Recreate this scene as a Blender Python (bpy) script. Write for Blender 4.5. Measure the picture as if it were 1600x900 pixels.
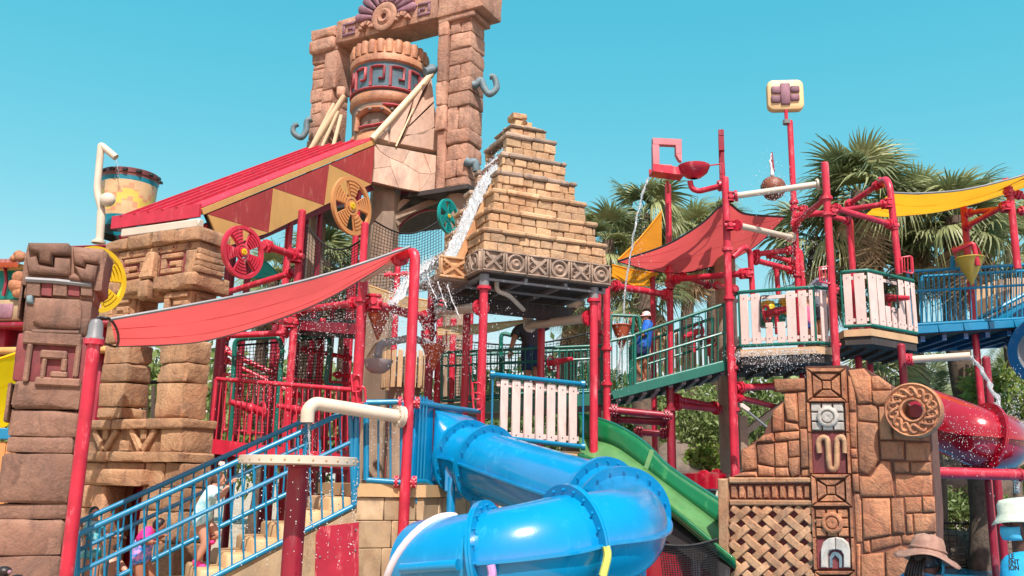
import bpy, math, random
from mathutils import Vector, Matrix, noise
rnd = random.Random(7)
PI = math.pi
for o in list(bpy.data.objects): bpy.data.objects.remove(o)
scene = bpy.context.scene
COL = scene.collection
# ---------------------------------------------------------------- camera
FPX = 1400.0
PITCH = math.radians(12.2); ROLL = math.radians(1.15)
CAM = Vector((0, 0, 1.7))
_F = Vector((0, math.cos(PITCH), math.sin(PITCH)))
_R0 = Vector((1, 0, 0)); _U0 = Vector((0, -math.sin(PITCH), math.cos(PITCH)))
_R = _R0 * math.cos(ROLL) + _U0 * math.sin(ROLL)
_U = -_R0 * math.sin(ROLL) + _U0 * math.cos(ROLL)
cd = bpy.data.cameras.new('camera'); cam = bpy.data.objects.new('camera', cd); COL.objects.link(cam)
cd.sensor_width = 36.0; cd.lens = 36.0 * FPX / 1600.0; cd.clip_start = 0.1; cd.clip_end = 2000
M = Matrix((_R, _U, -_F)).transposed().to_4x4(); M.translation = CAM
cam.matrix_world = M
scene.camera = cam
# ---------------------------------------------------------------- world, sun, exposure
SUN_EL = math.radians(55); SUN_AZ = math.radians(9)      # sun behind the camera, a little to the right
w = bpy.data.worlds.new('World'); scene.world = w; w.use_nodes = True
nt = w.node_tree; bg = nt.nodes['Background']
sky = nt.nodes.new('ShaderNodeTexSky'); sky.sky_type = 'NISHITA'; sky.sun_disc = False
sky.sun_elevation = SUN_EL; sky.sun_rotation = PI - SUN_AZ
sky.air_density = 1.0; sky.dust_density = 0.9; sky.ozone_density = 1.0
# the photograph's grade: teal overhead paling to the horizon (one tone curve for each channel of the whole sky)
sep = nt.nodes.new('ShaderNodeSeparateColor'); com = nt.nodes.new('ShaderNodeCombineColor'); nt.links.new(sky.outputs['Color'], sep.inputs[0])
for i, (gam, gain) in enumerate(((1.8, .37), (.52, 1.94), (.38, 2.32))):
    pw = nt.nodes.new('ShaderNodeMath'); pw.operation = 'POWER'; pw.inputs[1].default_value = gam; nt.links.new(sep.outputs[i], pw.inputs[0])
    ml = nt.nodes.new('ShaderNodeMath'); ml.operation = 'MULTIPLY'; ml.inputs[1].default_value = gain; nt.links.new(pw.outputs[0], ml.inputs[0]); nt.links.new(ml.outputs[0], com.inputs[i])
nt.links.new(com.outputs[0], bg.inputs['Color'])
bg.inputs['Strength'].default_value = 0.14
sd = bpy.data.lights.new('sun', 'SUN'); sd.energy = 4.7; sd.angle = math.radians(0.55); sd.color = (1.0, 0.96, 0.91)
sun = bpy.data.objects.new('sun', sd); COL.objects.link(sun)
sdir = Vector((math.sin(SUN_AZ) * math.cos(SUN_EL), -math.cos(SUN_AZ) * math.cos(SUN_EL), math.sin(SUN_EL)))
sun.rotation_euler = sdir.to_track_quat('Z', 'Y').to_euler(); sun.location = sdir * 60
vs = scene.view_settings
vs.view_transform = 'Standard'; vs.look = 'None'; vs.exposure = 0.55; vs.gamma = 1.0; vs.use_curve_mapping = False

# ---------------------------------------------------------------- geometry helpers
Z = Vector((0, 0, 1))
def V(*a): return Vector(a)
def ray(px, py): return _F + _R * ((px - 800) / FPX) + _U * ((450 - py) / FPX)
def at(px, py, Y):
    d = ray(px, py); return CAM + d * (Y / d.y)
def atz(px, py, z):
    d = ray(px, py); return CAM + d * ((z - CAM.z) / d.z)
class Fr:
    """A vertical wall plane: origin, u along the wall, n out of it."""
    def __init__(s, o, ang):
        s.o = Vector((o[0], o[1], 0)); a = math.radians(ang)
        s.u = Vector((math.cos(a), math.sin(a), 0)); s.n = Vector((math.sin(a), -math.cos(a), 0))
    def P(s, u, n, z): return s.o + s.u * u + s.n * n + Z * z
    def px(s, x, y, n=0.0):
        d = ray(x, y); o = s.o + s.n * n
        t = (o - CAM).dot(s.n) / d.dot(s.n); p = CAM + d * t
        return (p - o).dot(s.u), p.z
    def at(s, x, y, n=0.0):
        u, z = s.px(x, y, n); return s.P(u, n, z)
_CB = []
def _topo():
    idx = {}
    k = 0
    for sx in (-1, 1):
        for sy in (-1, 1):
            for sz in (-1, 1):
                for a in range(3):
                    idx[(sx, sy, sz, a)] = k; k += 1
    F = []
    for a in range(3):
        b, c = (a + 1) % 3, (a + 2) % 3
        for s in (-1, 1):
            q = []
            for (tb, tc) in ((-1, -1), (1, -1), (1, 1), (-1, 1)):
                t = [0, 0, 0]; t[a] = s; t[b] = tb; t[c] = tc; q.append(idx[(t[0], t[1], t[2], a)])
            F.append(q if s > 0 else q[::-1])
    for a in range(3):
        b, c = (a + 1) % 3, (a + 2) % 3
        for sb in (-1, 1):
            for sc in (-1, 1):
                def g(sa, ax):
                    t = [0, 0, 0]; t[a] = sa; t[b] = sb; t[c] = sc; return idx[(t[0], t[1], t[2], ax)]
                q = [g(-1, b), g(1, b), g(1, c), g(-1, c)]
                F.append(q if sb * sc < 0 else q[::-1])
    for sx in (-1, 1):
        for sy in (-1, 1):
            for sz in (-1, 1):
                t = [idx[(sx, sy, sz, a)] for a in range(3)]
                F.append(t if sx * sy * sz > 0 else t[::-1])
    return F
CBF = _topo()
BOXF = [(0, 1, 3, 2), (4, 6, 7, 5), (0, 4, 5, 1), (2, 3, 7, 6), (0, 2, 6, 4), (1, 5, 7, 3)]
BOXF = [f[::-1] for f in BOXF]
class MB:
    def __init__(s): s.v = []; s.f = []; s.m = []; s.k = 0
    def add(s, vs, fs):
        b = len(s.v); s.v += [Vector(p) for p in vs]
        for f in fs: s.f.append(tuple(b + i for i in f)); s.m.append(s.k)
        return s
    def hexa(s, pts, ch=0.0, jit=0.0):
        """pts: 8 corners ordered x,y,z binary; ch = chamfer"""
        if jit: pts = [p + Vector((rnd.uniform(-jit, jit), rnd.uniform(-jit, jit), rnd.uniform(-jit, jit))) for p in pts]
        if ch <= 0: return s.add(pts, BOXF)
        def g(sx, sy, sz): return pts[(4 if sx > 0 else 0) + (2 if sy > 0 else 0) + (1 if sz > 0 else 0)]
        vs = []
        for sx in (-1, 1):
            for sy in (-1, 1):
                for sz in (-1, 1):
                    p = g(sx, sy, sz); ex = g(-sx, sy, sz) - p; ey = g(sx, -sy, sz) - p; ez = g(sx, sy, -sz) - p
                    cx = ex * min(.45, ch / max(ex.length, 1e-6)); cy = ey * min(.45, ch / max(ey.length, 1e-6)); cz = ez * min(.45, ch / max(ez.length, 1e-6))
                    vs += [p + cy + cz, p + cx + cz, p + cx + cy]
        return s.add(vs, CBF)
    def rough(s, pts, ch, jit=0.0, amp=.01, seed=0.0):
        """a chipped block: subdivided box with worn edges and an uneven face"""
        if jit: pts = [p + Vector((rnd.uniform(-jit, jit), rnd.uniform(-jit, jit), rnd.uniform(-jit, jit))) for p in pts]
        T = (-1.0, -.72, -.25, .25, .72, 1.0); N = len(T) - 1; ex = pts[4] - pts[0]; ey = pts[2] - pts[0]; ez = pts[1] - pts[0]
        L = [max(ex.length, 1e-5), max(ey.length, 1e-5), max(ez.length, 1e-5)]; ctr = sum(pts, Vector((0, 0, 0))) / 8
        idx = {}; vs = []; off = Vector((seed * 3.1, seed * 1.7, seed))
        def vert(i, j, k):
            key = (i, j, k)
            if key in idx: return idx[key]
            e = [T[i], T[j], T[k]]; on = [abs(abs(c) - 1) < 1e-6 for c in e]; ne = sum(on)
            # keep the ring next to an edge a fixed distance from it
            for a in range(3):
                if not on[a] and abs(e[a]) > .7: e[a] = math.copysign(1 - 2 * min(.3, ch * 1.6 / L[a]), e[a])
            u, v, w_ = [(c + 1) / 2 for c in e]
            def bl(a, b, c, d): return lerp(lerp(a, b, w_), lerp(c, d, w_), v)
            p = lerp(bl(*pts[:4]), bl(*pts[4:]), u); q = p * 1.0 + off
            if ne > 1:
                chip = ch * (.55 + .5 * max(-.4, noise.noise(q * 5.0) * 1.4) + (.9 if noise.noise(q * 3.1 + Vector((5, 0, 0))) > .38 else 0))
                d = Vector((0, 0, 0))
                for a, ax in enumerate((ex, ey, ez)):
                    if on[a]: d -= ax.normalized() * e[a] * min(chip * (.75 if ne == 2 else .9), L[a] * .3)
                p = p + d
            else:
                for a, ax in enumerate((ex, ey, ez)):
                    if on[a]: p = p + ax.normalized() * e[a] * (noise.noise(q * 4.3) * amp + noise.noise(q * 11) * amp * .5)
            idx[key] = len(vs); vs.append(p); return idx[key]
        fs = []
        for a in range(3):
            for sd in (0, N):
                for i in range(N):
                    for j in range(N):
                        q = []
                        for di, dj in ((0, 0), (1, 0), (1, 1), (0, 1)):
                            t = [0, 0, 0]; t[a] = sd; t[(a + 1) % 3] = i + di; t[(a + 2) % 3] = j + dj; q.append(vert(*t))
                        fs.append(q if sd else q[::-1])
        return s.add(vs, fs)
    def box(s, c, size, ch=0.0, jit=0.0, M3=None):
        h = [x / 2 for x in size]; pts = []
        for sx in (-1, 1):
            for sy in (-1, 1):
                for sz in (-1, 1):
                    p = Vector((sx * h[0], sy * h[1], sz * h[2]))
                    if M3: p = M3 @ p
                    pts.append(Vector(c) + p)
        return s.hexa(pts, ch, jit)
    def fb(s, fr, u0, u1, n0, n1, z0, z1, ch=0.0, jit=0.0):
        pts = [fr.P(u, n, z) for u in (u0, u1) for n in (n1, n0) for z in (z0, z1)]
        return s.hexa(pts, ch, jit)
    def bar(s, p, q, wd, th, up=Z, ch=0.0):
        p = Vector(p); q = Vector(q); d = (q - p).normalized(); a = d.cross(up)
        a = a.normalized() if a.length > 1e-5 else Vector((1, 0, 0)); b = a.cross(d)
        pts = []
        for e in (p, q):
            for sa in (-1, 1):
                for sb in (-1, 1): pts.append(e + a * (sa * wd / 2) + b * (sb * th / 2))
        # order x=along, y=a, z=b ; keep right handed
        pts = [pts[0 + 2], pts[1 + 2], pts[0], pts[1], pts[4 + 2], pts[5 + 2], pts[4], pts[5]]
        return s.hexa(pts, ch)
    def tube(s, pts, r, n=8, caps=True, closed=False, flat=None):
        pts = [Vector(p) for p in pts]; m = len(pts)
        R = r if isinstance(r, (list, tuple)) else [r] * m
        T = []
        for i in range(m):
            if closed: t = pts[(i + 1) % m] - pts[i - 1]
            else: t = pts[min(i + 1, m - 1)] - pts[max(i - 1, 0)]
            T.append(t.normalized() if t.length > 1e-9 else Vector((0, 0, 1)))
        a = T[0].orthogonal().normalized() if abs(T[0].z) > .95 else T[0].cross(Z).normalized()
        vs = []
        for i in range(m):
            if i:
                a = a - T[i] * a.dot(T[i]); a.normalize()
            b = T[i].cross(a)
            for j in range(n):
                an = 2 * PI * j / n
                vs.append(pts[i] + (a * math.cos(an) + b * math.sin(an) * (flat or 1)) * R[i])
        fs = []
        for i in range(m if closed else m - 1):
            i2 = (i + 1) % m
            for j in range(n):
                j2 = (j + 1) % n
                fs.append((i * n + j, i * n + j2, i2 * n + j2, i2 * n + j))
        if caps and not closed:
            fs.append(tuple(range(n))[::-1]); fs.append(tuple((m - 1) * n + j for j in range(n)))
        return s.add(vs, fs)
    def cyl(s, p, q, r, r2=None, n=12, caps=True):
        return s.tube([p, q], [r, r if r2 is None else r2], n, caps)
    def lathe(s, prof, o, n=24, M3=None, arc=None, cap=False):
        """prof: [(r,z)] from bottom to top, around local z"""
        o = Vector(o); vs = []; a0, a1 = arc or (0, 2 * PI); k = n if not arc else n + 1
        for (r, z) in prof:
            for j in range(k):
                an = a0 + (a1 - a0) * j / n
                p = Vector((r * math.cos(an), r * math.sin(an), z))
                vs.append(o + (M3 @ p if M3 else p))
        fs = []
        for i in range(len(prof) - 1):
            for j in range(n):
                j2 = (j + 1) % k
                fs.append((i * k + j, i * k + j2, (i + 1) * k + j2, (i + 1) * k + j))
        if cap and not arc:
            fs.append(tuple(range(k))[::-1]); fs.append(tuple((len(prof) - 1) * k + j for j in range(k)))
        return s.add(vs, fs)
    def prism(s, poly, fn, d0, d1):
        """poly 2d counter-clockwise seen from outside; fn(a,b,d)->point, d1 outer"""
        n = len(poly)
        ar = sum(poly[i][0] * poly[(i + 1) % n][1] - poly[(i + 1) % n][0] * poly[i][1] for i in range(n))
        if ar < 0: poly = poly[::-1]
        vs = [fn(a, b, d1) for a, b in poly] + [fn(a, b, d0) for a, b in poly]
        fs = [tuple(range(n)), tuple(range(n, 2 * n))[::-1]]
        for i in range(n):
            j = (i + 1) % n; fs.append((i, n + i, n + j, j))
        return s.add(vs, fs)
    def pillow(s, poly, fn, d0, d1, inset=0.02, tops=0.6):
        """like prism, with a sloped shoulder so that the stone looks rounded"""
        n = len(poly)
        ar = sum(poly[i][0] * poly[(i + 1) % n][1] - poly[(i + 1) % n][0] * poly[i][1] for i in range(n))
        if ar < 0: poly = poly[::-1]
        cx = sum(p[0] for p in poly) / n; cy = sum(p[1] for p in poly) / n
        def ins(k):
            out = []
            for i in range(n):
                p0, p1, p2 = Vector(poly[i - 1]), Vector(poly[i]), Vector(poly[(i + 1) % n])
                e1 = (p1 - p0).normalized(); e2 = (p2 - p1).normalized()
                n1 = Vector((-e1.y, e1.x)); n2 = Vector((-e2.y, e2.x)); m = n1 + n2
                if m.length < 1e-3: m = n1
                m = m.normalized(); c = max(.45, m.dot(n1)); out.append(p1 + m * (k / c))
            return out
        d = d1 - d0
        rings = [(ins(0), d0), (ins(0), d0 + d * tops), (ins(inset * .45), d0 + d * (tops + (1 - tops) * .72)), (ins(inset), d1)]
        vs = [fn(a, b, dd) for (pp, dd) in rings for a, b in pp]
        fs = []
        for r in range(3):
            for i in range(n):
                j = (i + 1) % n; fs.append((r * n + i, r * n + j, (r + 1) * n + j, (r + 1) * n + i))
        fs.append(tuple(3 * n + i for i in range(n)))
        return s.add(vs, fs)
    def grid(s, fn, nu, nv):
        vs = [fn(i / nu, j / nv) for i in range(nu + 1) for j in range(nv + 1)]
        fs = [(i * (nv + 1) + j, (i + 1) * (nv + 1) + j, (i + 1) * (nv + 1) + j + 1, i * (nv + 1) + j + 1) for i in range(nu) for j in range(nv)]
        return s.add(vs, fs)
    def ball(s, c, r, nu=8, nv=12, sc=(1, 1, 1), M3=None):
        c = Vector(c); prof = []; vs = []; 
        for i in range(nu + 1):
            a = -PI / 2 + PI * i / nu
            prof.append((max(1e-4, math.cos(a) * r), math.sin(a) * r))
        for (q, z) in prof:
            for j in range(nv):
                an = 2 * PI * j / nv; p = Vector((q * math.cos(an) * sc[0], q * math.sin(an) * sc[1], z * sc[2]))
                vs.append(c + (M3 @ p if M3 else p))
        fs = []
        for i in range(nu):
            for j in range(nv):
                j2 = (j + 1) % nv; fs.append((i * nv + j, i * nv + j2, (i + 1) * nv + j2, (i + 1) * nv + j))
        return s.add(vs, fs)
    def mesh(s, name, mats, org, smooth):
        me = bpy.data.meshes.new(name)
        me.from_pydata([p - org for p in s.v], [], s.f)
        for m in (mats if isinstance(mats, (list, tuple)) else [mats]): me.materials.append(m)
        if isinstance(mats, (list, tuple)) and len(mats) > 1: me.polygons.foreach_set('material_index', s.m)
        if smooth:
            me.polygons.foreach_set('use_smooth', [True] * len(me.polygons))
            if smooth < 179: me.set_sharp_from_angle(angle=math.radians(smooth))
        me.update(); return me
    def build(s, name, mats, parent=None, smooth=40):
        if parent is not None: org = ORG[parent.name]
        else:
            n = len(s.v); zs = min(p.z for p in s.v)
            org = Vector((sum(p.x for p in s.v) / n, sum(p.y for p in s.v) / n, zs))
        o = bpy.data.objects.new(name, s.mesh(name, mats, org, smooth)); COL.objects.link(o)
        if parent is not None: o.parent = parent
        else: o.location = org
        ORG[o.name] = org
        return o
ORG = {}
def thing(name, loc, label, cat, group=None):
    o = bpy.data.objects.new(name, None); COL.objects.link(o); o.location = loc; o.empty_display_size = .2
    ORG[o.name] = Vector(loc); o['label'] = label; o['category'] = cat
    if group: o['group'] = group
    return o
def tag(o, label, cat, group=None, kind=None):
    o['label'] = label; o['category'] = cat
    if group: o['group'] = group
    if kind: o['kind'] = kind
    return o
def inst(me, name, parent, mat4):
    """a piece that shares its mesh; mat4 in world space"""
    o = bpy.data.objects.new(name, me); COL.objects.link(o)
    if parent is not None:
        o.parent = parent; o.matrix_local = Matrix.Translation(-ORG[parent.name]) @ mat4
        ORG[o.name] = ORG[parent.name]
    else: o.matrix_local = mat4; ORG[o.name] = mat4.translation.copy()
    return o
def along(p, q):
    """matrix taking unit z-rod (0..1) to the segment p-q"""
    p = Vector(p); q = Vector(q); d = q - p
    return Matrix.Translation(p) @ d.to_track_quat('Z', 'Y').to_matrix().to_4x4() @ Matrix.Diagonal((1, 1, d.length, 1))
def lerp(a, b, t): return a + (b - a) * t
def spline(pts, k=6):
    """Catmull-Rom through points"""
    pts = [Vector(p) for p in pts]; out = []
    P = [pts[0] * 2 - pts[1]] + pts + [pts[-1] * 2 - pts[-2]]
    for i in range(1, len(P) - 2):
        for j in range(k):
            t = j / k; a, b, c, d = P[i - 1], P[i], P[i + 1], P[i + 2]
            out.append(.5 * ((2 * b) + (c - a) * t + (2 * a - 5 * b + 4 * c - d) * t * t + (3 * b - a - 3 * c + d) * t ** 3))
    out.append(pts[-1]); return out
def bend(pts, r, k=5):
    """polyline with rounded corners"""
    pts = [Vector(p) for p in pts]; out = [pts[0]]
    for i in range(1, len(pts) - 1):
        a = (pts[i - 1] - pts[i]); b = (pts[i + 1] - pts[i]); rr = min(r, a.length * .45, b.length * .45)
        p = pts[i] + a.normalized() * rr; q = pts[i] + b.normalized() * rr
        for j in range(k + 1):
            t = j / k; out.append(p * (1 - t) ** 2 + pts[i] * 2 * t * (1 - t) + q * t * t)
    out.append(pts[-1]); return out
# ---------------------------------------------------------------- materials
def srgb(r, g, b):
    f = lambda c: (c / 255 / 12.92) if c / 255 <= .04045 else ((c / 255 + .055) / 1.055) ** 2.4
    return (f(r), f(g), f(b))
class NT:
    def __init__(s, name):
        s.m = bpy.data.materials.new(name); s.m.use_nodes = True; s.t = s.m.node_tree; s.b = s.t.nodes['Principled BSDF']
        s.geo = s.t.nodes.new('ShaderNodeNewGeometry'); s.out = s.t.nodes['Material Output']
    def n(s, typ, **kw):
        x = s.t.nodes.new(typ)
        for k, v in kw.items():
            if k in x.inputs: x.inputs[k].default_value = v
            else: setattr(x, k, v)
        return x
    def l(s, a, b): s.t.links.new(a, b)
    def noise(s, scale, detail=4, rough=.55, stretch=None, dist=0.0):
        x = s.n('ShaderNodeTexNoise', Scale=scale, Detail=detail, Roughness=rough, Distortion=dist)
        if stretch:
            mp = s.n('ShaderNodeMapping', Scale=stretch); s.l(s.geo.outputs['Position'], mp.inputs['Vector']); s.l(mp.outputs[0], x.inputs['Vector'])
        else: s.l(s.geo.outputs['Position'], x.inputs['Vector'])
        return x.outputs['Fac']
    def ramp(s, src, a, b):
        x = s.n('ShaderNodeMapRange'); x.inputs['From Min'].default_value = a; x.inputs['From Max'].default_value = b
        s.l(src, x.inputs['Value']); return x.outputs[0]
    def mix(s, fac, a, b, mode='MIX'):
        x = s.n('ShaderNodeMix', data_type='RGBA', blend_type=mode)
        for nm, v in (('Factor', fac), ('A', a), ('B', b)):
            if hasattr(v, 'links') or hasattr(v, 'is_linked'): s.l(v, x.inputs[nm])
            elif isinstance(v, (int, float)): x.inputs[nm].default_value = v
            else: x.inputs[nm].default_value = (*v, 1)
        return x.outputs['Result']
    def bump(s, src, dist, strength=1.0):
        x = s.n('ShaderNodeBump', Strength=strength, Distance=dist); s.l(src, x.inputs['Height']); s.l(x.outputs[0], s.b.inputs['Normal'])
def sc3(c, k): return tuple(min(1, x * k) for x in c)
def paint(name, c, rough=.35, var=.18, wear=0.25, wearcol=None, bump=.0015, scale=3.0, coat=0.0):
    t = NT(name); t.b.inputs['Roughness'].default_value = rough; c = sc3(c, .81)
    n1 = t.noise(scale, 5, .6); a = t.mix(t.ramp(n1, .3, .7), sc3(c, 1 - var), sc3(c, 1 + var * .7))
    if wear:
        wc = wearcol or tuple(.5 * x + .5 * .35 for x in c)
        n2 = t.noise(9.0, 6, .7, (1, 1, .25)); a = t.mix(t.ramp(n2, .56, .56 + .25 / max(.05, wear) * .4), a, wc)
    t.l(a, t.b.inputs['Base Color'])
    t.l(t.ramp(t.noise(14, 3), -.6 + 0.0, 1.6), t.b.inputs['Roughness']) if False else None
    rr = t.n('ShaderNodeMapRange'); rr.inputs['To Min'].default_value = rough * .75; rr.inputs['To Max'].default_value = min(1, rough * 1.35)
    t.l(t.noise(11, 3), rr.inputs['Value']); t.l(rr.outputs[0], t.b.inputs['Roughness'])
    if bump: t.bump(t.noise(60, 3), bump, .6)
    if coat: t.b.inputs['Coat Weight'].default_value = coat; t.b.inputs['Coat Roughness'].default_value = .08
    return t.m
def rock(name, c1, c2, c3, scale=1.6, bump=.012, rough=.8, streak=.5):
    """painted sculpted concrete: two washes, darker stains and per-stone tint"""
    t = NT(name); t.b.inputs['Roughness'].default_value = rough; dull = lambda c, k: tuple(k * (.86 * x + .14 * sum(c) / 3) for x in c); c1 = dull(c1, .84); c2 = dull(c2, .8); c3 = dull(c3, .72)
    a = t.mix(t.ramp(t.noise(scale, 5, .6, None, .6), .35, .68), c1, c2)
    a = t.mix(t.ramp(t.noise(scale * 3.1, 6, .68, (1, 1, .45), .4), .52, .78), a, c3)
    oi = t.n('ShaderNodeObjectInfo')
    k = t.n('ShaderNodeMapRange'); k.inputs['To Min'].default_value = .72; k.inputs['To Max'].default_value = 1.12; t.l(oi.outputs['Random'], k.inputs['Value'])
    g = t.n('ShaderNodeCombineColor'); [t.l(k.outputs[0], g.inputs[i]) for i in range(3)]
    a = t.mix(1.0, a, g.outputs[0], 'MULTIPLY')
    gm = t.n('ShaderNodeMath', operation='MULTIPLY'); gm.inputs[1].default_value = .62
    t.l(t.ramp(t.noise(scale * .9, 7, .72, (1, 1, .6), 1.2), .47, .68), gm.inputs[0])
    grey = sum(c2) / 3; a = t.mix(gm.outputs[0], a, tuple(.42 * (.55 * x + .45 * grey) for x in c2))          # old grime in broad patches
    a = t.mix(t.ramp(t.noise(24, 5, .7), .6, .9), a, sc3(c1, 1.25))
    sp = t.ramp(t.noise(7.0, 6, .75, (1, 1, .12)), .55, .8)
    st = t.n('ShaderNodeMath', operation='MULTIPLY'); st.inputs[1].default_value = streak; t.l(sp, st.inputs[0])
    a = t.mix(st.outputs[0], a, sc3(c3, .55))
    t.l(a, t.b.inputs['Base Color'])
    h = t.n('ShaderNodeMath', operation='ADD'); h2 = t.n('ShaderNodeMath', operation='MULTIPLY'); h2.inputs[1].default_value = .35
    t.l(t.noise(34, 6, .7), h2.inputs[0]); t.l(t.noise(7, 6, .62, None, .8), h.inputs[0]); t.l(h2.outputs[0], h.inputs[1])
    cr = t.n('ShaderNodeTexNoise', noise_type='RIDGED_MULTIFRACTAL', Scale=scale * 1.6, Detail=3.0, Roughness=.5); t.l(t.geo.outputs['Position'], cr.inputs['Vector'])
    ck = t.ramp(cr.outputs['Fac'], .72, .98); c2_ = t.n('ShaderNodeMath', operation='MULTIPLY'); c2_.inputs[1].default_value = -.6; t.l(ck, c2_.inputs[0])
    h3 = t.n('ShaderNodeMath', operation='ADD'); t.l(h.outputs[0], h3.inputs[0]); t.l(c2_.outputs[0], h3.inputs[1])
    t.bump(h3.outputs[0], bump, 1.0); return t.m
def fabric(name, c, thin=.5):
    t = NT(name); t.b.inputs['Roughness'].default_value = .85
    col = t.mix(t.ramp(t.noise(1.6, 5, .6), .3, .75), sc3(c, .9), sc3(c, 1.08))
    col = t.mix(t.ramp(t.noise(16, 5, .7), .62, .95), col, sc3(c, .75))
    t.l(col, t.b.inputs['Base Color'])
    tr = t.n('ShaderNodeBsdfTranslucent'); t.l(col, tr.inputs['Color'])
    mx = t.n('ShaderNodeMixShader', Fac=thin); t.l(t.b.outputs[0], mx.inputs[1]); t.l(tr.outputs[0], mx.inputs[2]); t.l(mx.outputs[0], t.out.inputs['Surface'])
    t.bump(t.noise(3.2, 4, .6, (1, .4, 1)), .03, .5); return t.m
def leafmat(name, c1, c2, thin=.35):
    t = NT(name); t.b.inputs['Roughness'].default_value = .5
    oi = t.n('ShaderNodeObjectInfo'); n1 = t.noise(2.2, 3)
    ad = t.n('ShaderNodeMath', operation='ADD'); t.l(oi.outputs['Random'], ad.inputs[0]); t.l(n1, ad.inputs[1])
    col = t.mix(t.ramp(ad.outputs[0], .45, 1.4), c1, c2); t.l(col, t.b.inputs['Base Color'])
    tr = t.n('ShaderNodeBsdfTranslucent'); t.l(col, tr.inputs['Color'])
    mx = t.n('ShaderNodeMixShader', Fac=thin); t.l(t.b.outputs[0], mx.inputs[1]); t.l(tr.outputs[0], mx.inputs[2]); t.l(mx.outputs[0], t.out.inputs['Surface'])
    return t.m
RED = paint('red paint', srgb(202, 40, 64), .38, .3, .6, srgb(220, 120, 126))
DRED = paint('maroon paint', srgb(150, 26, 50), .4, .2, .25)  # maroon parts, and the painted shade of the post behind the sail post
BLUE = paint('blue paint', srgb(8, 128, 170), .32, .14, .2, srgb(70, 160, 195))
SLIDE = paint('blue gel coat', srgb(4, 142, 198), .2, .12, .22, srgb(60, 168, 208), bump=.0008, scale=1.2, coat=.4)
GREEN = paint('green paint', srgb(8, 108, 92), .35, .15, .2, srgb(60, 140, 120))
GSLIDE = paint('green gel coat', srgb(20, 112, 64), .22, .12, .25, srgb(96, 170, 96), scale=1.4, coat=.3)
GSLIDE2 = paint('worn green gel coat', srgb(92, 142, 84), .35, .2, .6, srgb(40, 118, 66), scale=3.4)
RSLIDE = paint('red gel coat', srgb(164, 16, 40), .18, .12, .15, coat=.5)  # red darkened to stand for the shade on the slide; basins share it
WHITEP = paint('cream pipe', srgb(214, 202, 182), .4, .1, .3, srgb(190, 168, 130))
SLAT = paint('pink white board', srgb(228, 204, 194), .5, .14, .5, srgb(190, 156, 138))
SLATY = paint('pale timber board', srgb(206, 170, 128), .55, .15, .3)
GREY = paint('grey metal', srgb(128, 130, 132), .45, .15, .3)
DARK = paint('black trim', srgb(26, 28, 30), .5, .2, .2)
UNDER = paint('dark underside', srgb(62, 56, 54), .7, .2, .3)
NETM = paint('black net cord', srgb(16, 17, 19), .7, .1, 0)
TANWALL = rock('tan panel', srgb(206, 176, 132), srgb(186, 150, 104), srgb(160, 122, 82), 1.2, .006, .75, .3)
COLUMN = rock('beige column', srgb(190, 160, 128), srgb(172, 140, 112), srgb(150, 118, 92), .7, .004, .75, .4)
POLE = paint('cream timber pole', srgb(230, 206, 168), .55, .12, .4, srgb(180, 140, 100))
STEP = paint('tan fibreglass step', srgb(206, 170, 122), .5, .12, .3, srgb(176, 136, 92))
YELLOW = paint('yellow paint', srgb(232, 196, 30), .38, .1, .2)
ORANGE = paint('orange tan paint', srgb(214, 146, 84), .42, .12, .25)
TEAL = paint('teal paint', srgb(10, 148, 140), .38, .12, .2)
CONE = paint('terracotta plastic', srgb(184, 84, 48), .4, .14, .25)
OCHRE = paint('ochre plastic', srgb(196, 166, 60), .42, .14, .25)
ROCK_T = rock('tower stone', srgb(212, 160, 128), srgb(194, 134, 102), srgb(148, 90, 66), 1.3, .034)
ROCK_G = rock('gate stone', srgb(206, 158, 108), srgb(186, 128, 82), srgb(138, 84, 52), 1.6, .03)
ROCK_C = rock('totem stone', srgb(164, 120, 94), srgb(140, 98, 76), srgb(96, 66, 54), 1.8, .02)
ROCK_P = rock('pyramid brick', srgb(218, 180, 132), srgb(206, 156, 104), srgb(182, 112, 58), 1.0, .028, .85, .35)
ROCK_F = rock('frieze stone', srgb(188, 160, 134), srgb(168, 140, 116), srgb(124, 106, 94), 2.0, .012)
ROCK_W = rock('rust wall stone', srgb(212, 142, 88), srgb(184, 106, 60), srgb(116, 62, 40), 2.4, .034, .7, .6)
ROCK_WP = rock('pale wall stone', srgb(212, 164, 114), srgb(192, 130, 82), srgb(140, 82, 52), 2.6, .014, .7, .5)
ROCK_B = rock('border rock', srgb(150, 132, 114), srgb(120, 102, 88), srgb(80, 66, 58), 1.1, .03)
GROUT = rock('grout', srgb(168, 108, 74), srgb(146, 88, 60), srgb(106, 64, 46), 3, .01)
GROUTW = rock('dark wall joint', srgb(128, 76, 52), srgb(108, 62, 44), srgb(80, 46, 36), 3, .01)
MAROON = rock('maroon wash', srgb(150, 62, 62), srgb(136, 48, 54), srgb(118, 60, 58), 3, .006, .7, .4)
MAUVE = rock('mauve wash', srgb(168, 116, 132), srgb(150, 98, 116), srgb(140, 96, 106), 3, .006, .7, .3)
BSTONE = rock('blue grey stone', srgb(124, 152, 160), srgb(98, 126, 136), srgb(76, 94, 102), 3, .01, .6, .4)
BBAND = rock('blue grey band', srgb(92, 132, 146), srgb(70, 112, 130), srgb(110, 124, 128), 3, .004, .6, .4)
WSTONE = rock('white wash stone', srgb(224, 220, 206), srgb(206, 198, 184), srgb(180, 160, 140), 3, .008, .7, .3)
ROOF = paint('red roof sheet', srgb(198, 44, 66), .45, .16, .45, srgb(196, 96, 100))
PANELR = paint('faded red panel', srgb(176, 58, 58), .55, .14, .45, srgb(196, 120, 104), scale=2)
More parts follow.
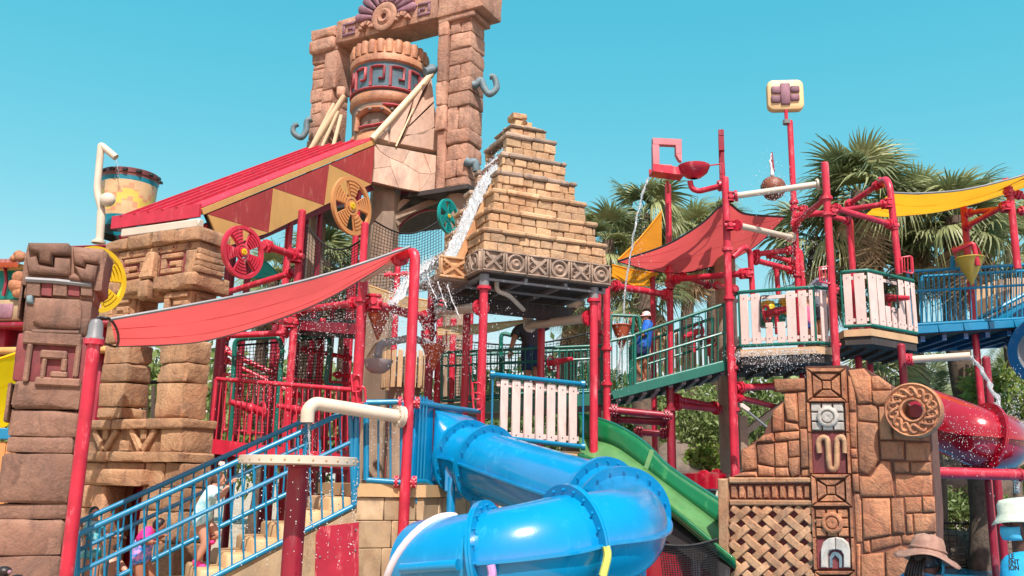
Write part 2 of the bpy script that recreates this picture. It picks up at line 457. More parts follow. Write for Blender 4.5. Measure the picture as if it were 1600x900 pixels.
PANELT = paint('tan panel board', srgb(220, 170, 100), .55, .12, .3, srgb(188, 128, 70), scale=2)
FLAG = rock('flagstone panel', srgb(240, 204, 174), srgb(230, 184, 152), srgb(210, 156, 126), 1.2, .004, .75, .3)
SAILR = fabric('red sail cloth', srgb(230, 96, 94), .5)
SAILY = fabric('yellow sail cloth', srgb(246, 178, 40), .5)
SAILO = fabric('gold sail cloth', srgb(242, 160, 40), .5)
SAILB = fabric('beige sail cloth', srgb(226, 190, 138), .4)
SAILL = fabric('lemon sail cloth', srgb(250, 214, 20), .45)
SAILT = fabric('teal sail cloth', srgb(30, 170, 160), .4)
PALM = leafmat('palm green', srgb(88, 102, 66), srgb(158, 164, 112), .3)
PALMD = leafmat('palm dry', srgb(140, 116, 86), srgb(188, 162, 124), .2)
LEAF = leafmat('shrub leaf', srgb(74, 98, 54), srgb(130, 148, 86), .3)
LEAFL = leafmat('light shrub leaf', srgb(104, 128, 50), srgb(164, 172, 84), .3)
BARK = rock('palm bark', srgb(122, 100, 80), srgb(98, 80, 64), srgb(66, 52, 42), 5, .03, .9, .5)
def watermat():
    t = NT('falling water'); t.b.inputs['Base Color'].default_value = (.93, .96, .97, 1); t.b.inputs['Roughness'].default_value = .12
    t.b.inputs['Transmission Weight'].default_value = .25; t.b.inputs['IOR'].default_value = 1.33
    t.bump(t.noise(26, 5, .7), .05, .8); return t.m
WATER = watermat()
def clearwater():
    t = NT('clear water jet'); t.b.inputs['Base Color'].default_value = (.92, .96, .97, 1); t.b.inputs['Roughness'].default_value = .06
    t.b.inputs['Transmission Weight'].default_value = .75; t.b.inputs['IOR'].default_value = 1.33
    t.bump(t.noise(30, 4, .6), .03, .8); return t.m
JET = clearwater()
def poolmat():
    t = NT('pool water'); t.b.inputs['Base Color'].default_value = (*srgb(16, 128, 168), 1); t.b.inputs['Roughness'].default_value = .08
    t.bump(t.noise(3.5, 4, .6), .04, .7); return t.m
POOL = poolmat()
def rod_mesh(name, mat, r, n=8):
    mb = MB(); mb.cyl(V(0, 0, 0), V(0, 0, 1), r, n=n); return mb.mesh(name, mat, V(0, 0, 0), 40)
RODS = {}
def rod(name, p, q, r, mat, parent, n=8):
    key = (mat.name, round(r, 4), n)
    if key not in RODS: RODS[key] = rod_mesh(name, mat, r, n)
    return inst(RODS[key], name, parent, along(p, q))
# ================================================================ the setting
def gmat():
    t = NT('pale concrete'); t.b.inputs['Roughness'].default_value = .85
    a = t.mix(t.ramp(t.noise(.6, 5), .3, .7), srgb(176, 160, 138), srgb(150, 134, 114)); t.l(t.mix(t.ramp(t.noise(9, 5), .5, .9), a, srgb(120, 106, 92)), t.b.inputs['Base Color'])
    t.bump(t.noise(30, 4), .006); return t.m
mb = MB(); mb.add([V(-400, -60, 0), V(400, -60, 0), V(400, 600, 0), V(-400, 600, 0)], [(0, 1, 2, 3)])
g = mb.build('ground', gmat()); g['kind'] = 'structure'
mb = MB(); mb.add([V(1.5, 2.5, .05), V(26, 2.5, .05), V(26, 20.3, .05), V(1.5, 20.3, .05)], [(0, 1, 2, 3)])
g = mb.build('pool_water', POOL); g['kind'] = 'structure'
# ================================================================ small builders
def flange(mb, c, ax, r, t=.03, n=14, bolts=0):
    ax = Vector(ax).normalized(); mb.cyl(Vector(c) - ax * t / 2, Vector(c) + ax * t / 2, r, n=n)
    if bolts:
        a = ax.orthogonal().normalized(); b = ax.cross(a)
        for k in range(bolts):
            p = Vector(c) + (a * math.cos(2 * PI * k / bolts) + b * math.sin(2 * PI * k / bolts)) * r * .8
            mb.cyl(p - ax * (t / 2 + .012), p + ax * (t / 2 + .012), .011, n=5)
FLG = {}
def flange_part(c, ax, r, mat, parent, t=.035, name='flange'):
    key = (mat.name, round(r, 3), t)
    if key not in FLG:
        mb = MB(); flange(mb, V(0, 0, 0), Z, r, t, 16, 8); FLG[key] = mb.mesh(name, mat, V(0, 0, 0), 40)
    return inst(FLG[key], name, parent, Matrix.Translation(Vector(c)) @ Vector(ax).normalized().to_track_quat('Z', 'Y').to_matrix().to_4x4())
PR = .0625
def post(parent, px, py, Y, ytop, ybot=None, r=PR, mat=None, collars=(), cap=True):
    """vertical tube through pixel (px,py) at depth Y; ytop/ybot are picture rows at that depth"""
    p = at(px, py, Y); zt = at(px, ytop, Y).z; zb = 0.0 if ybot is None else at(px, ybot, Y).z
    mat = mat or RED; mb = MB()
    mb.cyl(V(p.x, p.y, zb), V(p.x, p.y, zt), r, n=16)
    if cap: mb.lathe([(r * 1.0, 0), (r * .8, r * .35), (r * .3, r * .55), (.001, r * .6)], V(p.x, p.y, zt), 16)
    o = mb.build('post', mat, parent)
    for yy in collars: flange_part(V(p.x, p.y, at(px, yy, Y).z), Z, r * 1.5, mat, o, .05, 'collar')
    return o, V(p.x, p.y, zt)
def beam(parent, p, q, r=.045, mat=None, fl=True, name='beam'):
    o = rod(name, p, q, r, mat or RED, parent, 14)
    d = (Vector(q) - Vector(p)).normalized()
    if fl:
        sub = parent
        for e, s in ((Vector(p), 1), (Vector(q), -1)):
            for k in (.0, .05): flange_part(e + d * s * (.07 + k), d, r * 1.75, mat or RED, sub, .028, 'clamp')
    return o
def fret(mb, fr, u0, u1, z0, z1, n0, n1, t=.2, flip=False, ch=.012):
    segs = [(0, 1, 1 - t, 1), (0, t, t, 1 - t), (0, 1, 0, t), (1 - t, 1, t, .6), (.42, 1 - t, .6 - t, .6)]
    for a, b, c, d in segs:
        if flip: a, b = 1 - b, 1 - a
        mb.fb(fr, lerp(u0, u1, a), lerp(u0, u1, b), n0, n1, lerp(z0, z1, c), lerp(z0, z1, d), ch)
def relief(parent, fr, name, mat, polys, n0, n1, conv, inset=.02, smooth=35, vary=.0):
    for poly in polys:
        uv = [fr.px(*conv(x, y), (n0 + n1) / 2) for x, y in poly]
        dn = rnd.uniform(-vary, vary); mb = MB()
        mb.pillow(uv, lambda a, b, d: fr.P(a, d, b), n0, n1 + dn, inset); mb.build(name, mat, parent, smooth)
def stone(parent, fr, u0, u1, n0, n1, z0, z1, mat, ch=.03, jit=.012, name='stone'):
    ch *= .68; mb = MB(); mb.rough([fr.P(u, n, z) for u in (u0, u1) for n in (n1, n0) for z in (z0 - .004, z1)], ch, jit * .8, .014, rnd.random() * 20); return mb.build(name, mat, parent, 38)
def wheel(label, c, nrm, r, mat, hub, spokes=5, rot=0.3):
    c = Vector(c); th = thing('spinner_disc', c - Z * r, label, 'spinner', 'round spoked water spinners')
    Q = Vector(nrm).normalized().to_track_quat('Z', 'Y').to_matrix()
    mb = MB(); mb.lathe([(r * .86, -.025), (r, -.025), (r, .03), (r * .86, .03), (r * .86, -.025)], c, 40, Q); mb.build('rim', mat, th, 40)
    mb = MB(); mb.lathe([(.001, .03), (r * .2, .03), (r * .2, -.03), (.001, -.03)][::-1], c, 24, Q)
    mb.lathe([(r * .24, -.02), (r * .32, -.02), (r * .32, .02), (r * .24, .02), (r * .24, -.02)], c, 24, Q); h = mb.build('hub', mat, th, 40)
    mb = MB(); mb.lathe([(.001, .035), (r * .13, .035), (r * .13, .031)][::-1], c, 16, Q)
    for k in range(5): mb.cyl(c + Q @ V(r * .07 * math.cos(k * 1.257), r * .07 * math.sin(k * 1.257), .03), c + Q @ V(r * .07 * math.cos(k * 1.257), r * .07 * math.sin(k * 1.257), .05), r * .04, n=8)
    mb.build('hub_boss', hub, h, 40)
    for k in range(spokes):
        a0 = rot + 2 * PI * k / spokes; a1 = a0 + 2 * PI / spokes * .56
        mb = MB(); nn = 6
        mb.lathe([(r * .3, -.012), (r * .87, -.012), (r * .87, .008), (r * .3, .008), (r * .3, -.012)], c, nn, Q, (a0, a1))
        for q in (.38, .5, .62, .74):
            mb.lathe([(r * q, .008), (r * (q + .075), .008), (r * (q + .075), .03), (r * q, .03), (r * q, .008)], c, nn, Q, (a0, a1))
        for aa in (a0, a1):
            d = Q @ V(math.cos(aa), math.sin(aa), 0); mb.bar(c + d * r * .3, c + d * r * .87, .016, .03, Q @ Z)
        mb.build('spoke', mat, th, 40)
    return th
def sailgrid(name, label, mat, top, bot, nu=18, nv=8, sag=0.0, edge=None, cat='shade sail'):
    """top/bot: lists of world points along two opposite edges"""
    A = spline(top, 6); B = spline(bot, 6)
    def pick(L, t):
        x = t * (len(L) - 1); i = min(int(x), len(L) - 2); return lerp(L[i], L[i + 1], x - i)
    th = thing(name, lerp(A[0], B[0], .5), label, cat)
    mb = MB()
    mb.grid(lambda a, b: lerp(pick(A, a), pick(B, a), b) - Z * (sag * math.sin(PI * a) * math.sin(PI * b) + .03 * noise.noise(V(a * 5, b * 1.6, len(label))) * math.sin(PI * a)), nu * 2, nv * 2)
    mb.build('cloth', mat, th, 179)
    for sb in (.33, .68):
        mb = MB(); mb.tube([lerp(pick(A, i / 30), pick(B, i / 30), sb) - Z * (sag * math.sin(PI * i / 30) * math.sin(PI * sb) + .004) for i in range(31)], .003, 4); mb.build('seam', mat, th)
    mb = MB(); mb.tube(A, .018, 6); mb.build('edge_tape', edge or GREY, th)
    mb = MB(); mb.tube(B, .012, 5); mb.build('edge_tape', edge or mat, th)
    return th
def railing(name, label, top, bot, mat, spacing=.1, r=.028, br=.009, mid=None, ends=True, cat='railing', parent=None, group=None):
    """top/bot polylines of equal length (world points)"""
    th = thing(name, bot[0], label, cat, group)
    for pts, nm in ((top, 'top_rail'), (bot, 'bottom_rail')):
        mb = MB(); mb.tube(bend(pts, .06) if len(pts) > 2 else pts, r, 10); mb.build(nm, mat, th)
    if mid is not None:
        mb = MB(); mb.tube([lerp(a, b, mid) for a, b in zip(bot, top)], r * .8, 8); mb.build('middle_rail', mat, th)
    for i in range(len(top) - 1):
        L = (bot[i + 1] - bot[i]).length; n = max(1, int(L / spacing))
        for k in range(n + (1 if i == len(top) - 2 else 0)):
            t = k / n; b = lerp(bot[i], bot[i + 1], t); e = lerp(top[i], top[i + 1], t)
            big = ends and ((i == 0 and k == 0) or (i == len(top) - 2 and k == n))
            rod('end_post' if big else 'baluster', b, e, r if big else br, mat, th, 8 if big else 6)
    return th
def stream(label, pts, r, mat=None, jag=.4, n=8, name='water_stream'):
    P = spline(pts, 7); mb = MB(); rr = []
    for i, p in enumerate(P):
        t = i / (len(P) - 1); base = r if not isinstance(r, tuple) else lerp(r[0], r[1], t)
        rr.append(base * (1 + jag * noise.noise(V(i * .7, base * 50, 3.1))))
        P[i] = p + V(noise.noise(V(i * .45, 1, 2)), noise.noise(V(i * .45, 5, 2)), 0) * base * jag
    k = len(P)
    for sd in range(3):
        ph = sd * 2.1; mb.tube([p + V(math.cos(ph + i * .55), math.sin(ph + i * .55), 0) * rr[i] * .28 + V(noise.noise(V(i * .6, sd * 9, 4)), noise.noise(V(i * .6, sd * 9, 8)), 0) * rr[i] * .3 for i, p in enumerate(P)], [r_ * (.34 + .4 * abs(noise.noise(V(i * .8, sd * 5, 1)))) for i, r_ in enumerate(rr)], 6)
    for _ in range(int(k * 7)):
        p = P[rnd.randrange(k)]; s = rnd.uniform(.002, .006); d = V(rnd.gauss(0, 1), rnd.gauss(0, 1), rnd.gauss(0, 1)) * (rr[0] * 1.6 + .015)
        mb.ball(p + d, s, 3, 5)
    o = mb.build(name, mat or JET, None, 179); tag(o, label, 'water', kind='stuff'); return o
# ================================================================ left edge: buildings behind and lemon sail
lb = thing('background_play_house', at(10, 600, 15) * V(1, 1, 0) if False else V(at(10, 600, 15).x, 15, 0), 'themed house with teal mask panel and tiled roof at left edge', 'building')
LB = Fr(at(0, 560, 15), -12)
def lbx(x0, x1, y0, y1, n0, n1, mat, name, ch=.02, jit=.0):
    a = LB.px(x0, y1, n1); b = LB.px(x1, y0, n1); mb = MB(); mb.fb(LB, a[0], b[0], n0, n1, a[1], b[1], ch, jit); return mb.build(name, mat, lb, 60)
lbx(-60, 34, 412, 424, -1.2, 0, PANELT, 'wall'); lbx(-60, 60, 418, 470, -1.2, -.05, TEAL, 'mask_panel'); lbx(-60, 175, 464, 502, -1.2, .04, TANWALL, 'wall')
lbx(-60, 178, 500, 512, -1.2, .12, DRED, 'beam'); lbx(-60, 175, 540, 552, -.2, .1, PANELT, 'beam'); lbx(-60, 10, 512, 600, -.5, -.1, DRED, 'post'); lbx(120, 150, 512, 900, -.5, -.1, DRED, 'post')
for x0, x1 in ((-12, 20), (60, 100)):
    lbx(x0, x1, 474, 498, .03, .07, MAUVE, 'painted_panel')
mb = MB(); a = LB.px(6, 460, .05); b = LB.px(12, 415, .05)
mb.tube([LB.P(*[LB.px(x, y, .03)[0], .03, LB.px(x, y, .03)[1]]) for x, y in ((-4, 417), (8, 417), (10, 440), (5, 462))], .03, 6); mb.build('painted_band', DRED, lb)
for x, y, r in ((30, 434, .12), (27, 447, .15), (29, 458, .12), (27, 396, .08), (32, 401, .09), (23, 403, .08)):
    mb = MB(); mb.ball(LB.at(x, y, .1), r, 6, 10, (1, .7, .9)); mb.v = [p + (p - LB.at(x, y, .1)).normalized() * noise.noise(p * 6) * .06 for p in mb.v]; mb.build('rock_ornament', ROCK_W, lb, 60)
mb = MB()
for k in range(13):
    x = -60 + k * 7; p = LB.at(x, 414, .2); q = LB.at(x + 3, 416, -1.0); mb.tube([p, q + Z * .1], .05, 6)
mb.build('tile_roof', CONE, lb, 60)
lbx(70, 178, 381, 388, -.9, .3, DRED, 'fascia')
sailgrid('shade_sail', 'lemon yellow shade sail at left edge behind totem column', SAILL, [at(-60, 560, 11), at(-10, 562, 11.3), at(36, 548, 11.6)], [at(-60, 690, 12.6), at(0, 670, 12.4), at(26, 650, 12.2)], 10, 6, .1, SAILL)
bp = thing('painted_fence', V(at(5, 800, 11.5).x, 11.5, 0), 'timber fence panel with blue rail under the lemon sail', 'fence')
BF = Fr(at(5, 800, 11.5), 5)
for k in range(3):
    a = BF.px(-14 + k * 11, 800); mb = MB(); mb.fb(BF, a[0], a[0] + .075, 0, .03, .4, BF.px(0, 690)[1], .006); mb.build('board', ORANGE, bp)
mb = MB(); a = BF.px(-30, 686); b = BF.px(22, 672); mb.fb(BF, a[0], b[0], -.02, .07, a[1], b[1] + .02, .01); mb.build('rail', BLUE, bp)
# ================================================================ stone gateway
GA = -28
GF = Fr(at(314, 352, 12.0), GA); GS = Fr(GF.o, GA + 90)
gw = thing('stone_gateway', GF.P(-.9, -.4, 0), 'carved tan stone gateway with square spirals and two pillars', 'gateway')
gL = GF.px(174, 379)[0]; gz = lambda y: GF.px(314 - (y - 352) * .085, y)[1]      # heights read along the near corner
DG = -.52
stone(gw, GF, gL + .04, -.04, DG + .05, -.04, gz(440), gz(372), ROCK_G, .02, 0, 'lintel_core')
n = 4
for k in range(n):                                                    # rough coping
    u0 = lerp(gL - .05, .05, k / n); u1 = lerp(gL - .05, .05, (k + 1) / n)
    stone(gw, GF, u0 + .006, u1 - .006, DG - .04, .07, gz(375), gz(355) + rnd.uniform(-.02, .03), ROCK_G, .04, .02, 'coping_stone')
def gp(u): return gL + (0 - gL) * u
stone(gw, GF, gp(.0), gp(1), -.3, 0.0, gz(387), gz(376.5), ROCK_G, .015, .003, 'band')
for k in range(6):
    mb = MB(); p = GF.P(gp(.1 + k * .16), .0, gz(381.5)); mb.lathe([(.034, -.01), (.034, .012), (.022, .012), (.022, -.004), (.001, -.004)], p, 12, GF.n.to_track_quat('Z', 'Y').to_matrix()); mb.build('carved_ring', GROUT, gw)
# two fret panels
for (a, b, fl) in ((.16, .46, True), (.58, .86, False)):
    stone(gw, GF, gp(a), gp(b), -.1, -.02, gz(424), gz(388), MAROON, .01, 0, 'recess')
    mb = MB(); fret(mb, GF, gp(a + .04), gp(b - .02), gz(422), gz(391), -.03, .03, .24, fl); mb.build('square_spiral', ROCK_G, gw, 30)
for a, b in ((.0, .15), (.47, .57), (.87, 1.0)):
    stone(gw, GF, gp(a), gp(b), -.2, .02, gz(426), gz(388.5), ROCK_G, .02, .006)
mb = MB(); mb.hexa([GF.P(u, nn, z) for u, nn, z in ((gp(.46), .16, gz(430)), (gp(.48), .1, gz(386)), (gp(.46), 0, gz(430)), (gp(.48), 0, gz(386)), (gp(.6), .16, gz(430)), (gp(.57), .1, gz(386)), (gp(.6), 0, gz(430)), (gp(.57), 0, gz(386)))], .025, .006); mb.build('nose_stone', ROCK_G, gw, 30)
stone(gw, GF, gp(.47), gp(.58), .02, .15, gz(462), gz(432), ROCK_G, .03, .01, 'nose_stone')
for k, (a, b) in enumerate(((-.03, .22), (.22, .47), (.58, .8), (.8, 1.05))):
    stone(gw, GF, gp(a) + .005, gp(b) - .005, DG - .03, .1, gz(450), gz(427), ROCK_G, .035, .012, 'ledge_stone')
stone(gw, GF, gp(.2), gp(.62), DG + .1, .03, gz(455), gz(440.5), ROCK_G, .02, 0, 'lintel_core')
for k in range(4):                                                    # stepped blocks on both corners
    stone(gw, GF, gp(.995), gp(1.03) + .02 * k, -.46 + .02 * k, .03 + .015 * k, gz(387 + 10 * k + 9), gz(387 + 10 * k), ROCK_G, .02, .008, 'corner_step')
    stone(gw, GF, gp(-.06) - .012 * (k % 2), gp(.08), -.3, .06 + .02 * (k % 2), gz(387 + 10 * k + 9), gz(387 + 10 * k), ROCK_G, .025, .01, 'corner_step')
# side face spirals and pillar stones
def pillar(u0, u1, zs, widen=0):
    for i in range(len(zs) - 1):
        stone(gw, GF, u0 - rnd.uniform(0, .012), u1 + rnd.uniform(0, .012), DG + .06, -.02 + rnd.uniform(0, .015), zs[i + 1] + .008, zs[i], ROCK_G, .035, .012)
zsr = [gz(y) for y in (451, 490, 527, 565, 596, 653)]; zsl = [gz(y) for y in (451, 487, 527, 560, 592, 632, 653)]
pl0, pl1, pr0, pr1 = gp(.05), gp(.33), gp(.68), gp(.97)
pillar(pl0, pl1, zsl); pillar(pr0, pr1, zsr)
for u0, u1 in ((pl0 + .04, pl1 - .04), (pr0 + .04, pr1 - .04)):
    mb = MB(); fret(mb, GF, u0, u1, gz(487), gz(456), -.02, .04, .22); mb.build('square_spiral', ROCK_G, gw, 30)
for uu in (pl1, pr1):
    SP = Fr(GF.P(uu + .01, -.24, 0), GA + 90)
    mb = MB(); fret(mb, SP, -.17, .17, gz(487), gz(456), 0, .045, .22); mb.build('square_spiral', ROCK_G, gw, 30)
# base
ub0, ub1 = gp(-.06), gp(1.03)
for a, b in ((654, 669), (706, 722)):
    for k in range(3):
        stone(gw, GF, lerp(ub0 - .05, ub1 + .03, k / 3) + .003, lerp(ub0 - .05, ub1 + .03, (k + 1) / 3) - .003, DG - .03, .08, gz(b), gz(a), ROCK_G, .025, .006, 'base_band')
stone(gw, GF, ub0, ub1, DG, -.03, gz(707), gz(668), ROCK_G, .01, 0, 'base_core')
for c in (.24, .62):
    for s in (-1, 1):
        uc = lerp(ub0, ub1, c); mb = MB(); mb.bar(GF.P(uc + s * .02, .0, gz(704)), GF.P(uc + s * .24, .0, gz(670)), .09, .08, GF.n, .015); mb.build('carved_v', ROCK_G, gw, 30)
    stone(gw, GF, lerp(ub0, ub1, c) - .05, lerp(ub0, ub1, c) + .05, -.05, .02, gz(686), gz(670), ROCK_G, .01, .002, 'carved_v')
stone(gw, GF, lerp(ub0, ub1, .4), lerp(ub0, ub1, .5), -.05, .03, gz(704), gz(688), ROCK_G, .015, .004)
stone(gw, GF, lerp(ub0, ub1, .8), ub1 + .0, DG + .02, .03, gz(705), gz(670), ROCK_G, .03, .006)
zz = [gz(y) for y in (723, 762, 800, 850, 905)] + [0.0]
for i in range(len(zz) - 1):
    x0 = [0, .28, .66, .85, 1.02]
    for k in range(4):
        if k == 1 and i >= 1: continue
        stone(gw, GF, lerp(ub0 - .02 * i, ub1, x0[k]) + .006, lerp(ub0 - .02 * i, ub1, x0[k + 1]) - .006, DG, -.01 + rnd.uniform(0, .03), zz[i + 1] + .006, zz[i], ROCK_G, .03, .012)
stone(gw, GF, lerp(ub0, ub1, .24), lerp(ub0, ub1, .72), -.3, .14, gz(761), gz(735), ROCK_G, .03, .01, 'door_lintel')
stone(gw, GF, lerp(ub0, ub1, .2), lerp(ub0, ub1, .33), -.3, .06, 0, gz(762), ROCK_G, .03, .01, 'door_jamb')
stone(gw, GF, lerp(ub0, ub1, .16), lerp(ub0, ub1, .84), DG - .12, DG - .02, 0, gz(755), DRED, .01, 0, 'door_back')
gfz = thing('slat_fence', at(243, 690, 13.6) , 'grey slat fence seen through the stone gateway', 'fence')
for k in range(4):
    mb = MB(); mb.bar(at(228 + k * 10, 690, 13.6), at(229.5 + k * 10, 602, 13.6), .055, .02, V(0, -1, 0), .004); mb.build('slat', SLAT if k % 2 else SLATY, gfz)
rod('top_rail', at(222, 598, 13.55), at(268, 596, 13.55), .03, DARK, gfz)
# ================================================================ totem column
TF = Fr(at(80, 565, 9.0), 18)
tt = thing('totem_column', TF.P(0, -.25, 0), 'weathered brown stone totem column with carved head at left edge', 'column')
tz = lambda y: TF.px(80 - (y - 565) * .12, y)[1]
HW = .305
def tb(y0, y1, hw0=HW, hw1=None, n1=0.0, mat=ROCK_C, name='stone', ch=.035, jit=.012, n0=-.55):
    return stone(tt, TF, -hw0, hw1 or hw0, n0, n1, tz(y1) + .006, tz(y0), mat, ch, jit, name)
tb(383, 452, .36, .4, .02, name='head_block'); tb(443, 470, .33, .33, 0, name='neck'); tb(466, 524, .3, .31, .02, name='jaw_block')
for y0, y1 in ((597, 640), (640, 682), (682, 708), (708, 786), (786, 813), (813, 868)): tb(y0, y1, HW + rnd.uniform(-.01, .01), HW + rnd.uniform(-.01, .012), rnd.uniform(-.01, .02))
stone(tt, TF, -HW, HW, -.55, 0, 0, tz(868), ROCK_C, .03, .01)
cv = lambda x, y: (x * .2222, 360 + y * .2222)
relief(tt, TF, 'carved_face', ROCK_C, [
    [(200, 90), (480, 92), (500, 110), (500, 180), (375, 178), (372, 245), (275, 225), (270, 165), (205, 150)],
    [(185, 195), (262, 180), (268, 240), (380, 262), (385, 190), (500, 200), (495, 325), (200, 305)],
    [(515, 125), (610, 130), (700, 165), (700, 240), (600, 225), (595, 262), (518, 235)],
    [(518, 250), (600, 275), (610, 240), (690, 255), (660, 370), (560, 350)],
    [(480, 330), (520, 300), (560, 320), (580, 365), (490, 355)]], .0, .11, cv, .03, 70, .01)
mb = MB(); mb.tube([TF.at(*cv(x, y), .05) for x, y in ((180, 345), (400, 358), (645, 385))], .028, 6); mb.build('brow_line', GREY, tt)
for k, (x0, x1, m) in enumerate(((190, 290, ROCK_C), (292, 372, MAROON), (374, 478, ROCK_C), (480, 568, MAROON), (570, 655, ROCK_C))):
    relief(tt, TF, 'stripe', m, [[(x0, 362), (x1, 366), (x1 - 3, 470), (x0 - 3, 462)]], -.02, .05 if m is ROCK_C else .03, cv, .008)
relief(tt, TF, 'carved_face', ROCK_C, [[(245, 475), (560, 488), (575, 560), (565, 690), (500, 700), (290, 680), (232, 640)]], .0, .07, cv, .05)
relief(tt, TF, 'carved_face', ROCK_C, [[(220, 695), (560, 705), (560, 738), (215, 730)]], .0, .06, cv, .02)
relief(tt, TF, 'carved_face', BSTONE, [[(185, 455), (240, 440), (235, 520), (185, 510)]], .0, .05, cv, .02)
tb(524, 598, .33, .33, .0, MAROON, 'spiral_panel', .02, .003)
mb = MB()
for x0, x1, y0, y1 in ((35, 129, 523, 537), (35, 52, 537.3, 597), (113, 128, 537.3, 590), (62, 106, 549, 560), (62, 74, 560.3, 592), (94, 106, 560.3, 581), (78, 106, 581.3, 590), (54, 127, 592.3, 602)):
    a = TF.px(x0, y1, .03); b = TF.px(x1, y0, .03); mb.fb(TF, a[0], b[0], .0, .06, a[1], b[1], .015)
mb.build('square_spiral', ROCK_C, tt, 30)
for a in ((-.37, -.34, -.5, 0, 400, 500), (-.36, -.32, -.45, .0, 600, 660)):
    stone(tt, TF, a[0], a[1], a[2], a[3], tz(a[5]), tz(a[4]), ROCK_C, .012, .01)
# ================================================================ posts that carry the long red sail
pf = thing('sail_post', V(at(120, 720, 8.6).x, 8.6, 0), 'red post with domed silver cap beside the totem', 'post')
o, ptop = post(pf, 125, 720, 8.6, 532, collars=(534,), cap=False)
mb = MB(); mb.lathe([(.085, 0), (.085, .03), (.07, .05), (.066, .16), (.05, .2), (.02, .215), (.001, .215)], ptop, 18); mb.build('cap', GREY, pf)
p2 = thing('dark_post', V(at(108, 800, 9.7).x, 9.7, 0), 'red post with painted shade close behind the sail post', 'post')
post(p2, 106, 800, 9.7, 575, mat=DRED, r=.075)  # red pole coloured maroon to stand for the shade on it
pk = thing('sail_post', V(at(630, 830, 10.5).x, 10.5, 0), 'tall red post with bent top beside the slide entry', 'post')
pb = at(634, 740, 10.5); zt = at(645, 392, 10.5).z
mb = MB(); path = [V(pb.x, pb.y, 0), V(pb.x, pb.y, zt), V(pb.x, pb.y, zt) + V(-.2, .22, -.02)]
mb.tube(bend(path, .12, 6), PR, 16); mb.build('post', RED, pk)
pe = path[-1]
flange_part(pe, V(-.67, .74, 0), .115, RED, pk); flange_part(pe + V(-.035, .035, 0), V(-.67, .74, 0), .115, RED, pk)
q = at(566, 436, 12.6); mb = MB(); mb.cyl(pe + V(-.04, .04, 0), q, .06, n=14); mb.build('cross_pipe', WHITEP, pk)
for yy in (629, 753): 
    z = at(634, yy, 10.5).z
    for s in (-1, 1): flange_part(V(pb.x + s * .1, pb.y, z), V(1, 0, 0), .07, RED, pk, .03, 'clamp')
    rod('clamp_bolt', V(pb.x - .13, pb.y, z), V(pb.x + .13, pb.y, z), .03, RED, pk)
sailgrid('shade_sail', 'long red shade sail sloping from totem to bent-top post', SAILR,
    [at(172, 499, 8.72), at(290, 478, 9.1), at(420, 452, 9.6), at(530, 423, 10.0), at(640, 386, 10.4)],
    [at(182, 541, 10.3), at(260, 539, 10.4), at(345, 527, 10.55), at(480, 482, 10.9), at(575, 430, 11.2), at(628, 394, 11.0)], 24, 8, .06, GREY)
mb = MB(); mb.tube(spline([at(152, 496, 8.65), at(172, 499, 8.72), at(184, 520, 9.4), at(182, 541, 10.3), at(160, 536, 9.6)], 6), .014, 6); o = mb.build('sail_rope', DARK); tag(o, 'black rope tying the red sail to silver cap', 'rope')
# ================================================================ red roof, painted gable, gutter
B0 = at(315, 331, 14.0); C0 = at(584, 222, 18.4); A0 = atz(195, 348, B0.z)
th = thing('red_roof', V(B0.x, B0.y, 0), 'sloping red ribbed roof with patterned gable leading up to tower', 'roof')
ev = A0 - B0; up = C0 - B0; nr = ev.cross(up).normalized(); nr = nr if nr.z > 0 else -nr
nrib = 26; mb = MB()
def roofp(a, b):
    k = .035 * (abs(math.sin(PI * b * nrib)) ** .6); return B0 + ev * 1.15 * (b) + up * (a * 1.02) + nr * (.06 + k)
mb.grid(roofp, 6, nrib * 6); mb.build('ribbed_sheet', ROOF, th, 60)
mb = MB(); mb.grid(lambda a, b: B0 + ev * 1.15 * b + up * a * 1.02 + nr * .02, 2, 2); mb.build('roof_deck', UNDER, th)
for k in range(5):                                                     # stepped cover sheets
    b = .25 + k * .16; mb = MB(); mb.bar(B0 + ev * 1.15 * b + nr * .11, B0 + ev * 1.15 * b + up * (1.0) + nr * .11, .05, .05, nr); mb.build('standing_seam', ROOF, th)
mb = MB(); mb.bar(B0 + nr * .03 - up.normalized() * .02, A0 + ev * .15 + nr * .03 - up.normalized() * .02, .05, .22, Z); mb.build('eave_fascia', ROOF, th)
mb = MB(); mb.bar(B0 - Z * .2 - ev.normalized() * .02, A0 - Z * .2, .13, .15, Z, .02); mb.build('gutter', WHITEP, th)
mb = MB(); mb.bar(B0 + Z * .0, C0 + Z * .0, .05, .1, Z); mb.build('rake_board', PANELT, th)
e2 = up.copy(); e2.z = 0; RF = Fr(B0, math.degrees(math.atan2(e2.y, e2.x)))
tops = [(322, 335), (425, 294), (513, 257), (584, 228)]; bots = [(345, 388), (418, 364), (505, 321), (579, 288)]
tris = [(tops[0], bots[0], bots[1], PANELT), (tops[0], bots[1], tops[1], PANELR), (tops[1], bots[1], bots[2], PANELT), (tops[1], bots[2], tops[2], PANELR), (tops[2], bots[2], bots[3], PANELT), (tops[2], bots[3], tops[3], PANELR)]
for a, b, c, m in tris:
    uv = [RF.px(*p) for p in (a, b, c)]; cu = sum(x[0] for x in uv) / 3; cz = sum(x[1] for x in uv) / 3
    uv = [(cu + (u - cu) * .985, cz + (z - cz) * .985) for u, z in uv]
    mb = MB(); mb.prism(uv, lambda a, b, d: RF.P(a, d, b), -.03, .03); mb.build('painted_triangle', m, th)
uv = [RF.px(*p) for p in (tops[0], tops[3], bots[3], bots[0])]
mb = MB(); mb.prism(uv, lambda a, b, d: RF.P(a, d, b), -.06, .0); mb.build('gable_backing', DARK, th)
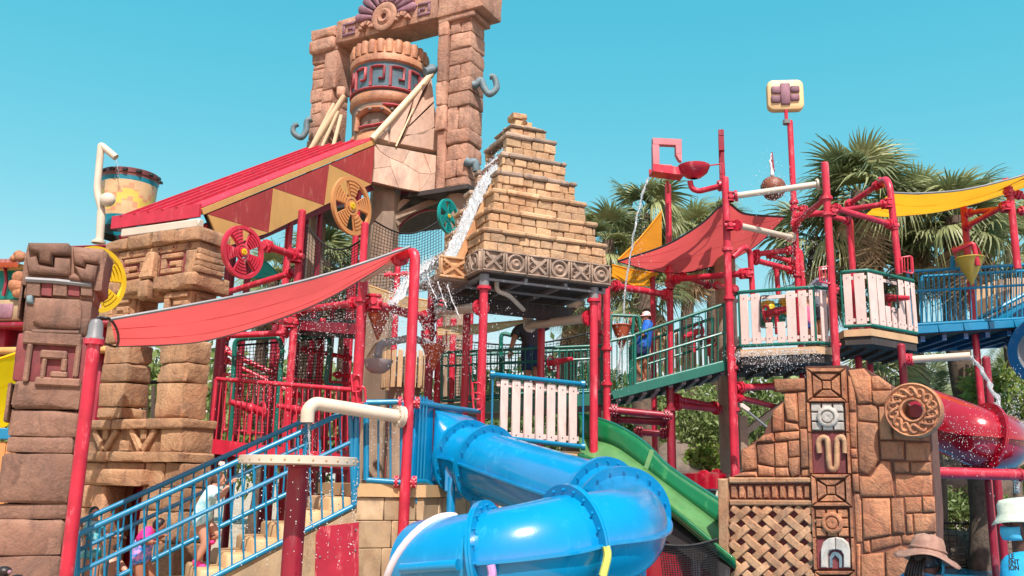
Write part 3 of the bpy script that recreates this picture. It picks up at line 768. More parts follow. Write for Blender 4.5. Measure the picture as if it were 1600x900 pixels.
mb = MB(); mb.bar(B0 - Z * .35 + e2 * .02 + ev * .15, C0 - Z * .35 + ev * .15, .12, .18, Z); mb.build('rafter', DRED, th)
mb = MB(); mb.bar(A0 - Z * .3, A0 + up - Z * .3, .12, .18, Z); mb.build('rafter', DRED, th)
mb = MB(); mb.bar(RF.at(350, 388, -.2), RF.at(579, 290, -.2), .1, .22, Z); mb.build('rafter', DRED, th)
for t in (.06, .5, .95):
    p = B0 + e2 * t; mb = MB(); mb.cyl(V(p.x - .15, p.y + .1, 0), V(p.x - .15, p.y + .1, B0.z + up.z * t - .3), .07, n=12); mb.build('roof_post', RED, th)
    p = A0 + e2 * t; mb = MB(); mb.cyl(V(p.x + .15, p.y + .1, 0), V(p.x + .15, p.y + .1, A0.z + up.z * t - .3), .07, n=12); mb.build('roof_post', DRED, th)
# wheels hung around it
wn = RF.n + V(.0, -.1, 0)
wheel('red spoked spinner disc on the gateway corner', at(379, 394, 11.6), wn + V(0, 0, .0), .36, RED, YELLOW, 5, .5)
wheel('orange tan spoked spinner disc under the gable', at(549, 322, 14.4), wn, .5, ORANGE, YELLOW, 5, 1.2)
wheel('yellow spoked spinner disc behind the totem head', at(150, 437, 11.2), wn, .43, YELLOW, OCHRE, 5, 0.1)
wheel('teal spoked spinner disc half hidden behind pyramid', at(700, 338, 16.5), wn, .34, TEAL, YELLOW, 5, .8)
for c, y in ((at(379, 394, 11.6), (0.5, 1.6, .1)), (at(549, 322, 14.4), (.4, 1.0, 0)), (at(150, 437, 11.2), (.2, 1.4, -.1)), (at(698, 338, 16.5), (.2, 1, .1))):
    pass
# ================================================================ patterned bucket with spout behind the roof
bk = at(193, 372, 19); br = 43 / FPX * 19
th = thing('patterned_bucket', V(bk.x, bk.y, bk.z), 'patterned bucket with yellow chevrons and teal base behind red roof', 'bucket')
H = at(195, 281, 19).z - bk.z
mb = MB(); N = 96; rows = 40
def brad(t): return br * (.9 + .12 * t)
vs = []; fs = []
for i in range(rows + 1):
    t = i / rows
    for j in range(N): a = 2 * PI * j / N; vs.append(bk + V(math.cos(a) * brad(t), math.sin(a) * brad(t), H * t))
mb.v = vs
for i in range(rows):
    for j in range(N):
        t = i / rows; j2 = (j + 1) % N; mb.f.append((i * N + j, i * N + j2, (i + 1) * N + j2, (i + 1) * N + j))
        ph = (j // 3 * 3 / N * 5) % 1; ch = abs(ph - .5) * 2
        if t < .12: m = 2
        elif t < .3: m = 0
        elif t < .33: m = 3
        elif t > .93: m = 4
        elif t > .85: m = 0
        else:
            q = (t - .33) / .52; q = int(q * 12) / 12
            m = 1 if abs(q - (.15 + .5 * ch)) < .16 else (3 if q > .15 + .5 * ch + .26 or q < ch * .5 - .12 else 5)
        mb.m.append(m)
mb.build('bucket_body', [paint('bucket teal', srgb(10, 130, 150)), paint('bucket yellow', srgb(226, 200, 96)), DARK, paint('bucket tan', srgb(222, 186, 140)), paint('bucket brown', srgb(128, 70, 66)), paint('bucket peach', srgb(222, 160, 120))], th, 30)
mb = MB(); mb.lathe([(brad(1) * 1.0, -.02), (brad(1) * 1.03, 0), (brad(1) * 1.03, .1), (brad(1) * .95, .1), (brad(1) * .93, -.1)], bk + Z * H, 40); mb.build('rim', paint('bucket rim brown', srgb(120, 62, 62)), th)
for k in range(14):
    a = k / 14 * 2 * PI; mb = MB(); mb.box(bk + V(math.cos(a) * brad(1) * 1.035, math.sin(a) * brad(1) * 1.035, H + .04), (.1, .1, .05)); mb.build('rim_block', DARK, th)
sp = thing('white_spout', at(155, 375, 18.2), 'tall cream pipe spout pouring over the patterned bucket', 'spout')
mb = MB(); mb.tube(bend([at(156, 378, 18.2), at(160, 330, 18.2), at(151, 300, 18.2), at(158, 228, 18.2), at(163, 232, 18.2) * .4 + at(158, 226, 18.2) * .6, at(181, 246, 18.2)], .2, 5), .075, 12); mb.build('pipe', WHITEP, sp)
mb = MB(); mb.tube([at(157, 330, 18.2), at(155, 376, 18.2)], .07, 12); mb.build('pipe', WHITEP, sp); mb = MB(); mb.ball(at(168, 312, 18.1), .17, 8, 12, (1, .7, .9)); mb.build('joint_box', WHITEP, sp, 60)
mb = MB(); mb.lathe([(.14, -.03), (.14, .02), (.07, .05), (.07, .09)], at(154, 378, 18.2), 14); mb.build('base_flange', WHITEP, sp)
stream('thin trickle falling from the tall cream spout', [at(181, 248, 18.2), at(184, 262, 18.2), at(185, 280, 18.3)], .012, name='water_stream')
# ================================================================ tipping bucket tower
TW = Fr(at(733, 150, 18.5), -28); TDEP = -.62
tw = thing('stone_bucket_tower', TW.P(-1.6, -.4, 0), 'tall pink tan stone portal tower with sun carving on lintel', 'tower')
tu = lambda x, y=150, n=0: TW.px(x, y, n)[0]
twz = lambda y: TW.px(733 + (150 - y) * .028, y)[1]
seams = [2, 30, 47, 72, 96, 119, 140, 162, 199, 221, 246, 274, 290]
for i in range(len(seams) - 1):
    z1, z0 = twz(seams[i]), twz(seams[i + 1])
    if i % 3 == 1:
        um = lerp(tu(700), 0, .5); stone(tw, TW, tu(700), um - .005, TDEP, rnd.uniform(-.01, .02), z0 + .008, z1, ROCK_T, .035, .012); stone(tw, TW, um + .005, .0, TDEP, rnd.uniform(-.01, .02), z0 + .008, z1, ROCK_T, .035, .012)
    else:
        stone(tw, TW, tu(700), rnd.uniform(0, .03), TDEP, rnd.uniform(-.01, .03), z0 + .008, z1, ROCK_T, .04, .015)
ps = [5, 48, 120, 158, 197]
for i in range(4): stone(tw, TW, tu(683) + .005, tu(700) - .01, TDEP + .1, .08, twz(ps[i + 1]) + .008, twz(ps[i]), ROCK_T, .03, .01, 'pilaster_stone')
stone(tw, TW, tu(686), tu(700) - .01, TDEP + .1, .02, twz(290), twz(197), ROCK_T, .03, .01, 'pilaster_stone')
lseam = [80, 100, 108, 123, 138, 159, 176, 199, 218, 242]
lz = lambda y: TW.px(496 + (150 - y) * .06, y)[1]
for i in range(len(lseam) - 1):
    stone(tw, TW, tu(486) - rnd.uniform(0, .03), tu(505), TDEP, rnd.uniform(-.02, .02), lz(lseam[i + 1]) + .008, lz(lseam[i]), ROCK_T, .035, .015)
for y0, y1 in ((66, 86), (86, 146), (146, 166), (166, 236)): stone(tw, TW, tu(505) + .01, tu(525) + (.0 if y1 < 160 else -.08), TDEP + .05, .07, lz(y1) + .008, lz(y0), ROCK_T, .03, .012, 'pilaster_stone')
# lintel
zb = TW.px(525, 68, .1)[1]; LH = .62
us = [tu(524, 60, .1), tu(570, 50, .1), tu(636, 35, .1), tu(683, 20, .1)]
for k in range(3): stone(tw, TW, us[k] + .004, us[k + 1] - .004, TDEP - .05, .1, zb, zb + LH, ROCK_T, .03, .008, 'lintel_stone')
stone(tw, TW, tu(483, 60, .14), us[0] - .004, TDEP - .1, .15, zb - .12, zb + .22, ROCK_T, .05, .015, 'lintel_stone')
stone(tw, TW, tu(483, 60, .14) + .03, us[0] - .004, TDEP - .1, .13, zb + .23, zb + .5, ROCK_T, .05, .015, 'lintel_stone')
stone(tw, TW, us[3] + .004, .36, TDEP - .14, .14, zb - .02, zb + LH, ROCK_T, .05, .015, 'lintel_stone')
stone(tw, TW, us[3] + .004, .12, TDEP - .06, .08, zb - .16, zb - .03, ROCK_T, .03, .01, 'lintel_stone')
for x0, x1 in ((536, 556), (652, 672)):
    mb = MB(); a = TW.px(x0, 50, .1); b = TW.px(x1, 40, .1); fret(mb, TW, a[0], b[0], zb + .12, zb + .46, .1, .14, .2, x0 > 600); mb.build('square_spiral', MAUVE, tw, 70)
cu, cz = TW.px(601, 26, .15)
def sunpt(r, a, n): return TW.P(cu + r * math.cos(a), n, cz + r * math.sin(a))
Qn = TW.n.to_track_quat('Z', 'Y').to_matrix()
mb = MB(); mb.lathe([(.08, .0), (.08, .1), (.15, .13), (.2, .08), (.22, .08), (.29, .12), (.36, .08), (.36, -.05)], TW.P(cu, .1, cz), 32, Qn); mb.build('sun_ring', ROCK_T, tw, 60)
mb = MB(); mb.lathe([(.082, .02), (.001, .05)], TW.P(cu, .1, cz), 16, Qn); mb.build('sun_centre', MAUVE, tw, 60)
for k in range(11):
    a0 = PI * (k / 11) - .05 + .01; a1 = PI * ((k + 1) / 11) - .05 - .01 + .0
    poly = [(cu + r * math.cos(a), cz + r * math.sin(a)) for r, a in ((.37, a0), (.84, a0), (.9, (a0 + a1) / 2), (.84, a1), (.37, a1))]
    mb = MB(); mb.pillow(poly, lambda a, b, d: TW.P(a, d, b), .0, .2, .03); mb.build('sun_petal', MAUVE, tw, 60)
for s in (-1, 1):
    for k in range(5):
        a = PI * (k + .5) / 5; c = (cu + s * .52, zb + .12)
        poly = [(c[0] + r * math.cos(q), c[1] + r * math.sin(q)) for r, q in ((.1, a - .28), (.22, a - .28), (.22, a + .28), (.1, a + .28))]
        mb = MB(); mb.pillow(poly, lambda a, b, d: TW.P(a, d, b), .08, .22, .015); mb.build('scallop', ROCK_T, tw, 60)
# legs of the tower, deck and struts below
cc = at(601, 330, 19.2)
mb = MB(); mb.lathe([(.34, 0), (.34, at(600, 287, 19.2).z)], V(cc.x, cc.y, 0), 8, None, None, True); mb.build('support_column', COLUMN, tw, 30)
for x, Y in ((497, 21.0), (720, 19.0)):
    c = at(x, 250, Y); mb = MB(); mb.lathe([(.3, 0), (.3, at(x, 285, Y).z)], V(c.x, c.y, 0), 8, None, None, True); mb.build('support_column', COLUMN, tw, 30)
zd = twz(290)
# plan of the deck follows the gable edge and the flagstone edge
mb = MB(); C1 = at(690, 246, 19.3)
mb.hexa([TW.P(u, n, z) for u in (tu(486), .1) for n in (.1, -2.4) for z in (zd - .1, zd)], 0); mb.build('deck', UNDER, tw)
FS = Fr(V(C0.x, C0.y, 0), 30)
c7 = lambda x, y: (500 + x * .2445, 200 + y * .2445)
relief(tw, FS, 'flagstone', FLAG, [
    [(345, 106), (380, 150), (440, 190), (450, 248), (345, 262)], [(343, 262), (450, 248), (500, 385), (335, 345)],
    [(350, 103), (570, 143), (530, 228), (440, 190), (380, 150)], [(570, 145), (660, 162), (710, 298), (630, 290), (530, 228)],
    [(660, 162), (770, 182), (770, 275), (710, 298)], [(450, 248), (440, 190), (530, 228), (630, 290), (630, 408), (500, 385)],
    [(630, 290), (710, 298), (680, 350), (630, 408)], [(710, 298), (770, 275), (770, 440), (630, 408), (680, 350)]], -.02, .03, c7, .008, 50)
mb = MB(); mb.prism([FS.px(*p) for p in ((585, 227), (689, 245), (689, 306), (583, 287))], lambda a, b, d: FS.P(a, d, b), -.12, .0); mb.build('panel_backing', GROUT, tw)
c5 = lambda x, y: (440 + x * .311, y * .311)
relief(tw, FS, 'buttress_slab', FLAG, [[(470, 705), (525, 655), (530, 725)], [(535, 600), (650, 510), (575, 735), (530, 725)], [(648, 505), (740, 400), (700, 470), (640, 600)],
    [(640, 600), (712, 470), (740, 400), (755, 520), (630, 640)], [(628, 645), (755, 525), (770, 640), (700, 690), (610, 690)], [(578, 735), (610, 692), (770, 645), (800, 760), (790, 775)]], -.32, -.02, c5, .02, 50)
mb = MB(); mb.prism([FS.px(*c5(*p), -.3) for p in ((530, 725), (530, 610), (745, 390), (805, 765))], lambda a, b, d: FS.P(a, d, b), -.5, -.3); mb.build('buttress_core', GROUT, tw)
for a, b, r in (((455, 700), (755, 372), .072), ((575, 735), (715, 430), .02)):
    mb = MB(); p = FS.at(*c5(*a), .06); q = FS.at(*c5(*b), -.1); mb.tube([p, q], r, 10); mb.build('timber_pole', POLE, tw)
mb = MB(); mb.ball(FS.at(*c5(755, 350), -.1), .13, 6, 10); mb.build('pole_knot', BSTONE, tw, 60)
for a, b, r in (((140, 765), (318, 480), .075), ((160, 720), (265, 520), .05), ((260, 735), (300, 580), .05), ((205, 735), (285, 560), .045)):
    mb = MB(); p = TW.at(*c5(*a), .35); q = TW.at(*c5(*b), .25); mb.tube([p, q], r, 10); mb.build('timber_pole', POLE, tw)
mb = MB(); mb.box(TW.at(*c5(300, 465), .25), (.2, .2, .25), .03); mb.build('pole_knot', ROCK_T, tw, 60)
# struts under deck
for a, b, wd in (((611, 332), (648, 300), .14), ((613, 342), (692, 308), .16), ((617, 350), (640, 330), .12)):
    mb = MB(); mb.bar(at(*a, 19.1), at(*b, 19.4), wd, .12, Z); mb.build('strut', COLUMN, tw)
mb = MB(); mb.bar(at(580, 300, 19.9), at(700, 312, 20.2), .2, .25, Z); mb.build('deck_beam', DRED, tw)
mb = MB(); mb.tube(spline([at(612, 372, 19.8), at(625, 345, 19.8), at(660, 325, 20), at(700, 322, 20)], 5), .11, 8); mb.build('curved_brace', DRED, tw)
def hook(label, pts, Y, r):
    r *= .66
    mb = MB(); P = spline([at(*p, Y) for p in pts], 6); mb.tube(P, [r * (1.25 - .35 * i / (len(P) - 1)) for i in range(len(P))], 12); o = mb.build('stone_hook', BSTONE, None, 60); tag(o, label, 'hook', 'blue grey stone hooks'); return o
hook('blue grey stone hook on the right side of tower top', [(738, 133), (744, 132), (751, 126), (757, 138), (765, 147), (776, 137), (772, 121), (765, 120)], 18.6, .11)
hook('blue grey stone hook beside the left tower pillar', [(487, 186), (480, 190), (478, 205), (470, 215), (459, 208), (459, 198), (466, 194)], 20.3, .1)
hook('blue grey stone stub low on the right tower pillar', [(727, 252), (734, 255), (742, 254), (744, 268)], 18.5, .13)
# hanging bucket
bu = TW.px(607, 140, -.35)[0]; bc = TW.P(bu, -.35, 0); BR = .9
def bz(y): return at(607, y, bc.y - BR).z
tb_ = thing('tipping_bucket', V(bc.x, bc.y, bz(216)), 'giant decorated tipping bucket hanging under stone lintel', 'bucket')
def ring(r0, ya, yb, r1=None): return [(r0, bz(ya)), (r1 or r0, bz(yb))]
def blathe(prof, name, mat, n=48):
    mb = MB(); mb.lathe(prof, V(bc.x, bc.y, 0), n); return mb.build(name, mat, tb_, 50)
OBAND = rock('bucket orange wash', srgb(212, 148, 98), srgb(194, 118, 74), srgb(160, 88, 54), 2, .012, .6, .4)
GBAND = rock('bucket grey wash', srgb(140, 122, 104), srgb(124, 104, 90), srgb(110, 88, 76), 2, .008, .7, .5)
REDW = rock('bucket red wash', srgb(190, 66, 72), srgb(170, 52, 60), srgb(150, 50, 56), 3, .006, .55, .3)
blathe([(.001, bz(218)), (BR * .84, bz(218)), (BR * .93, bz(214)), (BR * .93, bz(203)), (BR * .88, bz(200))], 'base_ring', OBAND)
blathe([(BR * .88, bz(200)), (BR * .92, bz(156))], 'lower_band', GBAND)
blathe([(BR * .92, bz(156)), (BR * .98, bz(153)), (BR * .98, bz(142)), (BR * .93, bz(138))], 'middle_ring', OBAND)
blathe([(BR * .93, bz(138)), (BR * .95, bz(94))], 'blue_band', BBAND)
blathe([(BR * .95, bz(94)), (BR * 1.02, bz(92)), (BR * 1.03, bz(84)), (BR * .98, bz(80)), (BR * .98, bz(62)), (BR * .85, bz(62)), (BR * .8, bz(90))], 'rim_ring', OBAND)
for k in range(26):
    a = 2 * PI * k / 26; d = V(math.cos(a), math.sin(a), 0); e = V(-d.y, d.x, 0)
    mb = MB(); mb.tube([V(bc.x, bc.y, bz(80)) + d * BR * .93, V(bc.x, bc.y, bz(68)) + d * BR * .94, V(bc.x, bc.y, bz(61)) + d * BR * .92], [.1, .112, .1], 8); mb.build('rim_lobe', OBAND, tb_, 60)
def bp(a, z, d): return V(bc.x + math.cos(a) * (BR * .94 + d), bc.y + math.sin(a) * (BR * .94 + d), z)
base_a = -PI / 2 - .08
def bstrip(mb, pts, w, h=.05):
    """raised strip following a polyline in (angle, z)"""
    out = []
    for (a0, z0), (a1, z1) in zip(pts, pts[1:]):
        m = max(1, int(abs(a1 - a0) / .08)); out += [(lerp(a0, a1, i / m), lerp(z0, z1, i / m)) for i in range(m)]
    out.append(pts[-1]); mb.tube([bp(a, z, .02) for a, z in out], w, 6, flat=.8)
for c in (-1.15, -.62, -.08, .46, 1.0, 1.54, 2.1, -1.7):
    a = base_a + c; zt, zl = bz(102), bz(132); mb = MB()
    bstrip(mb, [(a - .19, zl), (a - .19, zt), (a + .17, zt), (a + .17, bz(121)), (a + .03, bz(121))], .045); mb.build('fret', REDW, tb_, 60)
mb = MB(); bstrip(mb, [(base_a - 1.6, bz(135)), (base_a + 2.3, bz(135))], .04); mb.build('fret', REDW, tb_, 60)
mb = MB(); bstrip(mb, [(base_a - .62, bz(176)), (base_a - .3, bz(169)), (base_a + .1, bz(169)), (base_a + .5, bz(182))], .09); bstrip(mb, [(base_a - .62, bz(176)), (base_a - .66, bz(200))], .07); mb.build('mask_band', YELLOW if False else OBAND, tb_, 60)
for c in (-.5, -.2, .1, .35):
    mb = MB(); mb.ball(bp(base_a + c, bz(171), .09), .05, 5, 8); mb.build('mask_stud', GBAND, tb_, 60)
mb = MB(); bstrip(mb, [(base_a - .55, bz(196)), (base_a - .1, bz(195)), (base_a + .3, bz(190)), (base_a + .5, bz(184))], .05); bstrip(mb, [(base_a + .1, bz(162)), (base_a + .6, bz(162)), (base_a + .6, bz(175))], .05); mb.build('mask_mouth', REDW, tb_, 60)
mb = MB(); mb.cyl(V(bc.x, bc.y, bz(100)), V(bc.x, bc.y, zb + .1), .05); mb.cyl(V(bc.x - .9, bc.y, bz(112)), V(bc.x + .9, bc.y, bz(112)), .06); mb.build('hanger', GREY, tb_)
mb = MB(); mb.cyl(TW.at(664, 112, .3), TW.at(678, 108, .1), .09, n=10); mb.build('trunnion', BSTONE, tb_)
# ================================================================ brick pyramid on posts
pc = at(752, 423, 12.5); PA = 24.5; PS = 2.14
PY = Fr(pc, PA); PL = Fr(pc, PA - 90)
py = thing('brick_pyramid', PY.P(PS / 2, -PS / 2, 0), 'stepped brick pyramid with water chute raised on red posts', 'pyramid')
z0 = pc.z; z1 = at(752, 388, 12.5).z
mb = MB(); mb.fb(PY, .05, PS - .05, -PS + .05, -.05, z0 + .02, z1); mb.build('base_core', ROCK_F, py)
def ringrel(mb, fr, u, n, z, r, knob=True):
    Q = fr.n.to_track_quat('Z', 'Y').to_matrix(); c = fr.P(u, n, z)
    mb.lathe([(r, -.01), (r, .025), (r * .86, .035), (r * .72, .02), (r * .72, -.01)], c, 20, Q)
    if knob: mb.lathe([(r * .5, -.01), (r * .46, .03), (r * .3, .04), (r * .2, .02), (.001, .02)], c, 14, Q)
def frieze(fr, u0, u1, za, zc, kind, nn=.0):
    mb = MB(); mb.fb(fr, u0 + .004, u1 - .004, nn - .06, nn + .01, za, zc, .012, .002); blk = mb.build('frieze_block', ROCK_F, py, 60)
    um = (u0 + u1) / 2; zm = (za + zc) / 2; w = (u1 - u0); h = zc - za; mb = MB()
    for a, b, c, d in ((u0 + .012, u1 - .012, zc - .035, zc - .008), (u0 + .012, u1 - .012, za + .008, za + .035), (u0 + .01, u0 + .035, za + .036, zc - .036), (u1 - .035, u1 - .01, za + .036, zc - .036)): mb.fb(fr, a, b, nn, nn + .045, c, d, .008)
    if kind:
        mb.bar(fr.P(u0 + .05, nn + .03, za + .05), fr.P(u1 - .05, nn + .03, zc - .05), .04, .035, fr.n); mb.bar(fr.P(u0 + .05, nn + .027, zc - .05), fr.P(u1 - .05, nn + .027, za + .05), .04, .035, fr.n)
        ringrel(mb, fr, um - w * .27, nn + .012, zm, .045, False); ringrel(mb, fr, um + w * .27, nn + .012, zm, .045, False)
    else: ringrel(mb, fr, um, nn + .012, zm, min(w, h) * .42)
    mb.build('carving', ROCK_F, blk, 60)
for k in range(6): frieze(PY, PS * k / 6, PS * (k + 1) / 6, z0, z1, k % 2 == 0)
for k in range(6):
    if k in (2, 3): continue
    frieze(PL, -PS * (k + 1) / 6, -PS * k / 6, z0, z1, k % 2 == 1)
TN = 7; tier_z = [z1]; hs = [.35] * 5 + [.385, .21]
for h in hs: tier_z.append(tier_z[-1] + h)
side = [2.06 - .238 * k for k in range(TN)]
CH0, CH1 = -PS / 2 - .4, -PS / 2 + .4          # chute slot on the left face (u)
def brickrow(fr, u0, u1, n, za, zc, ln, off, mat, nm='brick', skip=None, dep=.14, ch=.012):
    u = u0 - ln * off
    while u < u1 - .02:
        a = max(u, u0); b = min(u + ln * rnd.uniform(.75, 1.25), u1)
        if u1 - b < .05: b = u1
        u = b
        segs = [(a, b)]
        if skip and a < skip[1] and b > skip[0]:
            segs = [s for s in ((a, min(b, skip[0])), (max(a, skip[1]), b)) if s[1] - s[0] > .03]
        for (p, q) in segs:
            mb = MB(); mb.fb(fr, p + .004, q - .004, n - dep, n + rnd.uniform(-.014, .014), za + .004, zc - .004, ch, .008); mb.build(nm, mat, py, 30)
for k in range(TN):
    s = side[k]; m = (PS - s) / 2; za, zc = tier_z[k], tier_z[k + 1]; cap = .085 if k < 6 else .06
    mb = MB()
    if k < 5 or k == 6: mb.fb(PY, m + .05, m + s - .05, -m - s + .05, -m - .05, za, zc - .01)
    else:                                               # the tier with the spout opening
        mb.fb(PY, m + .5, m + s - .05, -m - s + .05, -m - .05, za, zc - .01)
    mb.build('core', GROUT, py)
    rows = 2 if k < 6 else 1; rh = (zc - cap - za) / rows; sk = (CH0, CH1) if k < 6 else None
    for r in range(rows):
        brickrow(PY, m, m + s, -m, za + r * rh, za + (r + 1) * rh, .21, (r + k) % 2 * .5, ROCK_P)
        brickrow(PL, -m - s, -m - .145, -m, za + r * rh, za + (r + 1) * rh, .21, (r + k + 1) % 2 * .5, ROCK_P, skip=sk if k != 5 else (CH0 + .05, CH1 - .02))
    brickrow(PY, m - .025, m + s + .025, -m + .03, zc - cap, zc, .5, rnd.random(), ROCK_F if k > 2 else ROCK_P, 'ledge_stone', dep=.2, ch=.022)
    brickrow(PL, -m - s - .025, -m - .16, -m + .03, zc - cap, zc, .5, rnd.random(), ROCK_F if k > 2 else ROCK_P, 'ledge_stone', sk if k < 5 else None, dep=.2, ch=.022)
zt = tier_z[-1]; cx = PS / 2
for (a, h0, h1, dx) in ((.22, 0, .06, 0), (.15, .06, .16, 0), (.11, .16, .2, -.03), (.13, .2, .3, -.06)):
    stone(py, PY, cx - a + dx, cx + a + dx, -cx - a, -cx + a, zt + h0, zt + h1, ROCK_P, .025, .01, 'finial_stone')
mb = MB(); ringrel(mb, PY, cx, -cx + .15, zt + .11, .05); mb.build('finial_ring', ROCK_P, py)
# chute
zc5 = tier_z[5]; m5 = (PS - side[5]) / 2
def chp(t, u, h): return PL.P(u, -m5 - .03 + (m5 + .16) * min(t, .9) / .9 + max(0, t - .9) * 3.0, lerp(zc5 + .06, z0 + .2, min(1, t / .93)) + h)
OC = rock('chute stained stone', srgb(220, 168, 110), srgb(214, 140, 70), srgb(196, 112, 48), 1.4, .006, .6, .5)
for u, nm in ((CH0, 'chute_side'), (CH1, 'chute_side')):
    mb = MB(); mb.hexa([chp(0, u - .03, -.25), chp(0, u - .03, .07), chp(0, u + .03, -.25), chp(0, u + .03, .07), chp(.9, u - .03, -.2), chp(.9, u - .03, .08), chp(.9, u + .03, -.2), chp(.9, u + .03, .08)], .008); mb.build(nm, OC, py)
mb = MB(); mb.hexa([chp(0, CH0, -.12), chp(0, CH0, 0), chp(0, CH1, -.12), chp(0, CH1, 0), chp(.9, CH0, -.12), chp(.9, CH0, 0), chp(.9, CH1, -.12), chp(.9, CH1, 0)]); mb.build('chute_floor', OC, py)
mb = MB(); mb.fb(PL, CH0 - .06, CH1 + .06, -.2, .42, z0 - .04, z0 + .06, .01); mb.build('lip_block', ROCK_F, py)
LX = Fr(PL.P(CH1 + .07, .0, 0), PA)
lw = .42
mb = MB(); mb.fb(LX, -lw, .02, -.06, 0, z0 - .02, z1 - .02, .012); mb.build('lip_panel', OC, py, 60)
mb = MB()
for a, b, c, d in ((-lw, .02, z1 - .06, z1 - .02), (-lw, .02, z0 - .02, z0 + .02), (-lw, -lw + .04, z0 + .021, z1 - .061), (-.02, .02, z0 + .021, z1 - .061)): mb.fb(LX, a, b, 0, .04, c, d, .008)
mb.bar(LX.P(-lw + .05, .02, z0 + .03), LX.P(-.03, .02, z1 - .07), .045, .04, LX.n); mb.bar(LX.P(-lw + .05, .017, z1 - .07), LX.P(-.03, .017, z0 + .03), .045, .04, LX.n)
for s in (-.12, .12): ringrel(mb, LX, -lw / 2 + s, .012, (z0 + z1) / 2, .04, False)
mb.build('carving', OC, py, 60)
# underside: dark ceiling with pale grid, posts, white pipes
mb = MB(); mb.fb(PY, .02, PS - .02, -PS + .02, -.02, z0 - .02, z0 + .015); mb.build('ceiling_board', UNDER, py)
for k in range(4):
    t = .08 + k * (PS - .16) / 3; mb = MB(); mb.fb(PY, t - .025, t + .025, -PS + .05, -.05, z0 - .075, z0 - .021); mb.build('ceiling_joist', GREY, py)
    mb = MB(); mb.fb(PY, .05, PS - .05, -t - .02, -t + .02, z0 - .11, z0 - .078); mb.build('ceiling_joist', GREY, py)
mb = MB(); mb.fb(PY, -.02, PS + .02, -PS * .62, -PS * .58, z0 - .35, z0 - .12); mb.build('edge_beam', UNDER, py)
for u, n in ((.1, -.12), (PS - .22, -.12), (.55, -PS + .25), (PS - .2, -PS + .2)):
    p = PY.P(u, n, 0); mb = MB(); mb.cyl(p, p + Z * (z0 - .22), PR, n=16); o = mb.build('post', RED, py)
    flange_part(p + Z * (z0 - .22), Z, .105, RED, o, .04, 'collar'); mb = MB(); mb.cyl(p + Z * (z0 - .2), p + Z * (z0 - .02), .075, n=12); mb.build('post_sleeve', GREY, o)
pA = PY.P(.1, -.12, z0 - .5); pA2 = PY.P(PS - .22, -.12, z0 - .48)
for p, q in ((pA, at(683, 487, 14.8)), (pA2, at(828, 508, 15.0))):
    mb = MB(); d = (q - p).normalized(); mb.cyl(p + d * .12, q, .075, n=14); mb.build('cross_pipe', WHITEP, py)
    for s in (.1, .14): flange_part(p + d * s, d, .125, RED, py, .03)
    flange_part(q, d, .125, WHITEP, py)
mb = MB(); mb.tube(bend([at(776, 436, 13.0), at(776, 455, 13.0), at(795, 461, 13.1), at(812, 478, 13.4), at(818, 484, 13.6)], .08, 4), .035, 8); mb.build('drain_pipe', WHITEP, py)
# water in the chute and the big splash
mb = MB()
def wch(a, b):
    p = chp(a * 1.0, lerp(CH0 + .03, CH1 - .02, b) + .05 * noise.noise(V(a * 9, 3, b)), .05); k = noise.noise(V(a * 16, b * 8, 1.3)) * .07 + noise.noise(V(a * 45, b * 24, 7.3)) * .06
    return p + Z * (k + .03)
mb.grid(wch, 110, 22)
def wfall(a, b):
    u = lerp(CH0 + .02, CH1 - .02, b); n = .4 + .42 * a + .15 * a * a; z = z0 + .24 - .1 * a - .55 * a * a
    return PL.P(u, n + noise.noise(V(a * 9, b * 9, 4)) * .12 * a, z + noise.noise(V(a * 14, b * 14, 9)) * .12)
mb.grid(wfall, 16, 12)
for _ in range(1800):
    a = rnd.random() ** 1.4; p = wfall(a * 1.3, rnd.random()) + V(rnd.gauss(0, .1), rnd.gauss(0, .1), rnd.gauss(0, .09)) * (.4 + a); mb.ball(p, rnd.uniform(.003, .011), 3, 5)
for _ in range(1300):
    a = rnd.random(); p = chp(a, rnd.uniform(CH0, CH1), .12 + abs(rnd.gauss(0, .05))); mb.ball(p, rnd.uniform(.003, .008), 3, 5)
o = mb.build('chute_water', WATER, None, 179); tag(o, 'white water rushing down the chute of the brick pyramid', 'water')
# ================================================================ blue stair, landing and its rails
SA = 27
SN = Fr(at(553, 700, 10.3), SA)
near_t = [SN.at(121, 836), SN.at(547, 640)]; near_b = [SN.at(119, 1012), SN.at(553, 790)]
st_r = railing('stair_railing', 'near blue stair railing in front of the climbing children', near_t, near_b, BLUE, .125, .03, .011, .66)
rod('end_post', SN.at(553, 790), SN.at(557, 640), .036, BLUE, st_r)
for a, b in (((121, 878), (552, 664)),): pass
WID = -1.0
far_t = [SN.at(121, 817, WID), SN.at(480, 655, WID)]; far_b = [p - Z * .8 for p in far_t]
railing('stair_railing', 'far blue stair railing beyond the climbing children', far_t, far_b, BLUE, .125, .03, .011, .62)
sa = thing('stair', SN.P(-2, -.5, 0), 'tan fibreglass steps climbing between blue railings', 'stairs')
LZ = at(620, 757, 10.5).z; utop = SN.px(556, 778)[0]; RUN, RISE = .265, .148
for k in range(11):
    z = LZ - RISE * (k + 1) + .0
    if z < .05: break
    u1 = utop - RUN * k; mb = MB()
    mb.hexa([SN.P(u, n, zz) for u in (u1 - RUN - .03, u1) for n in (-.03, WID + .03) for zz in (max(0, z - .55), z)], .025); mb.build('step', STEP, sa, 50)
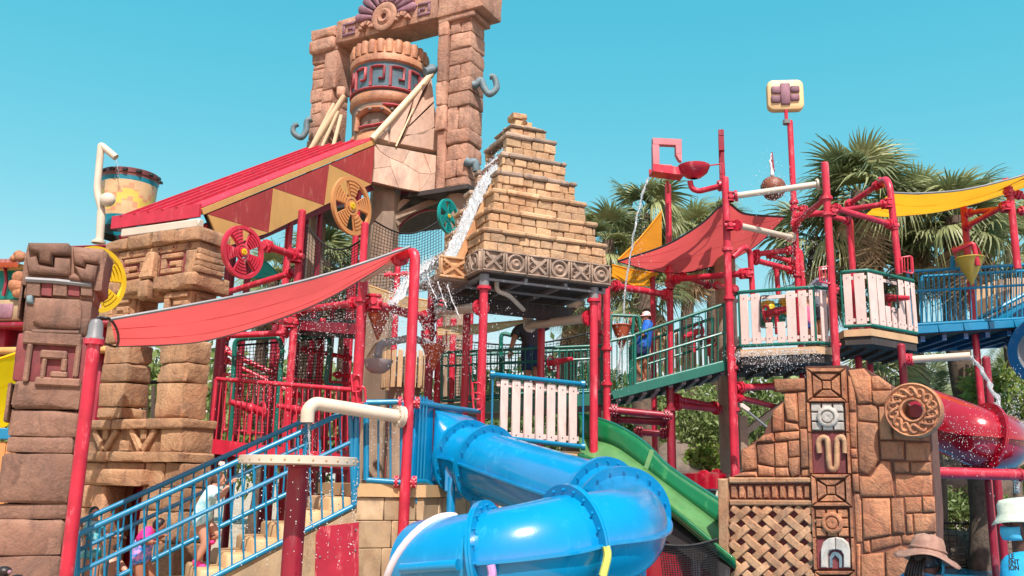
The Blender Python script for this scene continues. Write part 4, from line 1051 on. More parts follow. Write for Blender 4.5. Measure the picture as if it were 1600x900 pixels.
# skirt boards
mb = MB(); mb.prism([SN.px(300, 935, .05), SN.px(556, 797, .05), SN.px(556, 1000, .05), SN.px(300, 1000, .05)], lambda a, b, d: SN.P(a, d, b), -.02, .03); mb.build('skirt_board', TANWALL, sa)
mb = MB(); mb.prism([SN.px(494, 836, .05), SN.px(500, 823, .05), SN.px(561, 816, .05), SN.px(560, 1000, .05), SN.px(490, 1000, .05)], lambda a, b, d: SN.P(a, d, b), .032, .05); mb.build('painted_patch', paint('worn red board', srgb(176, 34, 58), .5, .2, .9, srgb(206, 120, 120), scale=4), sa)
for x, y in ((500, 870), (555, 860), (556, 828)):
    mb = MB(); mb.ball(SN.at(x, y, .055), .012, 4, 6); mb.build('screw', GREY, sa)
ld = thing('landing', V(-1.3, 11.3, 0), 'tan slide landing on block walls at the stair top', 'platform')
pA = SN.P(utop, 0, 0); L0 = V(pA.x, pA.y, 0); L1 = V(-.95, 10.65, 0); L2 = V(-.35, 12.4, 0); L3 = SN.P(utop, WID - .6, 0)
mb = MB(); mb.prism([(p.x, p.y) for p in (L0, L1, L2, L3)], lambda a, b, d: V(a, b, d), LZ - .14, LZ); mb.build('deck', STEP, ld)
WLF = Fr(L0, math.degrees(math.atan2((L1 - L0).y, (L1 - L0).x))); LL = (L1 - L0).length
for i, (za, zc) in enumerate(((0, .3), (.3, .62), (.62, .94), (.94, 1.24), (1.24, LZ - .145))):
    cut = [0.0, .34 + .1 * (i % 2), .72 + .12 * (i % 2), LL]
    for k in range(3):
        mb = MB(); mb.fb(WLF, cut[k] + .003, cut[k + 1] - .003, -.12, -.03, za + .003, zc - .003, .008, .001); mb.build('wall_block', TANWALL, ld)
WLS = Fr(L1, math.degrees(math.atan2((L2 - L1).y, (L2 - L1).x)))
for k in range(4):
    mb = MB(); mb.fb(WLS, .02 + k * .45, .46 + k * .45, -.12, -.03, 0, LZ - .145, .008); mb.build('wall_block', TANWALL, ld)
lr = [at(572, 629, 10.42), at(629, 628, 10.5)]; lbm = [at(572, 750, 10.42), at(629, 754, 10.5)]
lth = railing('landing_railing', 'short blue railing between stair top and bent-top post', lr, lbm, BLUE, .125, .034, .012)
for p, q in ((at(557, 760, 10.35), at(557, 655, 10.35)),): rod('end_post', p, q, .036, BLUE, lth)
# slide entry panel between the two red posts
E0 = V(pb.x + .05, pb.y + .1, 0); E1 = PY.P(.1, -.12, 0) + V(-.02, -.08, 0)
EF = Fr(E0, math.degrees(math.atan2((E1 - E0).y, (E1 - E0).x))); EL = (E1 - E0).length
# ---------------------------------------------------------------- enclosed blue slide
SR = .39
sl = thing('tube_slide', at(790, 800, 9.5) * V(1, 1, 0), 'glossy blue enclosed tube slide winding down in front', 'slide')
ez = at(700, 705, 11.4).z
path = [EF.P(EL * .48, .02, ez)] + [at(*p) for p in ((728, 716, 11.15), (760, 726, 10.9), (850, 757, 10.05), (940, 787, 9.3), (972, 806, 8.85))]
P1 = path
elbow = [at(972, 806, 8.85), at(974, 826, 8.35), at(948, 838, 7.95), at(892, 847, 7.72)]
low = [at(892, 847, 7.72), at(832, 862, 7.5), at(768, 875, 7.5), at(700, 883, 7.75), at(632, 889, 8.15)]
def frames(pts):
    out = []
    for i, p in enumerate(pts):
        t = (pts[min(i + 1, len(pts) - 1)] - pts[max(i - 1, 0)]).normalized(); s = t.cross(Z).normalized(); out.append((p, t, s, s.cross(t)))
    return out
def tube_section(pts, r=SR, n=36, name='tube_section', cut=None, mat=None, th=.012):
    F = pts if isinstance(pts[0], tuple) else frames(pts); mb = MB(); vs = []
    for rr in (r, r - th):
        for i, (p, t, s, u) in enumerate(F):
            for j in range(n):
                a = 2 * PI * j / n; q = p + (s * math.cos(a) + u * math.sin(a)) * rr
                if cut and i >= len(F) - 3: q = q - t * (cut * (.5 + .5 * math.sin(a)) * (i - len(F) + 4) / 3)
                vs.append(q)
    m = len(F); fs = []
    for i in range(m - 1):
        for j in range(n):
            j2 = (j + 1) % n; fs.append((i * n + j, i * n + j2, (i + 1) * n + j2, (i + 1) * n + j)[::-1]); o = m * n; fs.append((o + i * n + j, o + i * n + j2, o + (i + 1) * n + j2, o + (i + 1) * n + j))
    for i in (0, m - 1):
        for j in range(n):
            j2 = (j + 1) % n; o = m * n; fs.append((i * n + j, i * n + j2, o + i * n + j2, o + i * n + j))
    mb.add(vs, fs); sec = mb.build(name, mat or SLIDE, sl if mat is None else mat_parent, 50)
    return sec, F
def seam(F, parent, mat, r=SR, sides=(-1, 1), w=.045):
    for sd in sides:
        mb = MB(); vs = []
        for (p, t, s, u) in F:
            for rr in (r - .005, r + w):
                for h in (-.012, .012): vs.append(p + s * sd * rr + u * h)
        fs = []
        for i in range(len(F) - 1):
            b = i * 4; c = b + 4
            for x, y in ((0, 1), (1, 3), (3, 2), (2, 0)): fs.append((b + x, b + y, c + y, c + x))
        fs += [(0, 1, 3, 2), tuple(len(vs) - 4 + k for k in (0, 2, 3, 1))]
        mb.add(vs, fs); mb.build('seam_flange', mat, parent, 40)
SFL = {}
def slide_flange(p, t, r, mat, parent, R=None, gap=.022):
    R = R or r + .085; key = (mat.name, round(r, 3), round(R, 3))
    if key not in SFL:
        mb = MB()
        mb.lathe([(r - .01, -.024), (R, -.024), (R, -.003), (R - .008, 0), (R, .003), (R, .024), (r - .01, .024), (r - .01, -.024)], V(0, 0, 0), 48)
        for k in range(20):
            a = 2 * PI * k / 20; c = V(math.cos(a), math.sin(a), 0) * (r + (R - r) * .5); mb.cyl(c - Z * .045, c + Z * .045, .012, n=6)
        SFL[key] = mb.mesh('joint_flange', mat, V(0, 0, 0), 40)
    return inst(SFL[key], 'joint_flange', parent, Matrix.Translation(p) @ t.to_track_quat('Z', 'Y').to_matrix().to_4x4())
# square-to-round entry hood
hood = path[0]; F0 = frames(path[:3]); n = 40; mb = MB(); vs = []
t1 = (path[1] - path[0]).normalized()
for i in range(9):
    a_ = i / 8; c = lerp(hood, path[1], a_); e = a_ * a_ * (3 - 2 * a_); nrm = EF.n.lerp(t1, a_).normalized(); s = nrm.cross(Z).normalized(); u = s.cross(nrm)
    for j in range(n):
        an = 2 * PI * j / n; cx, sx = math.cos(an), math.sin(an); k = 1 / max(abs(cx), abs(sx))
        sq = V(cx * k * .46, sx * k * .5); cq = V(cx * SR, sx * SR); q = sq.lerp(cq, e); vs.append(c + s * q.x + u * q.y)
mb.add(vs, [(i * n + j, (i + 1) * n + j, (i + 1) * n + (j + 1) % n, i * n + (j + 1) % n) for i in range(8) for j in range(n)]); mb.build('entry_hood', SLIDE, sl, 60)
zl = ez - .52
for (a, b, c, d) in ((0.02, EL * .48 - .47, zl, ez + .6), (EL * .48 + .47, EL - .1, zl, ez + .5), (EL * .48 - .47, EL * .48 + .47, ez + .5, ez + .58)):
    mb = MB(); mb.fb(EF, a, b, -.015, .015, c, d, .006); mb.build('entry_panel', SLIDE, sl)
mb = MB(); mb.tube([EF.P(0, .03, EF.px(652, 631)[1]), EF.P(EL - .08, .03, ez + .58)], .034, 10); mb.build('entry_rail', BLUE, sl)
mb = MB(); mb.tube(bend([EF.P(0, .04, EF.px(650, 753)[1]), EF.P(EL * .16, .04, EF.px(660, 753)[1]), EF.P(EL * .42, .1, ez - .56), EF.P(EL * .6, .1, ez - .56)], .1), .034, 10); mb.build('entry_rail', BLUE, sl)
for k in range(3): rod('baluster', EF.P(.06 + k * .09, .05, zl - .1), EF.P(.06 + k * .09, .05, ez + .62), .012, BLUE, sl)
FULL = frames(spline(path + elbow[1:] + low[1:], 6))
for a, b in ((4, 12), (12, 24), (24, 30), (30, 48), (48, 60)):
    sec, F = tube_section(FULL[a:b + 1]); seam(FULL[max(a, 6):b + 1], sec, SLIDE)
sec, F = tube_section(FULL[60:], cut=.62, name='exit_section'); Fx = F
for i in (6, 12, 24, 30, 48, 60): slide_flange(FULL[i][0], FULL[i][1], SR, SLIDE, sl)
# foam pads on the exit
(p, t, s, u) = Fx[-1]
pad = [p + (s * math.cos(a) + u * math.sin(a)) * SR - t * (.62 * (.5 + .5 * math.sin(a))) for a in [lerp(1.32 * PI, .44 * PI, k / 16) for k in range(17)]]
pad = [q if True else q for q in pad]
mb = MB(); mb.tube(pad[4:], .036, 10); mb.build('foam_pad', paint('white foam pad', srgb(236, 222, 226), .6), sl)
mb = MB(); mb.tube(pad[:5], .045, 10); mb.build('foam_pad', paint('lilac foam pad', srgb(150, 150, 200), .6), sl)
mb = MB(); mb.tube([q[0] - q[2] * (SR + .03) for q in Fx[1:-5]], .045, 10); mb.build('foam_pad', SLIDE, sl)
for x, y, Y, c, y2 in ((944, 865, 7.35, (214, 226, 110), 900), (764, 895, 7.0, (206, 160, 214), 915)):
    mb = MB(); mb.tube(spline([at(x + 3, y - 12, Y), at(x + 5, y + 5, Y), at(x - 2, y2, Y)], 4), .033, 8); mb.build('foam_pad', paint('foam pad %d' % x, srgb(*c), .6), sl)
for a, b in (((706, 745, 10.85), (697, 812, 10.85)), ((742, 782, 10.7), (738, 815, 10.7)), ((1000, 850, 8.5), (1000, 1000, 8.5)), ((800, 880, 7.5), (800, 1100, 7.5))):
    mb = MB(); p = at(*a); mb.cyl(V(p.x, p.y, 0), p, .055, n=12); mb.build('support_leg', SLIDE, sl); 
mb = MB(); mb.box(at(706, 748, 10.9), (.16, .16, .3), .01); mb.build('support_bracket', SLIDE, sl)
# ---------------------------------------------------------------- open green slide
gs = thing('open_slide', at(1010, 760, 12.6) * V(1, 1, 0), 'open green slide with worn floor beside the tube slide', 'slide')
wt = [at(*p) for p in ((905, 646, 13.9), (925, 651, 13.7), (963, 664, 13.45), (1006, 690, 13.15), (1046, 729, 12.85), (1124, 781, 12.4), (1150, 800, 12.25))]
ff = [at(*p) for p in ((905, 684, 13.85), (925, 688, 13.65), (960, 698, 13.4), (997, 723, 13.1), (1037, 754, 12.8), (1121, 817, 12.35), (1150, 840, 12.2))]
fn = [at(*p) for p in ((905, 722, 13.1), (925, 728, 12.95), (958, 746, 12.7), (992, 768, 12.4), (1031, 790, 12.1), (1118, 862, 11.65), (1150, 888, 11.5))]
WT, FF, FN = spline(wt, 5), spline(ff, 5), spline(fn, 5)
def strip(A, B, name, mat, k=4, curve=0.0, thick=None):
    mb = MB(); m = len(A)
    vs = [lerp(A[i], B[i], j / k) - Z * curve * math.sin(PI * j / k) for i in range(m) for j in range(k + 1)]
    fs = [(i * (k + 1) + j, i * (k + 1) + j + 1, (i + 1) * (k + 1) + j + 1, (i + 1) * (k + 1) + j) for i in range(m - 1) for j in range(k)]
    mb.add(vs, fs); o = mb.build(name, mat, gs, 179); md = o.modifiers.new('thickness', 'SOLIDIFY'); md.thickness = .03; md.offset = 0; return o
strip(WT, FF, 'side_wall', GSLIDE, 3, 0); strip(FF, FN, 'slide_floor', GSLIDE2, 6, .05)
strip(FN, [p + Z * .12 + V(-.02, -.04, 0) for p in FN], 'side_wall', GSLIDE, 2)
mb = MB(); mb.tube(WT, .022, 6); mb.build('edge_lip', GREEN, gs)
mb = MB(); i = 17; mb.bar(lerp(WT[i], FF[i], .0), lerp(WT[i], FF[i], 1.0), .05, .1, V(1, 0, 0)); mb.build('joint_rib', GSLIDE2, gs)
mb = MB(); mb.hexa([p + Z * h for p in (FN[8], FF[8], FN[-3], FF[-3]) for h in (-.3, -.06)]); mb.build('under_beam', UNDER, gs)
for i in (12, 22): rod('support_leg', V(FF[i].x, FF[i].y, 0), FF[i] - Z * .05, .05, GREEN, gs)
# ---------------------------------------------------------------- white slat panel under the pyramid
def slat_panel(name, label, fr_pts, slats, top_px, bot_px, railmat, tilt=0, cat='railing', bmat=None, group=None):
    pass
S0 = at(775, 640, 12.35); S1 = at(908, 645, 13.3); SPF = Fr(S0, math.degrees(math.atan2(S1.y - S0.y, S1.x - S0.x)))
sp_ = thing('timber_guard_rail', S0 * V(1, 1, 0) + Z * SPF.px(775, 685)[1], 'white slatted guard rail with blue rails under the pyramid', 'railing')
t0, t1_ = SPF.at(770, 585, .03), SPF.at(911, 600, .03); b0, b1 = SPF.at(768, 682, .03), SPF.at(911, 698, .03)
for p, q, nm in ((t0, t1_, 'top_rail'), (b0, b1, 'bottom_rail')): rod(nm, p, q, .034, BLUE, sp_, 10); [rod('rail_ball', e - V(.03, 0, 0), e + V(.03, 0, 0), .055, BLUE, sp_, 10) for e in (p, q)]
for p, q in ((t0, b0), (t1_, b1)): rod('end_post', lerp(p, q, .02), lerp(p, q, .98), .014, BLUE, sp_)
zt_, zb_ = SPF.px(840, 598)[1], SPF.px(840, 690)[1]
mbb = (zt_ - .07, zb_ + .07)
for zc in mbb:
    mb = MB(); mb.fb(SPF, SPF.px(776, 640)[0], SPF.px(905, 640)[0], -.03, -.005, zc - .035, zc + .035, .004); mb.build('cross_board', SLAT, sp_)
c1 = lambda x: 560 + x * .311
for x0, x1 in ((710, 746), (768, 808), (828, 868), (886, 926), (944, 984), (1000, 1039), (1055, 1093)):
    a = SPF.px(c1(x0), 640)[0]; b = SPF.px(c1(x1), 640)[0]; mb = MB(); mb.fb(SPF, a, b, .0, .028, zb_, zt_, .006); o = mb.build('slat', SLAT, sp_)
    for zc in mbb: mb = MB(); mb.cyl(SPF.P((a + b) / 2, .02, zc), SPF.P((a + b) / 2, .034, zc), .01, n=6); mb.build('bolt', DARK, o)
mb = MB(); mb.fb(SPF, 0, SPF.px(908, 640)[0], -.6, .0, SPF.px(850, 716)[1], SPF.px(850, 703)[1]); mb.build('deck_edge', SLATY, sp_)
# ---------------------------------------------------------------- white water spout on the bent-top post, tray fountain
ws = thing('water_spout', at(628, 650, 10.4), 'thick cream water spout pipe with down-turned nozzle over the stair', 'spout')
p0 = at(630, 652, 10.45); mb = MB(); mb.tube(bend([p0, at(492, 630, 9.9), at(481, 640, 9.85), at(480, 660, 9.85)], .14, 6), .075, 16); mb.build('pipe', WHITEP, ws)
d = (p0 - at(520, 636, 10)).normalized(); 
for s in (.02, .06): flange_part(p0 - d * s, d, .125, WHITEP, ws)
stream('thin stream from cream nozzle above the tray', [at(482, 660, 9.85), at(483, 680, 9.85), at(484, 716, 9.85)], (.02, .012))
tf = thing('tray_fountain', at(467, 800, 8.5) * V(1, 1, 0), 'round cream water tray on a maroon pedestal', 'fountain')
tc = at(467, 721, 8.5); mb = MB(); R_ = 88 / FPX * 8.6
mb.lathe([(.001, -.03), (R_ * .9, -.035), (R_, -.025), (R_, .04), (R_ * .97, .045), (R_ * .95, .02), (.001, .015)], tc, 56); mb.build('tray', WHITEP, tf, 40)
for k in range(28):
    a = 2 * PI * k / 28; mb = MB(); mb.ball(tc + V(math.cos(a) * R_, math.sin(a) * R_, .008), .011, 4, 6); mb.build('nozzle', STEP, tf)
mb = MB(); mb.lathe([(.095, 0), (.095, tc.z - .06), (.12, tc.z - .05), (.12, tc.z - .03)], V(tc.x, tc.y, 0), 24); mb.build('pedestal', DRED, tf, 40)
mb = MB()
for k in range(70):
    a = rnd.uniform(0, 2 * PI); q = tc + V(math.cos(a) * R_ * 1.01, math.sin(a) * R_ * 1.01, 0)
    for _ in range(5): mb.ball(q - Z * rnd.uniform(.03, .9), rnd.uniform(.003, .007), 3, 5)
o = mb.build('tray_drips', WATER, None, 179); tag(o, 'drops falling round the rim of cream tray', 'water'); o['kind'] = 'stuff'
# ================================================================ red frame left of the pyramid
lf = thing('climbing_structure', at(450, 640, 14.3) * V(1, 1, 0), 'red pipe climbing structure between stone gateway and bent-top post', 'climbing frame')
post(lf, 460, 500, 14.3, 330, collars=(400, 505)); post(lf, 496, 400, 17.5, 330, mat=DRED); post(lf, 566, 430, 14.0, 350, 640, collars=(475,)); post(lf, 562, 540, 12.6, 436, collars=(470,), r=.075)
post(lf, 339, 600, 13.4, 500, mat=DRED, r=.07); post(lf, 671, 560, 14.8, 440, r=.07, collars=(500, 520), mat=DRED); post(lf, 684, 580, 16.5, 430); post(lf, 540, 560, 17, 420, mat=DRED); post(lf, 620, 450, 17.5, 405)
post(lf, 352, 470, 15.5, 400, mat=DRED); post(lf, 385, 450, 16, 410, mat=DRED); post(lf, 515, 560, 16.4, 470, mat=DRED); post(lf, 500, 560, 15.6, 500); post(lf, 375, 560, 16, 470, mat=DRED); post(lf, 425, 580, 15.6, 480, mat=DRED)
for a, b, r in (((411, 383, 13.4), (463, 400, 14.2), .06), ((469, 485, 14.3), (558, 473, 12.8), .055), ((421, 498, 15), (459, 507, 14.4), .05), ((580, 475, 12.6), (668, 497, 14.8), .07), ((345, 460, 15), (460, 425, 14.4), .05),
                ((345, 545, 15), (440, 590, 15), .05), ((345, 525, 14.5), (455, 520, 14.5), .05), ((470, 545, 16), (550, 560, 16), .04), ((346, 560, 16), (470, 620, 16), .04), ((520, 585, 16), (550, 588, 16), .035), ((600, 430, 16.5), (640, 428, 16.5), .035)):
    beam(lf, at(*a), at(*b), r)
mb = MB(); mb.hexa([at(x, y, Y) + Z * h for x, y, Y in ((469, 512, 14.4), (469, 496, 16.8), (556, 517, 13.0), (556, 500, 16.6)) for h in (-.12, 0)]); mb.build('deck', UNDER, lf)
mb = MB(); mb.bar(at(469, 508, 14.35), at(555, 514, 12.95), .06, .16, Z); mb.build('deck_edge', DRED, lf)
mb = MB(); mb.hexa([at(x, y, Y) + Z * h for x, y, Y in ((322, 700, 12.9), (345, 690, 16.0), (556, 725, 12.6), (556, 705, 16.0)) for h in (-.16, 0)]); mb.build('deck', DRED, lf)
mb = MB(); mb.bar(at(322, 696, 12.85), at(556, 724, 12.55), .06, .2, Z); mb.build('deck_edge', RED, lf)
for pts in ([(360, 690), (367, 530), (436, 526), (441, 545), (430, 690)], [(466, 528), (512, 523), (517, 540), (508, 602), (535, 603)]):
    mb = MB(); mb.tube(bend([at(x, y, 14.8) for x, y in pts], .12, 4), .04, 10); mb.build('climbing_hoop', GREEN, lf)
for x0, x1, y0, y1, Y in ((355, 445, 400, 420, 17), (350, 460, 470, 500, 15.2)):
    pass
railing('red_railing', 'red balustrade between the stone gateway and bent-top post', [at(338, 592, 12.9), at(552, 609, 12.55)], [at(328, 690, 12.9), at(552, 718, 12.55)], RED, .085, .032, .01)
railing('red_railing', 'red balustrade at the back of the left deck', [at(350, 585, 16), at(552, 600, 16)], [at(350, 672, 16), at(552, 688, 16)], RED, .11, .03, .012)
def ball_joint(c, r, parent, mat):
    mb = MB(); r *= .82; mb.lathe([(r * .7, -r), (r * .95, -r), (r * .95, -r * .72), (r * .72, -r * .68), (r * .78, 0), (r * .72, r * .68), (r * .95, r * .72), (r * .95, r), (r * .7, r)], c, 16)
    mb.cyl(c - V(r * 1.1, 0, 0), c + V(r * 1.1, 0, 0), r * .5, n=10); mb.cyl(c + V(0, -r * 1.1, 0), c + V(0, r * 1.1, 0), r * .5, n=10); return mb.build('clamp_joint', mat, parent, 40)
for x, y, Y in ((585, 472, 12.6), (668, 500, 14.8), (669, 521, 14.8), (456, 502, 14.3), (462, 400, 14.2)): ball_joint(at(x, y, Y), .13, lf, RED)
for x, y, Y in ((555, 600, 12.5), (562, 618, 12.5), (744, 612, 12.4), (744, 628, 12.4)):   # grab handles
    mb = MB(); mb.tube(bend([at(x - 6, y - 14, Y), at(x + 8, y - 14, Y), at(x + 10, y + 12, Y), at(x - 4, y + 12, Y)], .06, 4), .016, 8, closed=True); o = mb.build('grab_handle', RED); 
    tag(o, ['upper red grab loop left of bent-top post', 'lower red grab loop left of bent-top post', 'upper red grab loop beside the white slat panel', 'lower red grab loop beside the white slat panel'][[555, 562, 744].index(x) if y not in (628,) else 3], 'handle', 'red grab loops')
# nets
def net(label, fn, nu, nv, r=.006, name='safety_net'):
    mb = MB()
    for i in range(nu + 1): mb.tube([fn(i / nu, j / 14) for j in range(15)], r, 3, False)
    for j in range(nv + 1): mb.tube([fn(i / 20, j / nv) for i in range(21)], r, 3, False)
    mb.tube([fn(i / 20, 1) for i in range(21)], r * 3, 5); o = mb.build(name, NETM, None, 0); tag(o, label, 'net'); return o
def netpx(px, Y0, Y1, sag=0.0):
    (ax, ay), (bx, by), (cx_, cy_), (dx, dy) = px     # bottom-left, bottom-right, top-right, top-left
    A, B, C_, D = at(ax, ay, Y0), at(bx, by, Y1), at(cx_, cy_, Y1), at(dx, dy, Y0)
    return lambda a, b: lerp(lerp(A, B, a), lerp(D, C_, a), b) - Z * sag * math.sin(PI * a) * b
net('black safety net between the red posts behind long sail', netpx([(470, 520), (568, 505), (572, 370), (480, 352)], 16.5, 15.2, .35), 18, 26)
net('black safety net hung below the tower column', netpx([(570, 470), (690, 450), (690, 342), (585, 345)], 17.2, 18.5, .3), 24, 22)
net('black climbing net inside the left green hoop', netpx([(365, 680), (428, 680), (436, 535), (368, 540)], 14.85, 14.85, 0), 12, 26)
net('black climbing net inside the right green hoop', netpx([(455, 600), (508, 600), (514, 528), (462, 532)], 14.85, 14.85, 0), 10, 14)
net('black net strip under the dark upper deck', netpx([(350, 510), (560, 500), (560, 478), (350, 470)], 16, 15, .1), 40, 7)
net('black net behind the green bridge railing', netpx([(700, 620), (935, 612), (940, 515), (705, 530)], 17.5, 17.5, .2), 44, 18)
# funnels, bowls, beige canopies, slatted drum
def funnel(label, c, r, h, mat, name='funnel', rim=None, lean=(0, 0)):
    th = thing(name, Vector(c) - Z * h, label, 'funnel', 'hanging water cones')
    mb = MB(); mb.lathe([(.012, -h), (r, 0), (r * .97, .0), (.012, -h + .03)], c, 28); mb.build('cone', mat, th, 40)
    mb = MB(); mb.tube([Vector(c) + V(math.cos(a) * r, math.sin(a) * r, 0) for a in [2 * PI * k / 28 for k in range(28)]], .012, 5, closed=True); mb.build('rim', mat, th)
    for s in (-1, 1): rod('hanger_rod', Vector(c) + V(s * r, 0, 0), Vector(c) + V(s * r * .9, .1, .25), .012, RED, th)
    return th
funnel('terracotta water cone hanging right of the maroon post', at(592, 488, 13.2), .18, .42, CONE)
funnel('terracotta water cone hanging behind the pyramid front post', at(669, 540, 14.0) + V(.09, 0, 0), .2, .4, CONE)
funnel('terracotta water cone hanging at the green bridge end', at(971, 509, 15.1), .17, .45, CONE)
PGREY = paint('pale grey metal', srgb(172, 166, 168), .4, .12, .3)
gb = thing('grey_bowl', at(591, 575, 13.4), 'grey metal splash bowl beside the beige column', 'bowl')
mb = MB(); c = at(591, 563, 13.4); mb.lathe([(.001, -.2), (.1, -.19), (.18, -.13), (.22, -.02), (.225, 0), (.21, 0), (.17, -.1), (.001, -.16)], c, 28); mb.build('bowl', PGREY, gb, 60)
mb = MB(); mb.tube(bend([at(590, 558, 13.5), at(593, 538, 13.6), at(640, 528, 14), at(668, 535, 14.6)], .15, 5), .06, 10); mb.build('spout_pipe', PGREY, gb)
dr = thing('slatted_drum', at(634, 610, 16), 'drum of brown timber slats behind the bent-top post', 'drum')
dc = at(634, 600, 16.3); zt2 = at(634, 552, 16.3).z
for k in range(22):
    a = 2 * PI * k / 22; mb = MB(); p = V(dc.x + math.cos(a) * .44, dc.y + math.sin(a) * .44, 0); mb.hexa([p + V(-math.sin(a) * s * .045, math.cos(a) * s * .045, 0) + V(math.cos(a), math.sin(a), 0) * q + Z * z for s in (-1, 1) for q in (-.012, .012) for z in (dc.z - .1, zt2 + rnd.uniform(-.02, .02))], .004); mb.build('slat', SLATY, dr)
mb = MB(); mb.lathe([(.41, 0), (.41, zt2 - dc.z - .12)], V(dc.x, dc.y, dc.z), 24); mb.build('core', UNDER, dr)
mb = MB(); mb.lathe([(.3, 0), (.28, dc.z - .08)], V(dc.x, dc.y, 0), 12); mb.build('pedestal', COLUMN, dr)
sailgrid('shade_sail', 'beige shade sail behind the terracotta cone', SAILB, [at(576, 446, 15.5), at(625, 462, 15.6), at(672, 470, 15.7)], [at(580, 478, 16.8), at(640, 497, 16.6), at(676, 498, 16.4)], 10, 5, .05, SAILB)
sailgrid('shade_sail', 'brown beige shade sail hanging below the pyramid', SAILB, [at(683, 512, 15.3), at(760, 506, 15.4), at(828, 500, 15.5)], [at(684, 524, 16.4), at(745, 518, 16.2), at(810, 508, 16)], 10, 5, .1, SAILB)
sailgrid('shade_sail', 'teal shade sail behind the red spinner disc', SAILT, [at(385, 412, 17), at(412, 408, 17), at(438, 432, 17)], [at(385, 434, 18), at(410, 435, 18), at(439, 434, 17.6)], 8, 4, .0, SAILT)
# ================================================================ green middle bridge
mbz = at(800, 626, 15.5).z
md = thing('green_bridge', at(812, 640, 15.5) * V(1, 1, 0), 'level green deck bridge behind the pyramid posts', 'bridge')
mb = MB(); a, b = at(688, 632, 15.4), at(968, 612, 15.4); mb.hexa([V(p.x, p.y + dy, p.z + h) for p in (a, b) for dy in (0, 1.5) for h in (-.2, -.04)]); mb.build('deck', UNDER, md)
mb = MB(); mb.bar(a - Z * .1 - V(0, .04, 0), b - Z * .1 - V(0, .04, 0), .05, .2, Z); mb.build('deck_edge', GREEN, md)
railing('green_railing', 'front green railing of level bridge below the pyramid', [at(690, 551, 15.4), at(940, 540, 15.4)], [at(690, 627, 15.4), at(940, 611, 15.4)], GREEN, .115, .026, .01, .72)
railing('green_railing', 'back green railing of level bridge below the pyramid', [at(690, 556, 16.9), at(940, 546, 16.9)], [at(690, 622, 16.9), at(940, 608, 16.9)], GREEN, .115, .026, .01)
mb = MB(); mb.tube(bend([at(782, 625, 16.6), at(783, 520, 16.6), at(803, 525, 16.6), at(820, 532, 16.6)], .1), .04, 8); o = mb.build('green_arch', GREEN); tag(o, 'green bent pipe beside the man on the bridge', 'pipe')
mp = thing('bridge_posts', at(940, 610, 15) * V(1, 1, 0), 'cluster of red posts where the two green bridges meet', 'posts')
post(mp, 934, 550, 15.6, 455, collars=(520,)); post(mp, 948, 550, 15.0, 430, collars=(600, 545)); post(mp, 706, 580, 16.9, 500); post(mp, 733, 560, 17.2, 470)
for a, b, r in (((950, 640, 15), (1050, 650, 15), .06), ((955, 655, 15.5), (1045, 660, 15.5), .06), ((990, 675, 15.3), (1046, 678, 15.3), .055)): beam(mp, at(*a), at(*b), r, DRED)
# ================================================================ sloping green ramp bridge
rb = thing('ramp_bridge', at(1050, 620, 15) * V(1, 1, 0), 'sloping green ramp bridge with dark ribbed underside', 'bridge')
a, b = at(956, 616, 15.0), at(1139, 569, 15.0); back = V(0.1, 1.35, 0)
mb = MB(); mb.hexa([p + d + Z * h for p in (a, b) for d in (V(0, 0, 0), back) for h in (-.06, 0.03)]); mb.build('deck', UNDER, rb)
mb = MB(); mb.bar(a - V(0, .04, 0) - Z * .02, b - V(0, .04, 0) - Z * .02, .06, .15, Z, .006); mb.build('edge_beam', GREEN, rb)
mb = MB(); mb.bar(a + back - Z * .02, b + back - Z * .02, .06, .2, Z, .006); mb.build('edge_beam', GREEN, rb)
for k in range(9):
    p = lerp(a, b, (k + .5) / 9) - Z * .1; mb = MB(); mb.bar(p, p + back, .07, .08, Z); mb.build('cross_rib', GREY, rb)
for off, lab in ((V(0, 0, 0), 'front green railing of sloping ramp bridge'), (back, 'back green railing of sloping ramp bridge')):
    railing('ramp_railing', lab, [at(992, 523, 15) + off, at(1132, 475, 15) + off], [at(992, 601, 15) + off, at(1132, 565, 15) + off], GREEN, .105, .028, .01, .5)
gh = thing('hoop_gate', at(975, 600, 15) * V(1, 1, 0) + Z * 3.2, 'green pipe hoop gate at the low end of ramp', 'gate')
mb = MB(); mb.tube(bend([at(953, 535, 15), at(954, 492, 15), at(998, 494, 15), at(1001, 520, 15)], .06), .03, 8); mb.build('hoop', GREEN, gh)
mb = MB(); mb.tube(bend([at(988, 525, 15), at(990, 495, 15)], .05), .026, 8); mb.build('hoop', GREEN, gh)
rod('rail', at(953, 533, 15), at(992, 524, 15), .028, GREEN, gh)
for k in range(5): rod('baluster', at(956 + k * 8, 536 - k * 2, 15), at(956 + k * 8, 606 - k * 2, 15), .01, GREEN, gh)
# ================================================================ right hand red frame
rf = thing('climbing_structure', at(1200, 560, 15) * V(1, 1, 0), 'large red pipe structure carrying slatted balconies on the right', 'climbing frame')
post(rf, 1140, 500, 14.8, 279, collars=(390, 466)); post(rf, 1297, 400, 14.3, 256, collars=(310, 335)); post(rf, 1047, 480, 16.2, 290, r=.06, collars=(425, 440)); post(rf, 1331, 400, 16.4, 345)
post(rf, 1241, 330, 16, 190, r=.055, collars=(316, 325, 352, 430)); post(rf, 1413, 600, 15.8, 540); post(rf, 1361, 600, 17.2, 510); post(rf, 1020, 470, 17, 400, r=.055); post(rf, 1048, 690, 15.2, 600, collars=(640,), mat=DRED)
def pipe(pts, r=.05, mat=None, name='pipe', parent=None, k=.12, n=12):
    mb = MB(); mb.tube(bend([at(*p) for p in pts], k, 5) if len(pts) > 2 else [at(*p) for p in pts], r, n); return mb.build(name, mat or RED, parent or rf)
